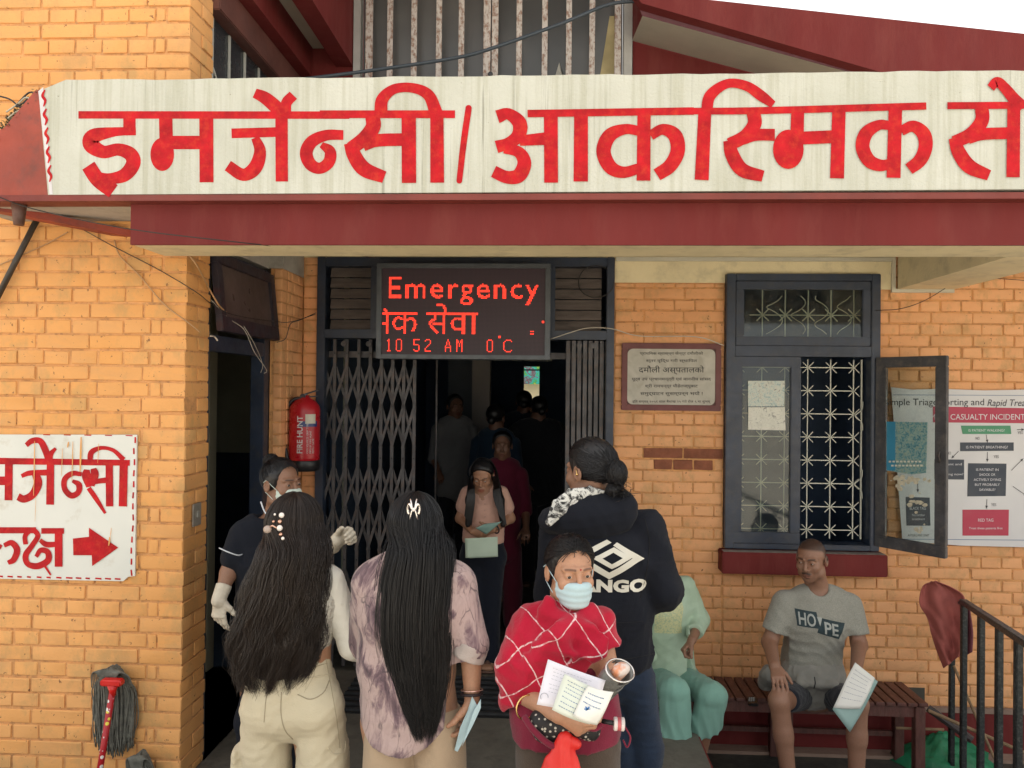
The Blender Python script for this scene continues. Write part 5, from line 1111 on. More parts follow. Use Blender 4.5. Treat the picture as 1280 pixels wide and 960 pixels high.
def eyes(parent, c, R, s, look=(0,1,0), skinx=None):
    c = A_(c); gz = unit(R@A_(look)); ey = mat('eye_white', (.52,.48,.45), .25, .05, 20, 0); ir = mat('eye_iris', (.012,.007,.005), .15, .05, 20, 0)
    for q in (-1, 1):
        o = c+R@(A_((q*.031,.0715,.006))*s); u = unit(np.cross(gz, A_((0,0,1)))); v = np.cross(u, gz); f = MB(); r_ = .0128*s; n = 14; rings = (0,.22,.46,.50,.8,1.2,1.7,2.3); 
        for t_ in rings:
            for k in range(n): f.v.append(tuple(o+(gz*math.cos(t_)+(u*math.cos(2*PI*k/n)+v*math.sin(2*PI*k/n))*math.sin(t_))*r_))
        for a in range(len(rings)-1):
            for k in range(n): f.f.append((a*n+k, a*n+(k+1)%n, (a+1)*n+(k+1)%n, (a+1)*n+k)); f.mi.append(1 if a < 2 else 0)
        f.build('eye', [ey, ir], parent, smooth=True)
def skin_mat(name, col, red=.0):
    t = NT(name); p = t.pos(); at = t.nd('ShaderNodeAttribute', attribute_name='tint').outputs['Color']
    n = t.noise(p, 9, 5, .6); base = t.mix(n, tuple(v*.88 for v in col), tuple(min(1, v*1.10) for v in col)); sp = t.ramp(t.noise(p, 160, 3), [(.35, .93), (.65, 1.03)])
    t.color(t.mix(1.0, t.mix(1.0, base, sp, 'MULTIPLY'), at, 'MULTIPLY')); t.rough(.48); t.b.inputs['Specular IOR Level'].default_value = .42
    t.b.inputs['Subsurface Weight'].default_value = .12; t.b.inputs['Subsurface Radius'].default_value = (.01,.004,.002); t.b.inputs['Subsurface Scale'].default_value = .5
    t.bump(t.noise(p, 260, 3), .12, .002); return t.m
def face_tint(V, c, R, s, kind='f', lips=(.85,.55,.55), brow=.25):
    q = (V-A_(c))@R/s; x, y, z = np.abs(q[:,0]), q[:,1], q[:,2]; C = np.ones((len(V), 4), np.float32)
    def mul(m, col): C[:,:3] *= 1-m[:,None]*(1-np.array(col)[None,:])
    ss = lambda a, b, v: np.clip((v-a)/(b-a), 0, 1)
    near = (y > .03) & (np.abs(z) < .14) & (x < .09)
    bz = .0295-.10*np.maximum(x-.030, 0)+.05*np.minimum(x-.02, 0); m = ss(*((.0055,.0030) if kind == 'm' else (.0048,.0022)), np.abs(z-bz))*ss(.010,.014,x)*ss(.050,.044,x)*near; mul(m, (brow, brow*.9, brow*.9))
    m = ss(.0165,.0135,x-.0*z)*0+ss(.015,.010,np.sqrt((x-.031)**2+((z-.004)*1.5)**2))*near*.2; mul(m, (.55,.48,.45))
    m = ss(1.15,.85,np.sqrt((x/.024)**2+((z+.0625)/.0125)**2))*near*(y > .06); mul(m, lips)
    if kind == 'm':
        m = ss(.0050,.0028,np.abs(z+.0475+.16*x))*ss(.029,.020,x)*ss(-.2,1,x*300+.2)*.9*near*(y > .06); mul(m, (.13,.12,.12))
        sc = ss(.058,.072, z-.35*np.maximum(y, -.2)+0*x+.012)*(1); sc2 = ss(-.018,.002,z)*ss(.012,-.012,y)*ss(.050,.062,x); mul(np.clip(sc*(y < .078)+sc2+((y < -.05)&(z > -.04)), 0, 1)*.88, (.13,.13,.15))
        m = ss(-.03,-.075,z)*near*.35; mul(m, (.6,.58,.58))
    return C
def strands_mesh(name, P, rad, m, parent, ns=3):
    """P (N,K,3), rad (N,K) -> one mesh of thin tubes"""
    N, K, _ = P.shape; T = np.gradient(P, axis=1); T /= np.linalg.norm(T, axis=2, keepdims=True)+1e-9; ref = np.array([.3,-.9,.1]); U1 = np.cross(T, ref); U1 /= np.linalg.norm(U1, axis=2, keepdims=True)+1e-9; U2 = np.cross(T, U1)
    V = np.stack([P+(U1*math.cos(2*PI*j/ns)+U2*math.sin(2*PI*j/ns))*rad[...,None] for j in range(ns)], 2).reshape(-1, 3)
    b = (np.arange(N)[:,None]*K+np.arange(K-1)[None,:])*ns; F = []
    for j in range(ns): j2 = (j+1)%ns; F.append(np.stack([b+j, b+j2, b+ns+j2, b+ns+j], -1).reshape(-1, 4))
    o = np_mesh(name, V, np.concatenate(F), m, parent); o['kind'] = 'stuff'; return o
def resample(pts, K):
    """piecewise smooth curve arrays: pts list of (N,3) key positions -> (N,K,3) Catmull-Rom"""
    Q = np.stack(pts, 1); Q = np.concatenate([2*Q[:,:1]-Q[:,1:2], Q, 2*Q[:,-1:]-Q[:,-2:-1]], 1); n = Q.shape[1]-3; out = []
    for i in range(K):
        t = i/(K-1)*n; a = min(int(t), n-1); u = t-a; p0, p1, p2, p3 = Q[:,a], Q[:,a+1], Q[:,a+2], Q[:,a+3]
        out.append(.5*((2*p1)+(-p0+p2)*u+(2*p0-5*p1+4*p2-p3)*u*u+(-p0+3*p1-3*p2+p3)*u**3))
    return np.stack(out, 1)
def hair_mat(name, col, rough=.38):
    t = NT(name); p = t.pos((1,1,.12)); n = t.noise(p, 140, 4, .6); t.color(t.mix(n, tuple(v*.55 for v in col), tuple(v*1.6 for v in col))); t.rough(rough); t.b.inputs['Specular IOR Level'].default_value = .45
    t.bump(t.noise(p, 260, 3), .5, .004); return t.m
def strand_mat(name, col, rough=.42):
    if name in MATS: return MATS[name]
    t = NT(name); p = t.pos((1,1,.2)); n = t.noise(p, 30, 4, .6); t.color(t.mix(n, tuple(v*.6 for v in col), tuple(v*1.5 for v in col))); t.rough(rough); t.b.inputs['Specular IOR Level'].default_value = .38; MATS[name] = t.m; return t.m
def long_hair(parent, hc, R, s, stations, m, n=1800, wave=.0, wl=.10, K=34, phim=1.9, seed=1, zend=(0,.1), clumps=70, rad=.0013, part=.15, spreadtip=.5, crown=(0,-.02,.10)):
    """stations: (z, cx, cy, halfwidth, halfdepth) from ear level downward in world space; hair falls on the side of -forward (the back)."""
    r = np.random.RandomState(seed); hc = A_(hc); cl = r.randint(0, clumps, n); cphi = np.sort(r.uniform(-phim, phim, clumps)); coff = r.uniform(.86, 1.06, clumps); cz = r.rand(clumps)
    phi = cphi[cl]+r.randn(n)*.15; lay = np.clip(coff[cl]+r.randn(n)*.06, .72, 1.12); back = -R[:,1]; rt = R[:,0]; up = R[:,2]
    pts = []; a, b, cc = .084*s, .100*s, .100*s
    for th in (.10, .45, .85, 1.25, 1.6):
        d = (rt[None,:]*np.sin(phi)[:,None]*a+back[None,:]*np.cos(phi)[:,None]*b)*math.sin(min(th, 1.57)); p = hc+up*.032*s+back*.014*s+d*1.02*lay[:,None]**.35+up*.098*s*math.cos(th)*lay[:,None]**.35
        p = p+rt[None,:]*(part*.0)*1; pts.append(p)
    zt = np.array([q[0] for q in stations]); zb = zt[-1]+zend[0]+(zend[1]-zend[0])*(cz[cl]**1.5)+np.abs(r.randn(n))*.02; z0 = zt[0]
    M_ = 9; wph = 2.2*np.sin(phi*2.3+seed)+.8*np.sin(phi*7)+r.uniform(-.7, .7, clumps)[cl]; wamp = wave*r.uniform(.6, 1.3, clumps)[cl]
    for i in range(1, M_+1):
        t = i/M_; z = z0+(zb-z0)*t; f = lambda col: np.interp(-z, -zt, [q[col] for q in stations]); cx, cy, hw, hd = f(1), f(2), f(3), f(4)
        ph = phi*(1-.0*t); cph = cphi[cl]; ph = ph+(cph-ph)*(t**2.5)*.62; ly = lay+(coff[cl]-lay)*(t**2)*.5
        S_ = np.sin(np.clip(ph, -PI/2, PI/2)) if False else np.sin(ph*.5*PI/phim); C_ = np.cos(ph*.5*PI/phim)
        x = cx+hw*S_*ly+wamp*t*np.sin(2*PI*(z0-z)/wl+wph); y = cy-hd*(C_*ly)+wamp*.5*t*np.cos(2*PI*(z0-z)/wl+wph*1.3)
        pts.append(np.stack([x, y, z], 1).astype(np.float32))
    P = resample(pts, K); j = r.randn(n, 1, 3)*.0022; P = P+j*np.linspace(.3, 1.6, K)[None,:,None]
    kk = np.linspace(0, 1, K)[None,:]; rr = rad*(1-.75*kk**4)*r.uniform(.7, 1.3, (n, 1)); return strands_mesh('hair_strands', P, rr, m, parent)
def garment(name, S, m, parent, h=.006, boxes=(), colors=None):
    V, F = field_mesh(S, h, boxes); o = np_mesh(name, V, F, m, parent, colors=None if colors is None else colors(V)); return o
def fabric(name, col, rough=.85, var=.12, scale=5, weave=260, bump=.25, sheen=.15, wr=.35, wscale=16):
    t = NT(name); p = t.pos(); c = t.ramp(t.noise(p, scale, 5), [(.3, tuple(v*(1-var) for v in col)), (.7, tuple(min(1, v*(1+var)) for v in col))]); t.color(c); t.rough(rough); t.b.inputs['Sheen Weight'].default_value = sheen
    t.b.inputs['Specular IOR Level'].default_value = .25; h = t.mix(wr, t.noise(p, weave, 2), t.noise(t.pos((1,1,.7)), wscale, 4, .5, 1.2)); t.bump(h, bump, .01); return t.m
def decal(name, target, polys, origin, ux_, uy_, fire, m, parent, cell=.012, lift=.0022):
    """flat print (verts in 2-D, faces) laid onto a garment: subdivided, then dropped onto the surface along fire."""
    vs, fs = polys; bm = bmesh.new(); bv = [bm.verts.new((v[0], v[1], 0)) for v in vs]
    for f in fs:
        try: bm.faces.new([bv[i] for i in f])
        except Exception: pass
    xs = [v[0] for v in vs]; ys = [v[1] for v in vs]
    for a, (lo, hi) in enumerate(((min(xs), max(xs)), (min(ys), max(ys)))):
        k = lo+cell
        while k < hi:
            n = [0,0,0]; n[a] = 1; c = [0,0,0]; c[a] = k; bmesh.ops.bisect_plane(bm, geom=list(bm.verts)+list(bm.edges)+list(bm.faces), plane_co=c, plane_no=n); k += cell
    me = target.data; bv_ = BVHTree.FromPolygons([tuple(v.co) for v in me.vertices], [tuple(p.vertices) for p in me.polygons]); fire = Vector(fire).normalized(); o_ = Vector(origin); ux_, uy_ = Vector(ux_), Vector(uy_)
    for v in bm.verts:
        s_ = o_+ux_*v.co.x+uy_*v.co.y-fire*.3; hit = bv_.ray_cast(s_, fire, 1.0)[0]; v.co = (hit if hit is not None else s_+fire*.3)-fire*lift
    for _ in range(2): bmesh.ops.smooth_vert(bm, verts=bm.verts, factor=.0, use_axis_x=True, use_axis_y=True, use_axis_z=True)
    out = bpy.data.meshes.new(name); bm.to_mesh(out); bm.free(); out.shade_smooth(); return link(name, out, m, parent)
def person(label, at): return empty('person', label, 'person', at)
def eyebox(c, s=1., h=.0035): c = A_(c); return (c-.125*s, c+.125*s, h)
def lens(px, Y): return px*Y/960
SK1 = skin_mat('skin_warm', (.36,.19,.115)); SK2 = skin_mat('skin_brown', (.24,.125,.078)); SK3 = skin_mat('skin_deep', (.19,.095,.06))
HB = hair_mat('black_hair', (.007,.0065,.0075)); HBR = hair_mat('dark_brown_hair', (.017,.011,.009), .40)
W1 = (1,1,1)
# ---------------------------------------------------------------- girl with wavy hair (back view)
Y = 2.45; G = person('girl with long wavy dark hair, pearl claw clip, white sleeves and cream cargo trousers', (0,Y,0))
hc = U(371, 665, Y); R = frame_of((.30,.95,-.05)); nb = U(366, 712, Y+.0)
B = SDF(); head_sdf(B, hc, R, .94, neck_to=nb, nr=.046)
shL, shR = U(333, 727, Y), U(410, 727, Y); elR, wrR = U(442, 806, Y+.02), U(470, 822, Y+.12); elL, wrL = U(316, 800, Y+.10), U(330, 790, Y+.30)
ch, wa, pe = U(369, 750, Y), U(364, 812, Y), U(364, 880, Y); kL, kR = U(334, 1060, Y+.02), U(402, 1060, Y-.02); sx_ = (1,.1,0)
B.ecap(U(370,722,Y), ch, (.135,.07), (.14,.09), sx_); B.ecap(ch, wa, (.14,.09), (.115,.08), sx_); B.ecap(wa, pe, (.115,.08), (.15,.10), sx_)
for a, b, c in ((shL, elL, wrL), (shR, elR, wrR)): B.cap(a, b, .038, .033, .012); B.cap(b, c, .033, .024, .02)
hand_sdf(B, wrR, wrR-elR, (0,0,-1), (0,-1,.2), .9); hand_sdf(B, wrL, wrL-elL, (0,0,-1), (0,-1,.2), .9)
for k_, q in ((kL,-1), (kR,1)): hp = pe+Vector((q*.08,0,-.03)); B.cap(hp, k_, .075, .05, .03); f_ = Vector((k_.x, k_.y, .06)); B.cap(k_, f_, .05, .035, .02); B.ecap(f_+Vector((0,-.03,-.03)), f_+Vector((0,.12,-.035)), (.04,.028), (.04,.02), (1,0,0), .02)
V, F = field_mesh(B, .014, [eyebox(hc), (A_(wrR)-.13, A_(wrR)+.13, .0035)]); o = np_mesh('body', V, F, SK1, G, colors=face_tint(V, hc, R, .94))
eyes(G, hc, R, .94)
S = SDF(); S.ecap(U(370,722,Y), ch, (.150,.075), (.150,.098), sx_); S.ecap(ch, wa, (.150,.098), (.122,.088), sx_, .04); S.cut(U(364,818,Y), (0,0,-1)); S.cut(U(366,706,Y), (0,0,1))
S.disp(wrinkle(.0025, 45, (1,1,.6), 3)); t = NT('grey_knit'); p = t.pos(); t.color(t.ramp(t.noise(p, 55, 5, .7, 1), [(.35, (.25,.235,.20)), (.65, (.52,.50,.44))])); t.rough(.9); t.bump(t.noise(p, 80, 3), .6, .01); garment('vest', S, t.m, G, 0.0073)
WS = fabric('white_stretch_cotton', (.62,.60,.53), .75, .05, 5, 300, .2, .1)
S = SDF(); d_ = .030
for a, b, c in ((shR, elR, wrR), (shL, elL, wrL)): S.cap(a, b, .054, .045, .02); S.cap(b, c, .044, .032, .025)
S.disp(wrinkle(.003, 60, (1,1,1), 5)); garment('sleeves', S, WS, G, 0.0061)
CP = fabric('cream_cotton_twill', (.52,.46,.33), .9, .07, 4, 220, .35, .1, .5, 9)
S = SDF(); S.ecap(U(364,818,Y), pe, (.122,.092), (.158,.115), sx_, .03)
for q, cx in ((-1, 333), (1, 402)):
    a, b = U(cx, 905, Y), (kL if q < 0 else kR); S.ell(U(cx-3*q, 885, Y-.035), (.078,.080,.085), None, .03); S.ecap(a, b, (.078,.098), (.082,.09), sx_, .012); f_ = Vector((b.x, b.y, .03)); S.ecap(b, f_, (.085,.09), (.09,.09), sx_, .03)
S.cut(U(364,817,Y), (0,0,1)); S.cut((0,0,.02), (0,0,-1))
for q, x in ((1,426), (-1,302)): p_ = U(x, 935, Y-.0); S.ecap(p_, p_+Vector((0,0,-.16)), (.022,.07), (.022,.07), (1,0,0), .012)
S.disp(wrinkle(.0045, 26, (1.2,1,1.2), 8)); S.disp(wrinkle(.0018, 60, (1,1,1.6), 9)); TR = garment('cargo_trousers', S, CP, G, 0.0067)
def seam(name, pts, r=.0016, m=None, par=None, on=None):
    on = on or TR; bv = BVHTree.FromPolygons([tuple(v.co) for v in on.data.vertices], [tuple(p.vertices) for p in on.data.polygons]); out = []
    for x, y in [q[:2] for q in spline([(a, b, 0) for a, b in pts], 6)]:
        d = ray(x, y).normalized(); h_ = bv.ray_cast(Vector((0,0,CAMZ)), d, 5)[0]
        if h_ is not None: out.append(h_-d*.0005)
    if len(out) > 2: MB().tube(out, r, 6).build(name, m or CP, par or G, smooth=True)
SEAMM = mat('seam_dark_thread', (.30,.26,.18), .9, .1)  # seam thread darker than the trouser cloth
seam('pocket_seam', [(372,868),(388,874),(404,866),(412,850)], .0016, SEAMM); seam('pocket_seam', [(372,862),(373,852),(412,843),(416,849)], .0022); seam('pocket_seam', [(330,903),(333,870),(338,850)], .0014, SEAMM); seam('pocket_seam', [(305,855),(318,862),(334,866),(340,860)], .0020); seam('back_seam', [(352,865),(351,890),(356,912),(366,924)], .0018, SEAMM); seam('side_seam', [(407,822),(414,860),(421,900),(425,935)], .0014, SEAMM); seam('pocket_flap', [(410,935),(418,943),(430,940),(432,926)], .0022); seam('waistband', [(310,838),(340,840),(375,838),(409,829)], .0013, SEAMM)
hz = lambda x, y, Yh: U(x, y, Yh)
def stations(rows, Yh, depth, Ycen=None):
    out = []
    for i, (y, xl, xr) in enumerate(rows):
        a, b = U(xl, y, Yh), U(xr, y, Yh); dd = depth[i] if isinstance(depth, (list, tuple)) else depth; out.append(((a.z+b.z)/2, (a.x+b.x)/2, (Ycen[i] if isinstance(Ycen, (list, tuple)) else (Ycen or Yh+dd)), (b.x-a.x)/2, dd))
    return out
rows = [(666,331,404),(690,320,404),(720,310,403),(760,297,401),(800,288,398),(835,284,388),(862,300,372)]
def hair_core(name, hc, R, s, st, m, parent, k=.04, shrink=.86):
    S = SDF(); hc = A_(hc); S.ell(hc+R@A_((0,-.014*s,.030*s)), (.077*s,.092*s,.086*s), R, .01)
    for (a, b) in zip(st[1:-1], st[2:]):
        n = max(1, int((a[0]-b[0])/.02))
        S.ecap((a[1], a[2], a[0]), (b[1], b[2], b[0]), (a[3]*shrink, max(.02, a[4]*shrink)), (b[3]*shrink, max(.015, b[4]*shrink)), (1,0,0), k)
    return S
st = stations(rows, Y-.09, [.10,.11,.10,.085,.075,.06,.04], [Y-.01,Y-.02,Y-.04,Y-.055,Y-.06,Y-.06,Y-.07])
st = [(a, b, c, d*.95, e) for a, b, c, d, e in st]; S = hair_core('hair', hc, R, .96, st[:-1], HBR, G); S.ell(A_(hc)+R@A_((0,.10,-.03)), (.075,.07,.075), R, .01, 's'); S.disp(wrinkle(.003, 55, (1.5,1,.25), 4)); HO = garment('hair', S, HBR, G, 0.0073)
long_hair(HO, hc, R, .96, st, strand_mat('brown_hair_strand', (.021,.0135,.010)), 3300, .017, .17, 25, 3.1, 5, (-.02,.15), 150, .00105)
long_hair(HO, hc, R, .985, [(a, b, c, d*1.10, e*1.08) for a, b, c, d, e in st], HBR, 300, .020, .17, 30, 2.4, 15, (-.02,.14), 120, .0008)
PRL = mat('pearl', (.75,.70,.66), .2, .05, 9, 0); GOLD = mat('rose_gold', (.65,.40,.30), .25, .05, 9, 0, metal=1)
cl = empty('hair_claw_clip', 'pearl and rose gold claw clip in the wavy hair of the girl in white sleeves', 'hair clip', (0,0,0))
def ball(mb, c, r, n=10): mb.lathe(c, [(r*math.sin(PI*k/8)+1e-5, -r*math.cos(PI*k/8)) for k in range(9)], n); return mb
yc = Y-.205
for (x, y, r_) in ((352,644,4.2),(349.5,660,4.6),(353.5,673,2.6),(343.5,643,1.8)): ball(MB(), U(x, y, yc-.01), r_*.5*2.3/960*1.6).build('pearl', PRL, cl, smooth=True)
f = MB(); 
for (x, y, r_) in ((350,652,3.4),(351,668,3),(342,652,2.2)): ball(f, U(x, y, yc), r_*.5*2.3/960*1.6)
f.tube([U(335,660,yc), U(341,657,yc-.015), U(347,661,yc-.01)], .003, 8); f.build('metal_bar', GOLD, cl, smooth=True)
f = MB(); f.lathe(U(338,661,yc), [(.003,0),(.011,.004),(.012,.012),(.008,.02)], 14, axis=(-.5,-.8,0)); f.build('claw', mat('clear_claw', (.35,.28,.24), .15, .1, 9, 0), cl, smooth=True)
# ---------------------------------------------------------------- girl with straight hair (back view)
Y = 2.40; G = person('girl with very long straight black hair, tie dye shirt and beige trousers', (0,Y,0))
hc = U(520, 666, Y); R = frame_of((-.03,1,-.08)); nb = U(517, 712, Y)
shL, shR = U(464, 728, Y), U(572, 728, Y); elR, wrR = U(589, 805, Y-.03), U(590, 872, Y-.06); elL, wrL = U(455, 800, Y+.06), U(470, 800, Y+.30); sx_ = (1,0,0)
ch, wa, pe = U(516, 760, Y), U(514, 830, Y), U(514, 895, Y); kL, kR = U(488, 1060, Y), U(552, 1060, Y)
B = SDF(); head_sdf(B, hc, R, .95, neck_to=nb, nr=.046); B.ecap(U(517,722,Y), ch, (.135,.07), (.145,.09), sx_); B.ecap(ch, wa, (.145,.09), (.13,.08), sx_); B.ecap(wa, pe, (.13,.08), (.15,.10), sx_)
for a, b, c in ((shL, elL, wrL), (shR, elR, wrR)): B.cap(a, b, .038, .037, .012); B.cap(b, c, .037, .0235, .02)
hdR = Vector((-.12,.05,-1)); hand_sdf(B, wrR, hdR, (-1,.1,-.1), (-.2,-1,0), .92, (.45,.6,.7,.75), .05, (.5,.5)); hand_sdf(B, wrL, wrL-elL, (0,0,-1), (1,0,.2), .9)
for k_, q in ((kL,-1), (kR,1)): hp = pe+Vector((q*.08,0,-.03)); B.cap(hp, k_, .075, .05, .03); f_ = Vector((k_.x, k_.y, .06)); B.cap(k_, f_, .05, .035, .02); B.ecap(f_+Vector((0,-.03,-.03)), f_+Vector((0,.12,-.035)), (.04,.028), (.04,.02), (1,0,0), .02)
hb_ = A_(wrR)+A_(hdR)*.09; V, F = field_mesh(B, .014, [(hb_-.115, hb_+.115, .003), (A_(elR)-.12, A_(elR)+.12, .005), (A_((elR+wrR)/2)-.12, A_((elR+wrR)/2)+.12, .005)]); np_mesh('body', V, F, SK1, G, colors=face_tint(V, hc, R, .95)); eyes(G, hc, R, .95)
t = NT('tie_dye_cotton'); p = t.pos(); n1 = t.noise(t.pos((1,1,.35)), 11, 6, .65, 1.5); c = t.ramp(n1, [(.34, (.05,.030,.040)), (.44, (.16,.10,.115)), (.54, (.42,.31,.29)), (.66, (.36,.26,.25)), (.75, (.15,.10,.11))])
vo = t.nd('ShaderNodeTexVoronoi', feature='DISTANCE_TO_EDGE'); vo.inputs['Scale'].default_value = 26; mp_ = t.nd('ShaderNodeMapping'); mp_.inputs['Scale'].default_value = (1,1,.32); g_ = t.nd('ShaderNodeNewGeometry').outputs['Position']; nn = t.nd('ShaderNodeTexNoise'); nn.inputs['Scale'].default_value = 9; t.L(g_, nn.inputs['Vector'])
vm = t.nd('ShaderNodeVectorMath', operation='MULTIPLY_ADD'); t.L(nn.outputs['Color'], vm.inputs[0]); vm.inputs[1].default_value = (.09,.09,.09); t.L(g_, vm.inputs[2]); t.L(vm.outputs[0], mp_.inputs[0]); t.L(mp_.outputs[0], vo.inputs[0])
k_ = t.math('MULTIPLY', t.ramp(vo.outputs['Distance'], [(.0, 1), (.045, 0)]), t.ramp(t.noise(p, 12, 2), [(.42, 0), (.6, .85)])); c = t.mix(k_, c, (.05,.035,.045)); t.color(c); t.rough(.85); t.b.inputs['Sheen Weight'].default_value = .2; t.bump(t.noise(p, 20, 5, .6, 1), .4, .012); TD = t.m
S = SDF(); S.ecap(U(517,716,Y), ch, (.150,.080), (.168,.112), sx_, .03); S.ecap(ch, wa, (.168,.112), (.160,.115), sx_, .04); S.ecap(wa, U(514,935,Y), (.160,.115), (.164,.13), sx_, .04)
# shirt tail: curved hem
def hem(X, Yy, Z): 
    cx = U(505, 900, Y).x; zc = U(505, 924, Y).z; return (zc+3.2*np.maximum(0, np.abs(X-cx)-.03)**1.7*1.0+0*Yy)-Z
S.p.append((hem, np.full(3,-1e3), np.full(3,1e3), .004, 'i'))
a, b, c_ = shR, elR, U(588, 822, Y-.035); S.ecap(a, b, (.058,.064), (.053,.058), (1,0,0), .03); S.ecap(b, c_, (.052,.056), (.050,.054), (1,0,0), .01); S.cap(shL, elL, .060, .052, .03); S.cap(elL, wrL, .05, .04, .02)
cd = unit(c_-b); S.cut(U(583, 822, Y-.03), (cd[0]+.35, cd[1], cd[2])) if False else None
def cuffcut(X, Yy, Z): 
    p0 = A_(U(583, 822, Y-.03)); n = unit((.28,0,-1)); d = (X-p0[0])*n[0]+(Yy-p0[1])*n[1]+(Z-p0[2])*n[2]; return np.where(X > U(562,822,Y).x, d, -1)
S.p.append((cuffcut, np.full(3,-1e3), np.full(3,1e3), 0, 'i')); S.disp(wrinkle(.005, 26, (1.3,1,.7), 21)); SH = garment('shirt', S, TD, G, 0.0067)
S = SDF(); ca, cb_ = U(590.5, 803, Y-.03), U(584, 819, Y-.032); S.ecap(ca, cb_, (.056,.060), (.057,.060), (1,0,-.2), .01); S.disp(wrinkle(.002, 50, (1,1,1), 2)); nrm = unit(cb_-ca); S.cut(ca-Vector(nrm)*.004, -nrm); S.cut(cb_+Vector(nrm)*.004, nrm)
garment('rolled_cuff', S, fabric('cuff_cotton', (.42,.36,.33), .85, .15, 9, 240, .3), G, .004)
BP = fabric('beige_trousers_cloth', (.40,.30,.205), .9, .07, 4, 220, .3, .1, .5, 8); S = SDF(); S.ecap(U(514,850,Y), pe, (.12,.08), (.148,.10), sx_, .02)
for q, cx in ((-1, 487), (1, 549)): a, b = U(cx, 905, Y), (kL if q < 0 else kR); S.ecap(a, b, (.080,.100), (.086,.095), sx_, .018); f_ = Vector((b.x, b.y, .03)); S.ecap(b, f_, (.088,.095), (.10,.10), sx_, .03)
S.cut(U(514,850,Y), (0,0,1)); S.cut((0,0,.02), (0,0,-1)); S.disp(wrinkle(.005, 18, (1.3,1,.5), 31)); garment('trousers', S, BP, G, 0.0073)
rows = [(660,486,556),(690,478,563),(720,470,565),(760,467,563),(800,468,563),(840,477,562),(875,491,556),(900,505,549),(924,518,542)]
st = stations(rows, Y-.09, [.10,.10,.09,.075,.07,.055,.04,.03,.015], [Y-.01,Y-.02,Y-.04,Y-.065,Y-.07,Y-.08,Y-.09,Y-.10,Y-.11])
st = [(a, b+.004, c, d*.86, e) for a, b, c, d, e in st]; S = hair_core('hair', hc, R, .96, st[:-2], HB, G); S.ell(A_(hc)+R@A_((0,.10,-.03)), (.075,.07,.075), R, .01, 's'); S.disp(wrinkle(.002, 60, (1.6,1,.12), 4)); HO = garment('hair', S, HB, G, 0.0073)
long_hair(HO, hc, R, .96, st, strand_mat('black_hair_strand', (.0075,.0075,.009), .36), 3200, .0025, .30, 24, 3.1, 6, (-.0,.24), 130, .00105)
long_hair(HO, hc, R, .985, [(a, b, c, d*1.10+.004, e*1.1) for a, b, c, d, e in st], HB, 240, .006, .40, 30, 2.4, 16, (.0,.25), 60, .0009)
cl = empty('hair_claw_clip', 'small silver butterfly claw clip in the straight black hair', 'hair clip', (0,0,0)); SIL = mat('shiny_silver', (.7,.68,.66), .2, .1, 9, 0, metal=.9); yc = Y-.215
for q in (-1,1):
    f = MB(); f.tube(spline([U(517+q*1.5, 637, yc-.012), U(517+q*5, 630, yc-.008), U(517+q*7.5, 636, yc), U(517+q*6, 643, yc)], 5), .0035, 8); f.tube(spline([U(517+q*1.5, 636, yc-.012), U(517+q*3, 628, yc-.01), U(517+q*4, 624, yc)], 5), .0022, 6); f.tube(spline([U(517+q*2, 638, yc-.012), U(517+q*4, 646, yc-.008), U(517+q*5, 649, yc)], 5), .0022, 6); f.build('claw', SIL, cl, smooth=True)
ball(MB(), U(517, 637, yc-.014), .0055).build('gem', PRL, cl, smooth=True)
# bracelets and the folded blue mask she holds
wd = unit(wrR-elR); f = MB(); 
def ring_(mb, c, n_, r, rt, m=20, e=1.0):
    n_ = Vector(unit(n_)); u = n_.orthogonal().normalized(); w = n_.cross(u); return mb.tube([Vector(c)+(u*math.cos(2*PI*k/m)*e+w*math.sin(2*PI*k/m))*r for k in range(m+1)], rt, 6, caps=False)
o = MB(); ring_(o, wrR+Vector((0,0,.012)), wd, .031, .0045); o = o.build('bracelet', mat('dark_thread', (.02,.01,.012), .6), smooth=True); tag(o, 'dark thread bracelet on the wrist of the girl in the tie dye shirt', 'bracelet')
o = MB(); ring_(o, wrR+Vector((0,0,.024)), wd, .033, .0018); o = o.build('bangle', mat('pink_gold', (.7,.45,.38), .3, .05, 9, 0, metal=.8), smooth=True); tag(o, 'thin pinkish bangle above the dark bracelet of the girl in tie dye', 'bangle')
MSK = fabric('pale_blue_mask', (.42,.56,.60), .8, .05, 9, 400, .15); mp = empty('folded_mask', 'folded pale blue face mask held low by the girl in the tie dye shirt', 'face mask', (0,0,0))
f = MB(); ym = Y-.105; f.prism([U(590,871,ym), U(598,885,ym), U(590,906,ym+.01), U(572,940,ym+.02), U(568,938,ym+.02), U(575,910,ym), U(584,890,ym)], (0,.006,0)); f.build('sheet', MSK, mp, bevel=.001)
f = MB(); f.prism([U(592,889,ym-.012), U(601,874,ym-.012), U(601,885,ym-.012), U(592,905,ym-.008), U(577,934,ym+.0)], (0,.004,0)); f.build('inner_fold', MSK, mp, bevel=.001)
def simple_body(B, nb, ch, wa, pe, sx_, kL=None, kR=None, w=(.135,.14,.115,.15)):
    B.ecap(nb, ch, (w[0],.07), (w[1],.09), sx_); B.ecap(ch, wa, (w[1],.09), (w[2],.08), sx_); B.ecap(wa, pe, (w[2],.08), (w[3],.10), sx_)
def leg_to_floor(B, hp, kn, foot, r=(.075,.05,.035), toe=(0,-.12,0), fs=1.):
    B.cap(hp, kn, r[0], r[1], .03); B.cap(kn, foot, r[1], r[2], .02); f = Vector(foot)+Vector((0,0,-.035)); B.ecap(f-Vector(toe)*.25, f+Vector(toe), (.036*fs,.028), (.042*fs,.018), (1,0,0) if abs(Vector(toe).x) < abs(Vector(toe).y) else (0,1,0), .015)
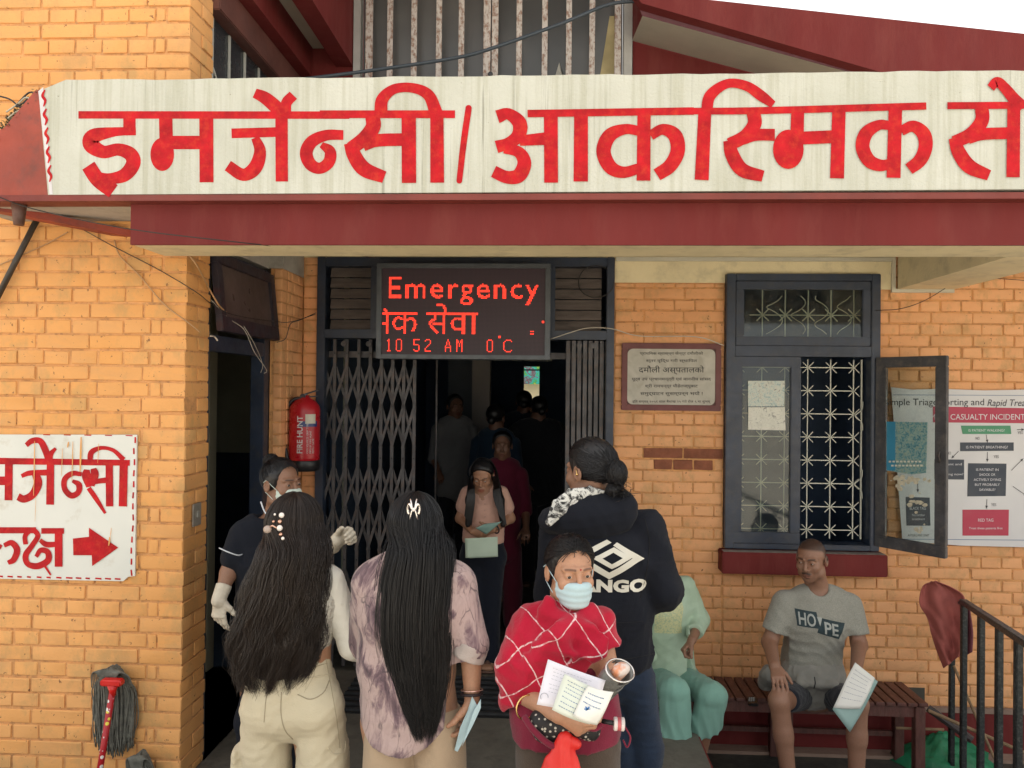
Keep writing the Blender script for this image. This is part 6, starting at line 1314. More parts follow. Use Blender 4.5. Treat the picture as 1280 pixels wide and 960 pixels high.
# ---------------------------------------------------------------- nurse in the side doorway
Y = 3.45; G = person('woman in dark uniform with white piping, face mask and white gloves at the side doorway', (0,Y,0)); s = .98
hc = U(352, 605, Y); R = frame_of((.88,-.47,-.04)); nb = U(342, 655, Y+.02); sx_ = (.75,.55,0)
ch, wa, pe = U(338, 700, Y), U(338, 760, Y), U(338, 815, Y); shL, shR = U(302, 668, Y-.05), U(378, 668, Y+.10); elL, wrL = U(286, 716, Y-.10), U(274, 748, Y-.16); elR, wrR = U(392, 712, Y-.02), U(421, 676, Y-.22)
B = SDF(); head_sdf(B, hc, R, s, neck_to=nb, nr=.046); simple_body(B, U(340,664,Y), ch, wa, pe, sx_)
for a, b, c in ((shL, elL, wrL), (shR, elR, wrR)): B.cap(a, b, .040, .036, .02); B.cap(b, c, .036, .024, .02)
for q in (-1,1): k_ = U(338+q*22, 900, Y); leg_to_floor(B, pe+Vector((q*.07,0,-.02)), k_, Vector((k_.x, k_.y, .07)))
V, F = field_mesh(B, .014, [eyebox(hc), (A_(elL)-.10, A_(elL)+.10, .006), (A_(elR)-.09, A_(elR)+.09, .006)]); np_mesh('body', V, F, SK2, G, colors=face_tint(V, hc, R, s)); eyes(G, hc, R, s, (.1,1,-.1))
NV = fabric('black_uniform_cloth', (.006,.008,.014), .9, .1, 6, 260, .3, .02)
S = SDF(); S.ecap(U(340,660,Y), ch, (.155,.085), (.16,.11), sx_); S.ecap(ch, wa, (.16,.11), (.145,.10), sx_); S.ecap(wa, pe, (.145,.10), (.165,.12), sx_)
mL, mR = shL.lerp(elL, .62), shR.lerp(elR, .75); S.cap(shL, mL, .056, .058, .03); S.cap(shR, mR, .056, .056, .03)
for q in (-1,1): S.ecap(pe, U(338+q*20, 900, Y), (.09,.1), (.085,.08), sx_, .03); S.ecap(U(338+q*20, 900, Y), Vector((U(338+q*20, 900, Y).x, Y, .06)), (.08,.08), (.075,.08), sx_, .03)
S.cap(U(334,643,Y-.02), nb+Vector((.03,-.05,.0)), .050, .03, .02, 's'); S.cut((0,0,.05),(0,0,-1)); S.disp(wrinkle(.004, 28, (1,1,.8), 41)); garment('uniform', S, NV, G, 0.0085)
PIP = mat('white_piping', (.55,.58,.62), .6, .05, 9, 0); f = MB(); f.tube(spline([U(326,627,Y-.09), U(331,640,Y-.10), U(340,650,Y-.12), U(347,657,Y-.14)], 5), .0035, 6); f.build('collar_piping', PIP, G, smooth=True)
f = MB(); f.tube(spline([U(274,685,Y-.17), U(285,690,Y-.19), U(297,694,Y-.17), U(303,693,Y-.13)], 5), .0028, 6); f.build('sleeve_piping', PIP, G, smooth=True)
GLV = mat('latex_glove', (.50,.45,.36), .55, .1, 25, .3, 90)
def glove(name, wr, el, d, pn, th, s_, curl, G, thumb=(.7,.35), cuff=.06):
    S = SDF(); hand_sdf(S, wr, d, pn, th, s_, curl, .10, thumb, 1.12); u = unit(Vector(el)-Vector(wr)); S.cap(A_(wr)+u*cuff, A_(wr)-u*.01, .035, .030, .01); S.cut(A_(wr)+u*cuff, u); S.disp(wrinkle(.0014, 70, (1,1,1), 6)); h_ = A_(wr)+unit(d)*.07
    V, F = field_mesh(S, .0035); np_mesh(name, V, F, GLV, G)
glove('glove', wrL, elL, (.02,-.05,-1), (.3,.9,0), (.9,-.3,0), .95, (.25,.35,.45,.5), G); glove('glove', wrR, elR, (.85,-.12,.42), (.1,-.4,.9), (-.3,-.3,.9), .95, (.9,1.0,1.1,1.2), G, (.6,.5))
def cap_hair(name, hc, R, s, m, parent, front=.3, extra=None, h=.005, low=-.06, seed=3, strands=420, bun=None):
    S = SDF(); c = A_(hc); S.ell(c+R@A_((0,-.016*s,.034*s)), (.082*s,.097*s,.088*s), R, .01)
    n = R@A_((0,1,-front)); S.cut(c+R@A_((0,.044*s,.066*s)), n, .01); 
    if low is not None: S.ell(c+R@A_((0,.075*s,-.045*s)), (.078*s,.085*s,.080*s), R, .01, 's')
    S.cut(c+R@A_((0,0,low*s)), R@A_((0,.5,-1)), .02)
    if bun is not None:
        for (q, r_) in bun: S.ell(q, r_, None, .012)
    if extra: extra(S)
    S.disp(wrinkle(.0022, 85, (1,1,1), seed)); V, F = field_mesh(S, h); o = np_mesh(name, V, F, m, parent)
    if strands and bun is not None:
        r = np.random.RandomState(seed); n_ = strands; az = r.uniform(-PI, PI, n_); b0 = A_(bun[0][0]); pts = []
        loc = R.T@(b0-c)/s; cc = np.array([0,-.016,.034]); E = np.array([.0838,.0990,.0900])
        z0 = np.where(np.cos(az) > 0, .003+.080*np.abs(np.cos(az))**.38, .005-.058*np.abs(np.cos(az))**.8)+r.uniform(-.004,.03,n_)
        rr_ = np.sqrt(np.clip(1-((z0-cc[2])/E[2])**2, .02, 1)); st0 = np.stack([np.sin(az)*E[0]*rr_, np.cos(az)*E[1]*rr_+cc[1], z0], 1); end = np.array(loc)[None,:]+r.randn(n_,3)*.010
        for t_ in (0,.17,.34,.5,.67,.84,1.0):
            q = st0*(1-t_)+end*t_-cc; L = np.sqrt(((q/E)**2).sum(1))[:,None]; q = np.where(L < 1.0, q/np.maximum(L, .2), q)+cc; pts.append(c+(q*s)@R.T)
        P = resample([p.astype(np.float32) for p in pts], 14); strands_mesh('hair_strands', P, np.full(P.shape[:2], .0011)*r.uniform(.5,1.2,(n_,1)), m, o)
        for (q, rad_) in bun:
            m_ = 260; ax = r.randn(m_,3); ax[:,2] *= .4; ax /= np.linalg.norm(ax, axis=1)[:,None]; u = np.cross(ax, r.randn(m_,3)); u /= np.linalg.norm(u, axis=1)[:,None]; w = np.cross(ax, u); ln = r.uniform(1.2, 2.6, m_)
            ph = np.linspace(0, 1, 12)[None,:]*ln[:,None]; D_ = u[:,None,:]*np.cos(ph)[...,None]+w[:,None,:]*np.sin(ph)[...,None]; P = A_(q)+D_*(A_(rad_)*1.02)[None,None,:]*r.uniform(.98,1.06,(m_,1,1)); strands_mesh('hair_strands', P.astype(np.float32), np.full(P.shape[:2], .0010), m, o)
    return o
cap_hair('hair', hc, R, s, HB, G, .15, bun=[(A_(hc)+R@A_((0,-.075,.10)), (.034,.034,.030))], seed=5)
def face_mask(name, c, R, s, m, parent, h=.0032):
    S = SDF(); L = lambda x, y, z: A_(c)+R@A_((x*s, y*s, z*s)); e = lambda x, y, z, r, k=.015, op='u': S.ell(L(x,y,z), tuple(q*s for q in r), R, k*s, op)
    e(0,.024,-.045,(.065,.077,.068),.02); e(0,.075,-.030,(.034,.036,.040),.03); e(0,.070,-.078,(.034,.030,.030),.03)
    S.cut(L(0,.05,-.016), R@A_((0,-.12,1)), .008); S.cut(L(0,.03,0), R@A_((0,-1,-.05)), .004); S.cut(L(0,.05,-.112), R@A_((0,.25,-1)), .01)
    def pl(X, Y_, Z):
        z = (X-c[0])*R[0,2]+(Y_-c[1])*R[1,2]+(Z-c[2])*R[2,2]; x = (X-c[0])*R[0,0]+(Y_-c[1])*R[1,0]+(Z-c[2])*R[2,0]; return (.0007*np.tanh(3*np.sin((z/s+.02+.25*x*x)*2*PI/.021))).astype(np.float32)
    S.disp(pl); V, F = field_mesh(S, h); o = np_mesh(name, V, F, m, parent)
    for q in (-1, 1):
        f = MB(); f.tube(spline([tuple(L(q*.060,.040,-.022)), tuple(L(q*.074,.012,.004)), tuple(L(q*.080,-.010,.022)), tuple(L(q*.086,-.026,.012))], 4), .0014, 5); f.tube(spline([tuple(L(q*.055,.040,-.085)), tuple(L(q*.070,.012,-.055)), tuple(L(q*.080,-.018,-.030))], 4), .0014, 5); f.build('ear_loop', m, o, smooth=True)
    return o
face_mask('face_mask', hc, R, s, fabric('white_green_mask', (.50,.58,.52), .8, .05, 9, 400, .15), G)
# ---------------------------------------------------------------- woman in the black hooded jacket
Y = 2.85; G = person('woman with dark bun seen from behind in a black hooded jacket with white back print', (0,Y,0)); s = 1.02
hc = U(738, 589, Y); R = frame_of((-.66,.74,-.10)); nb = U(745, 640, Y+.02); sx_ = (1,-.12,0)
ch, wa, pe = U(752, 690, Y), U(752, 760, Y), U(768, 832, Y); shL, shR = U(700, 657, Y+.04), U(808, 662, Y-.02); elL, wrL = U(690, 745, Y+.08), U(712, 780, Y+.22); elR, wrR = U(829, 738, Y-.02), U(815, 755, Y+.20)
B = SDF(); head_sdf(B, hc, R, s, neck_to=nb, nr=.047); simple_body(B, U(750,655,Y), ch, wa, pe, sx_, w=(.12,.12,.10,.115))
for a, b, c in ((shL, elL, wrL), (shR, elR, wrR)): B.cap(a, b, .040, .036, .02); B.cap(b, c, .034, .024, .02)
hand_sdf(B, wrR, (-.3,.8,-.2), (0,0,-1), (-1,0,0), .95); hand_sdf(B, wrL, (.3,.8,-.2), (0,0,-1), (1,0,0), .95)
kk = [U(776, 935, Y), U(806, 935, Y)]
for q, k_ in ((-1, kk[0]), (1, kk[1])): leg_to_floor(B, pe+Vector((q*.06,0,-.02)), k_, Vector((k_.x, k_.y, .07)), toe=(0,.12,0))
V, F = field_mesh(B, .014, [eyebox(hc)]); np_mesh('body', V, F, SK2, G, colors=face_tint(V, hc, R, s)); eyes(G, hc, R, s)
JK = fabric('black_sweatshirt', (.0075,.009,.0145), .95, .15, 7, 300, .35, .03, .4, 7)
S = SDF(); S.ecap(U(750,646,Y), ch, (.150,.080), (.185,.130), sx_, .03); S.ecap(ch, wa, (.185,.130), (.178,.125), sx_, .05); S.ecap(wa, U(759,815,Y), (.178,.125), (.172,.120), sx_, .05)
S.cap(shR, elR, .074, .070, .018); S.cap(elR, wrR, .068, .045, .02); S.cap(shL, elL, .072, .068, .018); S.cap(elL, wrL, .064, .045, .02); S.cut(U(760,838,Y), (0,0,-1), .01)
S.cap(shR+Vector((-.055,-.11,-.02)), U(812,760,Y-.13), .010, .012, .02, 's')
S.disp(wrinkle(.010, 15, (1.1,1,1.0), 51)); S.disp(wrinkle(.004, 38, (1,1,1.2), 57)); JKO = garment('jacket', S, JK, G, 0.0079)
S = SDF(); hb2 = U(738, 652, Y-.105); S.ecap(U(712,640,Y-.05), U(778,634,Y-.06), (.075,.060), (.060,.055), (0,0,1), .05); S.ell(U(742,650,Y-.09), (.135,.055,.072), frame_of((0,1,.25)), .05); S.ell(U(690,650,Y+.0), (.05,.09,.05), None, .04)
S.disp(wrinkle(.005, 22, (1,1,1), 53)); HD = garment('hood', S, JK, G, 0.0073)
SJ = mat('black_seam', (.004,.004,.006), .9, .1)
seam('armhole_seam', [(806,648),(812,680),(808,715),(800,748)], .0020, SJ, G, JKO); seam('armhole_seam', [(690,672),(686,700),(690,730)], .0020, SJ, G, JKO); seam('hem_seam', [(700,818),(740,824),(780,824),(824,816)], .0016, SJ, G, JKO); seam('back_seam', [(695,772),(740,777),(790,778),(826,772)], .0012, SJ, G, JKO)
# hood lining, black and white print, on the left edge
t = NT('printed_lining'); p = t.pos(); n = t.noise(p, 22, 6, .7, 2.0); t.color(t.ramp(n, [(.42, (.02,.02,.02)), (.48, (.25,.25,.24)), (.53, (.62,.62,.58)), (.8, (.68,.68,.62))])); t.rough(.8)
S = SDF(); pa = [U(686,654,Y-.12), U(700,634,Y-.12), U(716,622,Y-.11), U(738,615,Y-.085), U(754,615,Y-.075)]; wd_ = (.014,.032,.034,.020,.008)
for a, b, w0_, w1_ in zip(pa[:-1], pa[1:], wd_[:-1], wd_[1:]): S.ecap(a, b, (w0_,.010), (w1_,.010), (.3,0,-1), .01)
garment('hood_lining', S, t.m, G, .0045)
f = MB(); f.lathe(U(689,636,Y-.14), [(.002,0),(.007,.001),(.007,.004),(.002,.005)], 12, axis=(0,-1,0)); f.build('eyelet', BLACKP, G)
DN = fabric('dark_denim', (.010,.020,.042), .85, .3, 9, 320, .4, .1, .5, 14)
S = SDF(); S.ecap(U(765,815,Y), pe+Vector((0,0,-.03)), (.135,.10), (.140,.11), sx_, .03)
for q, k_ in ((-1, kk[0]), (1, kk[1])): S.ecap(pe+Vector((q*.07,0,-.05)), k_, (.080,.10), (.066,.075), sx_, .012); S.ecap(k_, Vector((k_.x, k_.y, .05)), (.066,.072), (.06,.07), sx_, .02)
S.cut((0,0,.04),(0,0,-1)); S.disp(wrinkle(.004, 40, (.5,.5,1.6), 55)); garment('jeans', S, DN, G, 0.0073)
cap_hair('hair', hc, R, s, HB, G, .25, bun=[(U(771, 592, Y-.10), (.036,.040,.046)), (U(766, 612, Y-.10), (.024,.03,.022))], seed=9, strands=900)
r_ = np.random.RandomState(4); n_ = 60; b0 = A_(U(766,596,Y-.10)); P = np.stack([b0+r_.randn(n_,3)*.018+np.stack([(.012+.03*r_.rand(n_))*k_/5*1.2, np.zeros(n_), np.full(n_, -.012*k_)], 1) for k_ in range(6)], 1).astype(np.float32); strands_mesh('loose_strands', P, np.full(P.shape[:2], .0010), HB, G)
f = MB(); ball(f, U(721, 593, Y-.075), .005); f.tube([U(721,593,Y-.075), U(720,587,Y-.07)], .0015, 6); f.build('earring', mat('gold', (.75,.5,.2), .25, .05, 9, 0, metal=1), G, smooth=True)
CRM = mat('cream_print', (.62,.60,.52), .7, .05, 9, 0)
# double diamond emblem and the word below it
oC = U(762, 688, Y); k_ = 2.62/960
def dec(name, poly, m=CRM): decal(name, JKO, poly, oC, (1,0,.0), (0,0,1), (0,1,0), m, G, .010, .0030)
def band(outer, inner): n = len(outer); return ([(x*k_, y*k_) for x, y in outer+inner], [(i, (i+1)%n, n+(i+1)%n, n+i) for i in range(n)])
dec('emblem_inner', band([(-26,0),(2,14),(26,1),(-1,-13)], [(-13,0),(1,7.5),(13,1),(-1,-6.5)]))
dec('emblem_outer', ([(x*k_, y*k_) for x, y in [(1,16),(6,20),(42,-1),(-4,-27),(-46,-3),(-38,1.5),(-4,-18),(26,0)]], [(0,1,2,7),(7,2,3,6),(6,3,4,5)]))
dec('emblem_outer', ([(x*k_, y*k_) for x, y in [(-46,3),(-7,23),(-1,19.5),(-37,0)]], [(0,1,2,3)]))
vs, fs = text_mesh('KANGO', .072, bold=.0040, space=1.05); wv = max(v[0] for v in vs)-min(v[0] for v in vs); decal('lettering', JKO, ([(v[0]*(.285/wv), v[1]*.80) for v in vs], fs), oC+Vector((-.018,0,-.118)), (1,0,0), (0,0,1), (0,1,0), CRM, G, .010, .0030)
# ---------------------------------------------------------------- woman in the red shawl
Y = 2.32; G = person('woman in red checked shawl and pale blue mask carrying papers, walking towards the viewer', (0,Y,0)); s = .90
hc = U(713, 714, Y); R = frame_of((.30,-.95,-.06)); nb = U(710, 765, Y+.02); sx_ = (1,.1,0); zf = 0
ch, wa, pe = U(705, 800, Y), U(708, 870, Y), U(710, 925, Y); shL, shR = U(662, 782, Y+.02), U(748, 782, Y+.0); elL, wrL = U(648, 862, Y-.03), U(697, 893, Y-.20); elR, wrR = U(762, 850, Y-.05), U(742, 872, Y-.20)
B = SDF(); head_sdf(B, hc, R, s, neck_to=nb, nr=.046); simple_body(B, U(708,790,Y), ch, wa, pe, sx_, w=(.085,.10,.10,.13))
for a, b, c in ((shL, elL, wrL), (shR, elR, wrR)): B.cap(a, b, .036, .034, .02); B.cap(b, c, .034, .0225, .015)
hand_sdf(B, wrL, (.92,-.25,-.42), (.25,-.15,1), (.15,-.5,.85), .90, (.55,.7,.85,.95), .05, (.55,.35))
for q in (-1,1): k_ = Vector((pe.x+q*.075, Y, .38)); leg_to_floor(B, pe+Vector((q*.07,0,-.02)), k_, Vector((k_.x, k_.y, .06)))
hb_ = A_(wrL)+A_((.08,-.02,-.035)); V, F = field_mesh(B, .014, [(A_(hc)-.12, A_(hc)+.12, .0028), (hb_-.10, hb_+.10, .0028), (A_((elL+wrL)/2)-.10, A_((elL+wrL)/2)+.10, .005)])
np_mesh('body', V, F, skin_mat('skin_light', (.44,.235,.145)), G, colors=face_tint(V, hc, R, s, brow=.30)); eyes(G, hc, R, s, (.10,1,-.02))
face_mask('face_mask', hc, R, s, MSK, G, .0028); cap_hair('hair', hc, R, s, HB, G, .32, bun=[(A_(hc)+R@A_((0,-.105,-.02)), (.032,.03,.035))], seed=12, strands=1100, h=.0035)
c_ = A_(hc)+R@A_((0,.101*s,.034*s)); f = MB(); ball(f, c_, .0028, 8); f.build('forehead_dot', mat('crimson_dot', (.30,.01,.01), .5), G)
def shawl_mat():
    t = NT('red_shawl_cloth'); t.b.inputs['Sheen Weight'].default_value = .2; p = t.pos(); tcn = t.nd('ShaderNodeTexCoord'); at = t.nd('ShaderNodeAttribute', attribute_name='tint').outputs['Color']; sp = t.nd('ShaderNodeSeparateColor'); t.L(at, sp.inputs[0])
    base = t.ramp(t.noise(p, 7, 4), [(.3, (.33,.004,.022)), (.7, (.46,.008,.035))]); cur = base
    for ch_ in (0, 1):
        w = t.math('ADD', sp.outputs[ch_], t.math('MULTIPLY', t.math('SUBTRACT', t.noise(p, 16, 3), .5), .10)); fr = t.math('FRACT', w, 0); d = t.math('ABSOLUTE', t.math('SUBTRACT', fr, .5)); line = t.ramp(d, [(.0, 1), (.013, 1), (.024, 0)])
        dash = t.ramp(t.noise(p, 75, 3, .6), [(.40, .35), (.56, 1)]); cur = t.mix(t.math('MULTIPLY', line, dash), cur, (.72,.52,.52))
    t.color(cur); t.rough(.85); t.b.inputs['Specular IOR Level'].default_value = .2; t.bump(t.mix(.3, t.noise(p, 26, 5, .55, 1.5), t.noise(p, 320, 2)), .35, .010); return t.m
SHM = shawl_mat()
S = SDF(); 
S.ecap(U(706,768,Y), U(703,800,Y), (.066,.068), (.138,.105), sx_, .04); S.ecap(U(703,800,Y), U(698,842,Y-.02), (.138,.105), (.152,.112), sx_, .05)
S.cap(shL, U(650,835,Y-.03), .060, .066, .04); S.cap(U(650,835,Y-.03), U(646,872,Y-.04), .060, .050, .04); S.cap(shR, U(754,815,Y-.03), .056, .050, .04); S.cap(U(754,815,Y-.03), U(752,830,Y-.05), .045,.035,.03)
S.cap(U(640,880,Y-.03), U(672,866,Y-.08), .030, .030, .03)
S.ecap(U(680,765,Y-.055), U(752,812,Y-.135), (.045,.022), (.042,.018), (.5,0,1), .012); S.ecap(U(742,764,Y-.04), U(700,800,Y-.135), (.038,.020), (.05,.018), (.5,0,-1), .012); S.ecap(U(700,800,Y-.135), U(655,840,Y-.10), (.05,.018), (.04,.018), (.5,0,-1), .014)
S.cap(U(711,742,Y-.075), U(714,765,Y-.16), .040, .022, .015, 's')
def lowcut(X, Y_, Z):      # slanting lower edge, dropping to the left
    x0, z0 = U(770,815,Y-.1).x, U(770,815,Y-.1).z; x1, z1 = U(640,893,Y-.1).x, U(640,893,Y-.1).z; zl = z0+(X-x0)*(z1-z0)/(x1-x0)+.012*np.sin(X*48)+0*Y_; return zl-Z
S.p.append((lowcut, np.full(3,-1e3), np.full(3,1e3), .012, 'i'))
dirs = A_((.75,0,.66)); S.disp(lambda X, Y_, Z: (.0080*(np.abs(np.sin((X*.62-Z*.80)*34+1.5*np.sin(X*12+Z*7)))-.6)+.0035*(np.abs(np.sin((X*.50+Z*.86)*75+2*np.sin(X*15-Z*9)))-.6)).astype(np.float32)); S.disp(wrinkle(.004, 30, (1,1,1), 63))
def shawl_uv(V):
    C = np.ones((len(V), 4), np.float32); x, y, z = (V-A_(ch)).T; a = x*.94+z*.52+.45*y; b = -x*.50+z*.90-.30*y+1.1*x*x; C[:,0] = a/.098+10.2; C[:,1] = b/.092+10.35; return C
garment('shawl', S, SHM, G, 0.0055, colors=shawl_uv)
MD = fabric('maroon_dress_cloth', (.16,.010,.030), .85, .2, 9, 260, .3); S = SDF(); S.ecap(U(708,850,Y), U(706,885,Y), (.13,.10), (.160,.12), sx_, .03); S.ecap(U(706,885,Y), U(708,918,Y), (.160,.12), (.165,.125), sx_, .03); S.cut(U(708,922,Y), (.0,0,-1), .01); S.disp(wrinkle(.006, 25, (1.5,1,.5), 71)); garment('tunic', S, MD, G, 0.0073)
BRT = fabric('dark_brown_trousers', (.075,.055,.042), .9, .1, 6, 240, .3); S = SDF(); S.ecap(wa, pe, (.12,.09), (.145,.105), sx_, .03)
for q in (-1,1): a, b = pe+Vector((q*.072,0,-.02)), Vector((pe.x+q*.08, Y, .38)); S.ecap(a, b, (.085,.10), (.080,.085), sx_, .02); S.ecap(b, Vector((b.x, Y, .04)), (.078,.085), (.08,.08), sx_, .02)
S.cut((0,0,.03),(0,0,-1)); S.disp(wrinkle(.005, 22, (1.4,1,.5), 73)); garment('trousers', S, BRT, G, 0.0098)
o = MB(); ring_(o, U(658,884,Y-.125), unit(wrL-elL), .0335, .0028); o = o.build('gold_bangle', mat('gold', (.75,.5,.2), .25, .05, 9, 0, metal=1), smooth=True); tag(o, 'thin gold bangle on the forearm of the woman in the red shawl', 'bangle')
# papers
def paper(name, pts, Ys, label, m, th=.0012, cat='paper', curve=.006, n=10):
    a, b, c, d = [U(x, y, yy) for (x, y), yy in zip(pts, Ys)]; f = MB()
    for j in range(n+1):
        for i in range(n+1):
            u, v = i/n, j/n; q = (a*(1-u)+b*u)*(1-v)+(d*(1-u)+c*u)*v; q = q+Vector((0, -curve*math.sin(PI*u)*1.0+curve*.6*math.sin(5*v+2*u), 0)); f.v.append(tuple(q))
    f.f = [(j*(n+1)+i, j*(n+1)+i+1, (j+1)*(n+1)+i+1, (j+1)*(n+1)+i) for j in range(n) for i in range(n)]; f.mi = [0]*len(f.f); o = f.build(name, m, smooth=True); md = o.modifiers.new('solid','SOLIDIFY'); md.thickness = th; tag(o, label, cat); o['_q'] = 1
    def at(u, v, l=.002): q = (a*(1-u)+b*u)*(1-v)+(d*(1-u)+c*u)*v; return q+Vector((0, -curve*math.sin(PI*u)+curve*.6*math.sin(5*v+2*u)-l, 0))
    return o, at
WP = mat('white_paper', (.70,.68,.74), .6, .03, 5, 0); GP = mat('greenish_paper', (.62,.66,.58), .6, .05, 8, 0); CPa = mat('blank_paper', (.72,.72,.68), .6, .04, 8, 0); BI = mat('blue_ink', (.10,.18,.32), .6, .2, 30, 0); GI = mat('pencil_grey_ink', (.30,.31,.36), .6, .2, 30, 0)
def write_lines(at, rows, m, parent, seed, hgt=.010, name='writing', u0=.1, u1=.9):
    r = random.Random(seed); f = MB()
    for v in rows:
        u = u0+r.uniform(0,.05); e_ = u1-r.uniform(0,.2)
        while u < e_:
            l_ = r.uniform(.015,.05); f.add([at(u, v), at(u+l_, v), at(u+l_, v+hgt), at(u, v+hgt)], [(0,1,2,3)]); u += l_+r.uniform(.012,.025)
    o = f.build(name, m, parent); o['kind'] = 'stuff'
yp = Y-.30
o, at = paper('paper_sheet', [(685,824),(757,851),(744,890),(671,880)], [yp+.03,yp+.03,yp,yp], 'white printed form, the rear sheet held by the woman in the shawl', WP); write_lines(at, [.14,.22,.30,.38,.5,.58,.66], GI, o, 3, .008)
f = MB(); q = at(.09,.80); ring_(f, q, (0,1,0), .010, .0009); f.build('round_stamp', GI, o)
o, at = paper('paper_sheet', [(706,842),(757,866),(737,906),(690,886)], [yp-.01,yp-.01,yp-.03,yp-.03], 'pale green form with blue table lines in front of the white sheet', GP, curve=.009); write_lines(at, [.12,.22,.32,.42,.55,.68,.8], BI, o, 4, .018)
o, at = paper('paper_sheet', [(735,857),(767,866),(746,907),(716,893)], [yp-.03,yp-.035,yp-.045,yp-.04], 'creased pale slip with blue symbol, front right of the held papers', CPa, curve=.010); write_lines(at, [.2,.34,.48], BI, o, 5, .03); f = MB()
q0_ = at(.35,.62); 
for a_ in (0, .9, -.9): f.obox(q0_, (.008*math.cos(a_),0,.008*math.sin(a_)), (0,.0005,0), (-.0015*math.sin(a_),0,.0015*math.cos(a_)))
f.build('blue_symbol', mat('bright_blue_ink', (.02,.16,.45), .5), o)
# rolled film bag under the other arm
rb = empty('rolled_bag', 'grey rolled plastic bag with pinkish white contents under the arm of the shawl woman', 'bag', (0,0,0)); a, b = U(742, 876, Y-.18), U(775, 838, Y-.24)
S = SDF(); S.ecap(a, b, (.036,.030), (.050,.036), (1,0,.8), .01); ax_ = unit(b-a); S.cut(b, ax_); S.cap(b-Vector(ax_)*.03, b+Vector(ax_)*.1, .033, .036, .006, 's'); S.disp(wrinkle(.002, 50, (1,1,1), 4)); garment('sleeve_of_film', S, mat('grey_plastic_film', (.15,.15,.14), .25, .2, 12, .2), rb, .004)
S = SDF(); S.ecap(b-Vector(ax_)*.035, b+Vector(ax_)*.006, (.022,.018), (.030,.018), (1,0,.8), .01); t = NT('pinkish_roll'); p = t.pos(); t.color(t.ramp(t.noise(p, 30, 3), [(.4, (.62,.25,.13)), (.55, (.66,.58,.54))])); t.rough(.35); garment('roll', S, t.m, rb, .0035)
f = MB(); u_ = A_((1,0,.8)); u_ = unit(u_-ax_*(u_@ax_)); w_2 = np.cross(ax_, u_); f.tube([Vector(A_(b)+u_*math.cos(2*PI*k/24)*.049+w_2*math.sin(2*PI*k/24)*.035) for k in range(25)], .0028, 6, caps=False); f.build('silver_rim', SIL, rb, smooth=True)
# flowered bag, bottle strap, red bag
t = NT('flowered_black_cloth'); p = t.pos(); vo = t.nd('ShaderNodeTexVoronoi'); vo.inputs['Scale'].default_value = 75; t.L(p, vo.inputs[0]); t.color(t.mix(t.ramp(vo.outputs['Distance'], [(.22, 1), (.3, 0)]), (.010,.009,.010), (.45,.42,.36))); t.rough(.7)
fb = empty('flowered_bag', 'black flowered cloth bag with maroon trim hanging below the papers', 'bag', (0,0,0)); S = SDF(); S.ecap(U(672,898,Y-.16), U(738,912,Y-.17), (.020,.03), (.030,.03), (0,0,1), .03); S.ell(U(688,912,Y-.16), (.055,.032,.040), None, .03); S.disp(wrinkle(.004, 40, (1,1,1), 9)); garment('pouch', S, t.m, fb, .0045)
f = MB(); f.tube(spline([U(655,896,Y-.17), U(668,914,Y-.20), U(690,932,Y-.2), U(712,933,Y-.2)], 6), .009, 8); f.tube(spline([U(700,893,Y-.19), U(722,903,Y-.21), U(742,911,Y-.21), U(752,905,Y-.2)], 6), .008, 8); f.build('trim', MD, fb, smooth=True)
bt = empty('small_bottle', 'small bottle with white and pink cap poking out beside the held papers', 'bottle', (0,0,0)); f = MB(); f.tube([U(745,900,Y-.17), U(768,904,Y-.2)], .0065, 10); f.build('neck', BLACKP, bt, smooth=True)
ax2 = unit(U(782,905,Y-.2)-U(767,904,Y-.2)); f = MB(); f.lathe(U(767,904.5,Y-.2), [(.016,0),(.018,.002),(.018,.009),(.0165,.010),(.0165,.020),(.018,.021),(.018,.028),(.014,.030)], 20, axis=tuple(ax2)); f.build('cap', mat('white_cap', (.68,.62,.60), .4), bt, smooth=False)
f = MB(); f.lathe(Vector(U(767,904.5,Y-.2))+Vector(ax2)*.0102, [(.0172,0),(.0172,.0095)], 20, axis=tuple(ax2)); f.build('cap_band', mat('pink_band', (.55,.12,.13), .4), bt)
f = MB(); f.tube(spline([U(781,908,Y-.2), U(788,922,Y-.19), U(784,934,Y-.19), U(779,925,Y-.19)], 5), .0025, 6); f.build('strap', MD, bt, smooth=True)
S = SDF(); S.ecap(U(706,922,Y-.20), U(700,985,Y-.20), (.020,.015), (.080,.030), (1,0,0), .02); S.cap(U(706,922,Y-.20), U(722,930,Y-.2), .014, .014, .01); S.disp(wrinkle(.005, 45, (1.5,1,.7), 14)); o = garment('red_bag', S, mat('bright_red_bag', (.62,.020,.016), .45, .1, 8, .15), None, .004); tag(o, 'bright red carrier bag bunched in the hand of the shawl woman', 'bag')
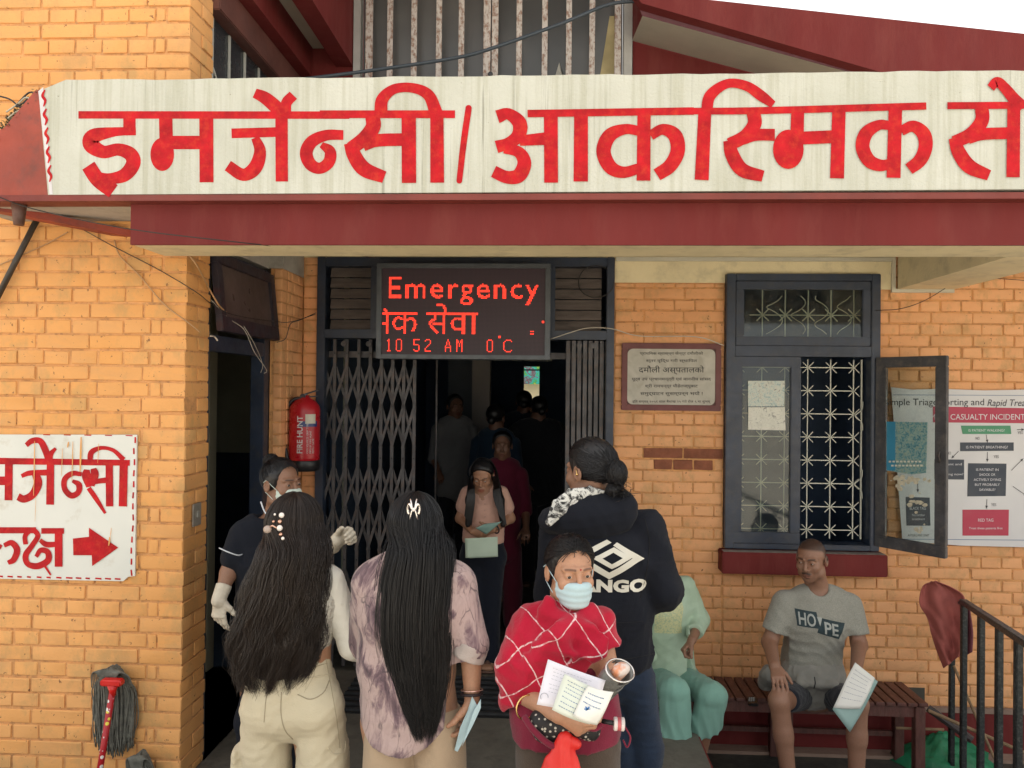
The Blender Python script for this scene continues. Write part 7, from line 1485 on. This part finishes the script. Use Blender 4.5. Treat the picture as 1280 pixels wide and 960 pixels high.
# ---------------------------------------------------------------- seated man
Y = 4.40; G = person('seated man in grey printed T-shirt and shorts holding papers on the bench', (0,Y,LOWZ)); s = 1.02
hc = U(1014, 699, Y-.04); R = frame_of((-.58,-.78,-.18)); nb = U(1022, 738, Y+.02); sx_ = (1,.05,0)
ch, wa, pe = U(1021, 775, Y+.02), U(1014, 830, Y+.08), U(1018, 862, Y+.08); shL, shR = U(980, 752, Y-.0), U(1063, 756, Y+.02)
elL, wrL = U(962, 803, Y-.02), U(968, 832, Y-.25); elR, wrR = U(1074, 806, Y-.04), U(1070, 838, Y-.30)
kL, kR = U(974, 876, Y-.34), U(1072, 880, Y-.34); aL, aR = U(990, 945, Y-.34), U(1070, 960, Y-.34); aL.z = LOWZ+.08; aR.z = LOWZ+.08
B = SDF(); head_sdf(B, hc, R, s, male=True, neck_to=nb, nr=.056); B.ecap(U(1022,752,Y+.01), ch, (.16,.08), (.165,.105), sx_); B.ecap(ch, wa, (.165,.105), (.145,.11), sx_); B.ecap(wa, pe, (.145,.11), (.165,.12), sx_)
for a, b, c in ((shL, elL, wrL), (shR, elR, wrR)): B.cap(a, b, .050, .042, .02); B.cap(b, c, .042, .029, .02)
hand_sdf(B, wrL, (.0,-.80,-.42), (0,-.3,-1), (.9,-.1,.1), 1.0, (.35,.35,.4,.45), .14, (.6,.25)); hand_sdf(B, wrR, (-.05,-.75,-.65), (-1,-.1,.1), (-.3,-.9,.3), 1.0, (.6,.8,.9,1.0), .06, (.5,.45))
for hx, k_, a_ in ((-.085, kL, aL), (.085, kR, aR)):
    hp = pe+Vector((hx,-.02,-.02)); B.cap(hp, k_, .078, .054, .03); B.cap(k_, k_.lerp(a_, .35), .050, .048, .02); B.cap(k_.lerp(a_, .3), a_, .048, .032, .02); f_ = Vector((a_.x, a_.y, LOWZ+.03)); B.ecap(f_+Vector((0,.05,.0)), f_+Vector((-.01,-.14,-.005)), (.036,.030), (.045,.020), (1,0,0), .03)
    for t_ in range(5): B.cap(f_+Vector((-.045+.021*t_,-.15,-.008)), f_+Vector((-.048+.021*t_,-.185+.006*t_,-.012)), .011, .009, .006)
hbL, hbR = A_(wrL)+A_((0,-.07,-.04)), A_(wrR)+A_((0,-.04,-.08)); mid = lambda a, b: (A_(a)+A_(b))/2
bx = [(A_(hc)-.13, A_(hc)+.13, .0030), (hbL-.10, hbL+.10, .0035), (hbR-.10, hbR+.10, .0035), (mid(shL,wrL)-.24, mid(shL,wrL)+.24, .0085), (mid(shR,wrR)-.24, mid(shR,wrR)+.24, .0085), (mid(kL,aL)-.30, mid(kL,aL)+.30, .0085), (mid(kR,aR)-.30, mid(kR,aR)+.30, .0085)]
V, F = field_mesh(B, .014, bx); np_mesh('body', V, F, skin_mat('skin_tan', (.27,.142,.092)), G, colors=face_tint(V, hc, R, s, 'm', (.8,.62,.6), .2)); eyes(G, hc, R, s, (.25,1,-.1))
t = NT('heather_grey_jersey'); p = t.pos(); c = t.mix(t.ramp(t.noise(p, 170, 3, .7), [(.4, 0), (.6, 1)]), (.22,.22,.19), (.35,.345,.30)); t.color(t.mix(t.noise(p, 5, 3), c, (.26,.26,.225))); t.rough(.92); t.b.inputs['Sheen Weight'].default_value = .15; t.bump(t.mix(.3, t.noise(p, 14, 5, .5, 1.4), t.noise(p, 300, 2)), .4, .012); TS = t.m
S = SDF(); S.ecap(U(1022,748,Y+.01), ch, (.175,.088), (.185,.125), sx_, .04); S.ecap(ch, wa, (.185,.125), (.165,.135), sx_, .05); S.ecap(wa, pe, (.165,.135), (.18,.14), sx_, .05)
eL, eR = shL.lerp(elL, .68), shR.lerp(elR, .70); S.cap(shL, eL, .064, .066, .025); S.cap(shR, eR, .064, .067, .025); S.cap(nb+Vector((-.01,-.03,.06)), nb+Vector((-.012,-.05,.03)), .060, .052, .008, 's'); S.cut(U(1015,848,Y-.05), (0,-.2,-1), .01)
uL, uR = unit(elL-shL), unit(elR-shR)
def sleeve_cut(X, Y_, Z):
    dL = (X-eL.x-uL[0]*.0)*uL[0]+(Y_-eL.y)*uL[1]+(Z-eL.z)*uL[2]; dR = (X-eR.x)*uR[0]+(Y_-eR.y)*uR[1]+(Z-eR.z)*uR[2]; c1, c2 = U(985,780,Y).x, U(1054,780,Y).x; o = np.full(np.broadcast(X, Y_, Z).shape, -1., np.float32); o = np.where(X < c1+0*Z+0*Y_, dL-.012, o); return np.where(X > c2+0*Z+0*Y_, dR-.012, o)
S.p.append((sleeve_cut, np.full(3,-1e3), np.full(3,1e3), 0, 'i')); S.disp(lambda X, Y_, Z: (.0045*(np.abs(np.sin((Z*1.0+X*.55)*52+1.8*np.sin(X*20)))-.6)*np.clip((ch.z-Z)*9+.3, .15, 1)).astype(np.float32)); S.disp(wrinkle(.003, 30, (1,1,1), 82)); TSO = garment('t_shirt', S, TS, G, 0.0061)
f = MB(); cN = nb+Vector((-.012,-.045,.014)); 
S = SDF(); S.ecap(U(1015,842,Y+.04), U(1018,856,Y+.06), (.178,.140), (.180,.135), sx_, .03); S.ecap(U(1000,853,Y-.08), U(1042,856,Y-.09), (.026,.035), (.028,.038), (0,0,1), .02); S.cap(U(962,842,Y+.02), U(958,852,Y+.08), .05, .05, .02); S.disp(wrinkle(.006, 34, (1,1,1), 84)); garment('tied_sweatshirt', S, fabric('grey_sweatshirt', (.25,.245,.22), .92, .12, 9, 260, .35), G, 0.0061)
SHT = fabric('dark_shorts_cloth', (.016,.019,.028), .9, .15, 8, 260, .3); S = SDF()
for hx, k_ in ((-.085, kL), (.085, kR)): hp = pe+Vector((hx,-.02,-.02)); u = unit(k_-hp); S.ecap(hp, k_-Vector(u)*.02, (.090,.086), (.070,.064), sx_, .02)
S.p.append((lambda X, Y_, Z: (kL.y+.075-Y_)+0*X+0*Z, np.full(3,-1e3), np.full(3,1e3), .004, 'i')); S.disp(wrinkle(.004, 40, (1,1,1), 86)); garment('shorts', S, SHT, G, 0.0061)
f = MB(); a = U(1018,846,Y-.16); f.tube(spline([tuple(a), tuple(a+Vector((.002,-.008,-.03))), tuple(a+Vector((-.003,-.004,-.06)))], 4), .003, 6); f.build('drawstring', BLACKP, G, smooth=True)
# chest print: two dark panels with light letters
fwdT = Vector((0,1,0)); oT = U(1018,775,Y); kt = 4.28/960
PD_ = mat('print_dark_teal', (.022,.042,.050), .8, .25, 30, 0); PL = mat('print_pale_grey', (.36,.38,.36), .8, .1, 30, 0)
def px_poly(pts): return ([((x-1018)*kt, -(y-775)*kt) for x, y in pts], [tuple(range(len(pts)))])
def decT(name, poly, m, lift): decal(name, TSO, poly, oT, (1,0,0), (0,0,1), fwdT, m, G, .010, lift)
decT('print_panel', px_poly([(989,757),(1013,759),(1016,778),(991,777)]), PD_, .002); decT('print_panel', px_poly([(1017,765),(1048,772),(1041,792),(1013,783)]), PD_, .002)
decT('print_wedge', px_poly([(1013,764),(1019,765),(1016,775)]), PL, .0035)
for body, x0, y0, w_, rot_ in (('HO', 992, 774.5, 19.5, -.06), ('PE', 1021, 783.5, 19, -.22)):
    vs, fs = text_mesh(body, 1, align='LEFT', bold=.02); mw = max(v[0] for v in vs); mh = max(v[1] for v in vs); q = [((v[0]/mw*w_), v[1]/mh*14.5) for v in vs]
    q = [(x0+a*math.cos(rot_)+b*math.sin(rot_)*.3, y0-a*math.sin(rot_)-b) for a, b in q]; decT('lettering', ([((x-1018)*kt, -(y-775)*kt) for x, y in q], fs), PL, .0042)
HS = SDF()
o, at = paper('paper_sheet', [(1069,828),(1094,848),(1076,886),(1041,884)], [Y-.40,Y-.41,Y-.46,Y-.44], 'white document with small stamp held by the seated man', CPa, curve=.008); write_lines(at, [.12,.2,.3,.4,.5,.62,.75], GI, o, 7, .012)
o, at = paper('booklet', [(1071,830),(1097,852),(1062,915),(1040,886)], [Y-.395,Y-.405,Y-.45,Y-.435], 'pale teal booklet behind the document held by the seated man', mat('teal_booklet', (.27,.40,.38), .6, .1, 8, 0), th=.006, curve=.008)
ph_ = U(941,850,Y+.0); f = MB(); f.obox((ph_.x, ph_.y, SZ+.012), (.028,0,0), (.01,.055,0), (0,0,.008)); o = f.build('keypad_phone', mat('phone_black', (.010,.010,.012), .3, .1), bevel=.004); tag(o, 'small black keypad phone lying on the bench beside the seated man', 'phone')
f = MB()
for i in range(3):
    for j in range(4): f.obox((ph_.x-.014+.012*i+.004*j-.008, ph_.y-.012+.014*j, SZ+.021), (.004,0,0), (0,.004,0), (0,0,.001))
f.build('keys', mat('key_grey', (.3,.32,.33), .5), o)['kind'] = 'stuff'
# ---------------------------------------------------------------- woman in mint green, hidden behind the jacket
Y = 4.40; G = person('seated woman in mint tunic and wide teal trousers, half hidden behind the dark jacket', (0,Y,LOWZ)); s = .97
hc = U(815, 682, Y-.05); R = frame_of((-.2,-.95,-.1)); nb = U(818, 722, Y+.0); sx_ = (1,0,0)
ch, wa, pe = U(829, 760, Y+.02), U(832, 812, Y+.05), U(835, 845, Y+.06); shL, shR = U(797, 736, Y), U(857, 732, Y+.0); elR, wrR = U(875, 775, Y+.02), U(865, 800, Y-.16); elL, wrL = U(790, 790, Y), U(812, 820, Y-.2)
kL, kR = U(843, 862, Y-.32), U(890, 868, Y-.30); aL, aR = U(846, 948, Y-.30), U(866, 950, Y-.16); aL.z = LOWZ+.07; aR.z = LOWZ+.07
B = SDF(); head_sdf(B, hc, R, s, neck_to=nb, nr=.046); simple_body(B, U(826,738,Y), ch, wa, pe, sx_, w=(.13,.135,.12,.15))
for a, b, c in ((shL, elL, wrL), (shR, elR, wrR)): B.cap(a, b, .038, .034, .02); B.cap(b, c, .034, .025, .02)
hand_sdf(B, wrR, (-.55,-.2,-.55), (-.5,.3,-.8), (-.3,-.9,-.1), .92, (.9,1.1,1.2,1.3), .04, (.5,.5))
for hx, k_, a_ in ((-.075, kL, aL), (.075, kR, aR)): hp = pe+Vector((hx,0,-.02)); B.cap(hp, k_, .075, .052, .03); B.cap(k_, a_, .05, .034, .02); f_ = Vector((a_.x, a_.y, LOWZ+.03)); B.ecap(f_+Vector((0,.04,0)), f_+Vector((0,-.14,-.005)), (.034,.028), (.042,.018), (1,0,0), .02)
hb_ = A_(wrR)+A_((-.04,-.02,-.04)); V, F = field_mesh(B, .014, [(A_(hc)-.12, A_(hc)+.12, .004), (hb_-.09, hb_+.09, .0035), (mid(elR,wrR)-.10, mid(elR,wrR)+.10, .006)]); np_mesh('body', V, F, SK2, G, colors=face_tint(V, hc, R, s)); eyes(G, hc, R, s); cap_hair('hair', hc, R, s, HBR, G, .3, bun=[(A_(hc)+R@A_((0,-.10,.0)), (.03,.03,.03))], seed=15, strands=300)
t = NT('mint_tunic_cloth'); p = t.pos(); t.color(t.ramp(t.noise(p, 6, 3), [(.3, (.33,.44,.32)), (.7, (.40,.52,.40))])); t.rough(.85); t.bump(t.mix(.35, t.noise(p, 16, 5, .5, 1.3), t.noise(p, 260, 2)), .4, .012)
S = SDF(); S.ecap(U(826,735,Y), ch, (.145,.080), (.155,.115), sx_, .03); S.ecap(ch, wa, (.155,.115), (.145,.115), sx_, .04); S.ecap(wa, U(835,852,Y+.03), (.145,.115), (.175,.14), sx_, .04); S.cap(shR, elR, .056, .052, .02); S.cap(elR, elR.lerp(wrR, .72), .052, .046, .02); S.cap(shL, elL, .055, .05, .02); S.cap(elL, wrL, .05, .04, .02); u = unit(wrR-elR); 
cpt = elR.lerp(wrR, .62); S.p.append((lambda X, Y_, Z: np.where(X > U(857,780,Y).x+0*Y_+0*Z, (X-cpt.x)*u[0]+(Y_-cpt.y)*u[1]+(Z-cpt.z)*u[2], -1.).astype(np.float32), np.full(3,-1e3), np.full(3,1e3), 0, 'i')); S.disp(wrinkle(.004, 34, (1,1,1), 91)); MT = garment('tunic', S, t.m, G, 0.0067)
t = NT('gold_embroidery'); p = t.pos(); t.color(t.ramp(t.noise(p, 90, 4, .7), [(.4, (.32,.42,.28)), (.55, (.58,.56,.30)), (.65, (.42,.48,.30))])); t.rough(.6); decal('embroidery', MT, ([(-.10,-.11),(.055,-.11),(.050,-.03),(.060,.03),(.045,.09),(-.10,.10)], [(0,1,2,3,4,5)]), U(838,762,Y), (1,0,0), (0,0,1), (0,1,0), t.m, G, .012, .002)
TL = fabric('teal_wide_trousers', (.19,.36,.30), .88, .08, 6, 240, .35, .1, .5, 10); S = SDF(); S.ecap(pe+Vector((-.10,0,-.02)), pe+Vector((.10,0,-.02)), (.10,.09), (.10,.09), (0,1,0), .03)
for hx, k_, a_ in ((-.08, kL, aL), (.08, kR, aR)): hp = pe+Vector((hx,-.02,-.02)); S.ecap(hp, k_, (.092,.088), (.078,.068), sx_, .015); e_ = k_.lerp(a_, .75); S.ecap(k_+Vector((0,0,-.01)), e_, (.080,.062), (.095,.066), sx_, .010)
S.p.append((lambda X, Y_, Z: ((U(845,931,Y-.33).z+.35*np.maximum(0, X-U(868,900,Y-.3).x))-Z+0*Y_).astype(np.float32), np.full(3,-1e3), np.full(3,1e3), .004, 'i')); S.disp(wrinkle(.004, 22, (1.5,1,.3), 93)); S.disp(lambda X, Y_, Z: (.006*(np.abs(np.sin(X*62+3*np.sin(Z*9)+Y_*18))-.6)*np.clip((U(845,840,Y).z-Z)*6+.2, .15, 1)).astype(np.float32)); garment('wide_trousers', S, TL, G, 0.0067)
# ---------------------------------------------------------------- girl in the doorway
Y = 4.98; G = person('girl in peach shirt looking down at a green paper in the doorway', (0,Y,0)); s = .90
hc = U(603, 594, Y-.03); R = frame_of((-.05,-.86,-.5)); nb = U(605, 615, Y+.02); sx_ = (1,0,0)
ch, wa, pe = U(606, 636, Y), U(604, 668, Y), U(604, 692, Y); shL, shR = U(584, 617, Y), U(627, 617, Y); elL, wrL = U(575, 648, Y), U(590, 664, Y-.14); elR, wrR = U(638, 648, Y), U(617, 662, Y-.14)
B = SDF(); head_sdf(B, hc, R, s, neck_to=nb, nr=.042); simple_body(B, U(605,615,Y), ch, wa, pe, sx_, w=(.11,.115,.10,.13))
for a, b, c in ((shL, elL, wrL), (shR, elR, wrR)): B.cap(a, b, .033, .030, .02); B.cap(b, c, .030, .021, .02)
hand_sdf(B, wrL, (.9,-.3,-.3), (.2,.6,.8), (0,-.3,1), .85, (.6,.7,.8,.9), .05); hand_sdf(B, wrR, (-.9,-.3,-.25), (-.2,.6,.8), (0,-.3,1), .85, (.6,.7,.8,.9), .05)
kk = [U(595, 760, Y), U(612, 760, Y)]
for q, k_ in ((-1,kk[0]), (1,kk[1])): leg_to_floor(B, pe+Vector((q*.06,0,-.02)), k_, Vector((k_.x, k_.y, .07)))
V, F = field_mesh(B, .014, [(A_(hc)-.12, A_(hc)+.12, .0035), (mid(wrL,wrR)-.12, mid(wrL,wrR)+.12, .004), (mid(shL,elL)-.12, mid(shL,elL)+.12, .007), (mid(shR,elR)-.12, mid(shR,elR)+.12, .007)]); np_mesh('body', V, F, SK1, G, colors=face_tint(V, hc, R, s)); eyes(G, hc, R, s, (0,1,-.4))
PK = fabric('peach_shirt_cloth', (.60,.36,.28), .85, .08, 6, 260, .3); S = SDF(); S.ecap(U(605,614,Y), ch, (.118,.07), (.135,.095), sx_, .03); S.ecap(ch, U(604,674,Y), (.135,.095), (.135,.10), sx_, .03); eL, eR = shL.lerp(elL, .5), shR.lerp(elR, .55); S.cap(shL, eL, .048, .052, .02); S.cap(shR, eR, .048, .052, .02)
S.cap(nb+Vector((0,-.05,.02)), nb+Vector((0,-.09,-.04)), .034, .010, .006, 's'); S.cut(U(604,678,Y), (0,0,-1)); S.disp(wrinkle(.003, 40, (1,1,.7), 95)); garment('shirt', S, PK, G, 0.0073)
f = MB()
for y in (622,630,638,646): f.lathe(U(606,y,Y-.11), [(.002,0),(.005,.001),(.004,.003)], 8, axis=(0,-1,0))
f.build('buttons', mat('peach_button', (.5,.3,.24), .4), G)['kind'] = 'stuff'
S = SDF(); S.ecap(U(604,676,Y), pe, (.13,.09), (.145,.10), sx_, .02)
for q, k_ in ((-1,kk[0]), (1,kk[1])): S.ecap(pe+Vector((q*.065,0,-.03)), k_, (.080,.09), (.072,.07), sx_, .04); S.ecap(k_, Vector((k_.x, k_.y, .05)), (.068,.07), (.07,.07), sx_, .015)
S.cut((0,0,.045),(0,0,-1)); S.disp(wrinkle(.003, 35, (1,1,1), 97)); garment('jeans', S, fabric('black_navy_denim', (.006,.009,.018), .85, .2, 9, 320), G, 0.0098)
S = SDF(); c_ = A_(hc); S.ell(c_+R@A_((0,-.016*s,.034*s)), (.083*s,.098*s,.090*s), R, .01); S.cut(c_+R@A_((0,.045*s,.062*s)), R@A_((0,1,-.55)), .01); S.ell(c_+R@A_((0,.085,-.04)), (.060,.08,.080), R, .01, 's')
for q, x0, x1 in ((-1, 590, 585), (1, 620, 629)): S.ecap(U(x0,600,Y-.02), U((x0+x1)/2,625,Y-.11), (.022,.035), (.028,.03), sx_, .02); S.ecap(U((x0+x1)/2,625,Y-.11), U(x1,656,Y-.12), (.028,.03), (.018,.02), sx_, .02)
S.ell(U(605,612,Y+.09), (.08,.04,.10), None, .03); S.disp(wrinkle(.003, 60, (1,1,.3), 99)); HO = garment('hair', S, HB, G, 0.0061)
r_ = np.random.RandomState(8); n_ = 420; sg = np.sign(r_.randn(n_)); a_ = r_.rand(n_)
P = resample([np.stack([U(604+sg_*(2+8*t_), 573+2*t_, Y-.06) for sg_, t_ in zip(sg, a_)]).astype(np.float32), np.stack([U(604+sg_*(15+3*t_), 590, Y-.05-.04*t_) for sg_, t_ in zip(sg, a_)]).astype(np.float32), np.stack([U((589 if sg_ < 0 else 621)+(t_-.5)*10, 618, Y-.14) for sg_, t_ in zip(sg, a_)]).astype(np.float32), np.stack([U((585 if sg_ < 0 else 629)+(t_-.5)*9, 645+12*t_, Y-.15) for sg_, t_ in zip(sg, a_)]).astype(np.float32)], 14); strands_mesh('hair_strands', P, np.full(P.shape[:2], .0011), HB, HO)
o, at = paper('green_paper', [(581,673),(622,671),(622.5,696),(582,697.5)], [Y-.22]*4, 'pale green paper sheet held below the hands of the girl in the doorway', mat('pale_green_paper', (.45,.56,.45), .6, .05, 8, 0))
o, at = paper('green_paper', [(594,660),(606,655),(627,652),(608,668)], [Y-.24,Y-.24,Y-.26,Y-.22], 'folded teal slip on top of the green paper held in the doorway', mat('teal_slip', (.22,.36,.32), .6, .05, 8, 0))
o = MB(); ring_(o, wrR+Vector((.012,0,.004)), unit(wrR-elR), .028, .005); o = o.build('wrist_watch', BLACKP, smooth=True); tag(o, 'dark wrist watch of the girl in the peach shirt', 'watch')
# ---------------------------------------------------------------- people deeper in the hall
def far_person(hx, hy, Y, fwd, label, top, low, skin, wsh=.20, s=.98, k=0, hairm=None):
    G = person(label, (0,Y,0)); hc = U(hx, hy, Y); R = frame_of(fwd); sx_ = tuple(R[:,0]); nb = hc+Vector((0,0,-.16)); ch = hc+Vector((0,0,-.38)); wa = hc+Vector((0,0,-.58)); pe = hc+Vector((0,0,-.78)); rt = Vector(R[:,0])
    B = SDF(); head_sdf(B, hc, R, s, neck_to=nb+Vector((0,0,-.04)), nr=.05); simple_body(B, nb, ch, wa, pe, sx_, w=(wsh-.06,wsh-.05,.12,.14)); sh = [nb+rt*q*(wsh-.03)+Vector((0,0,-.06)) for q in (-1,1)]; el = [a+rt*q*.04+Vector((0,0,-.27)) for a, q in zip(sh, (-1,1))]; fw = Vector(R[:,1]); wr = [a+fw*.16+Vector((0,0,-.08)) for a in el]
    for a, b, c in zip(sh, el, wr): B.cap(a, b, .040, .035, .02); B.cap(b, c, .035, .025, .02); hand_sdf(B, c, fw*.8+Vector((0,0,-.4)), (0,0,-1), rt, .95)
    ft = [Vector((pe.x, pe.y, .07))+rt*q*.09 for q in (-1,1)]; kn = [pe.lerp(f_, .5)+rt*q*.04 for f_, q in zip(ft, (-1,1))]
    for q, k_, f_ in zip((-1,1), kn, ft): leg_to_floor(B, pe+rt*q*.07, k_, f_)
    V, F = field_mesh(B, .012, [(A_(hc)-.12, A_(hc)+.12, .006)]); np_mesh('body', V, F, skin, G, colors=face_tint(V, hc, R, s))
    S = SDF(); S.ecap(nb, ch, (wsh-.03,.085), (wsh-.02,.12), sx_, .03); S.ecap(ch, wa, (wsh-.02,.12), (wsh-.03,.12), sx_, .03); S.ecap(wa, pe, (wsh-.03,.12), (wsh-.02,.13), sx_, .03)
    for a, b, c in zip(sh, el, wr): S.cap(a, b, .058, .052, .02)
    S.disp(wrinkle(.005, 25, (1,1,.8), 100+k)); garment('top', S, top, G, .009)
    S = SDF(); 
    for q, k_, f_ in zip((-1,1), kn, ft): S.ecap(pe+rt*q*.07, k_, (.085,.095), (.075,.08), sx_, .02); S.ecap(k_, f_, (.075,.08), (.07,.07), sx_, .02)
    S.disp(wrinkle(.004, 25, (1,1,.6), 120+k)); garment('lower_garment', S, low, G, .012)
    cap_hair('hair', hc, R, s, hairm or HB, G, .3, bun=[(A_(hc)+R@A_((0,-.10,-.02)), (.035,.03,.04))], seed=20+k, strands=0, h=.008); return G
far_person(628, 557, 5.75, (.05,-.98,-.1), 'woman in dark maroon kurta standing behind the girl in the doorway', fabric('dark_maroon_kurta', (.10,.006,.022), .85, .1), fabric('dark_maroon_bottom', (.08,.006,.018), .85, .1), SK3, .17, .93, 0)
far_person(655, 503, 7.6, (0,1,0), 'man in dark top seen from behind against the bright far window, left of the pair', fabric('dark_blue_top', (.015,.022,.035), .85), fabric('dark_cloth_a', (.012,.014,.02), .85), SK3, .23, 1.0, 1)
far_person(673, 511, 7.1, (-.3,.9,0), 'broad man in black jacket just right of the far window figure', fabric('black_jacket_cloth', (.012,.013,.016), .85), fabric('dark_cloth_b', (.012,.013,.018), .85), SK3, .27, 1.0, 2)
far_person(569, 508, 7.2, (.4,-.8,-.1), 'person in pale grey top standing deep in the hall at left', fabric('pale_grey_top', (.16,.16,.16), .85), fabric('dark_cloth_c', (.012,.013,.018), .85), SK3, .20, .98, 3)
far_person(620, 522, 6.6, (.3,.9,0), 'dim figure in dark blue near the hall pillar', fabric('deep_blue_top', (.012,.030,.055), .85), fabric('dark_cloth_d', (.012,.013,.018), .85), SK3, .20, .98, 4)
sd_ = MB(); k_ = U(603, 838, Y); 
for hx in (.0, .085):
    f = MB(); p_ = Vector((kk[0].x+hx+(.0 if hx == 0 else .0), 4.98-.05, 0)); S = SDF(); S.ecap(Vector((p_.x, 5.03, .012)), Vector((p_.x, 4.86, .012)), (.042,.010), (.048,.010), (1,0,0), .01); S.cap(Vector((p_.x-.045, 4.90, .02)), Vector((p_.x, 4.895, .062)), .010, .010, .01); S.cap(Vector((p_.x+.045, 4.90, .02)), Vector((p_.x, 4.895, .062)), .010, .010, .01)
    o = garment('sandal', S, mat('brown_sandal', (.12,.06,.04), .6, .2, 9), None, .005); tag(o, ('left' if hx == 0 else 'right')+' brown sandal worn by the girl in the doorway', 'sandal')
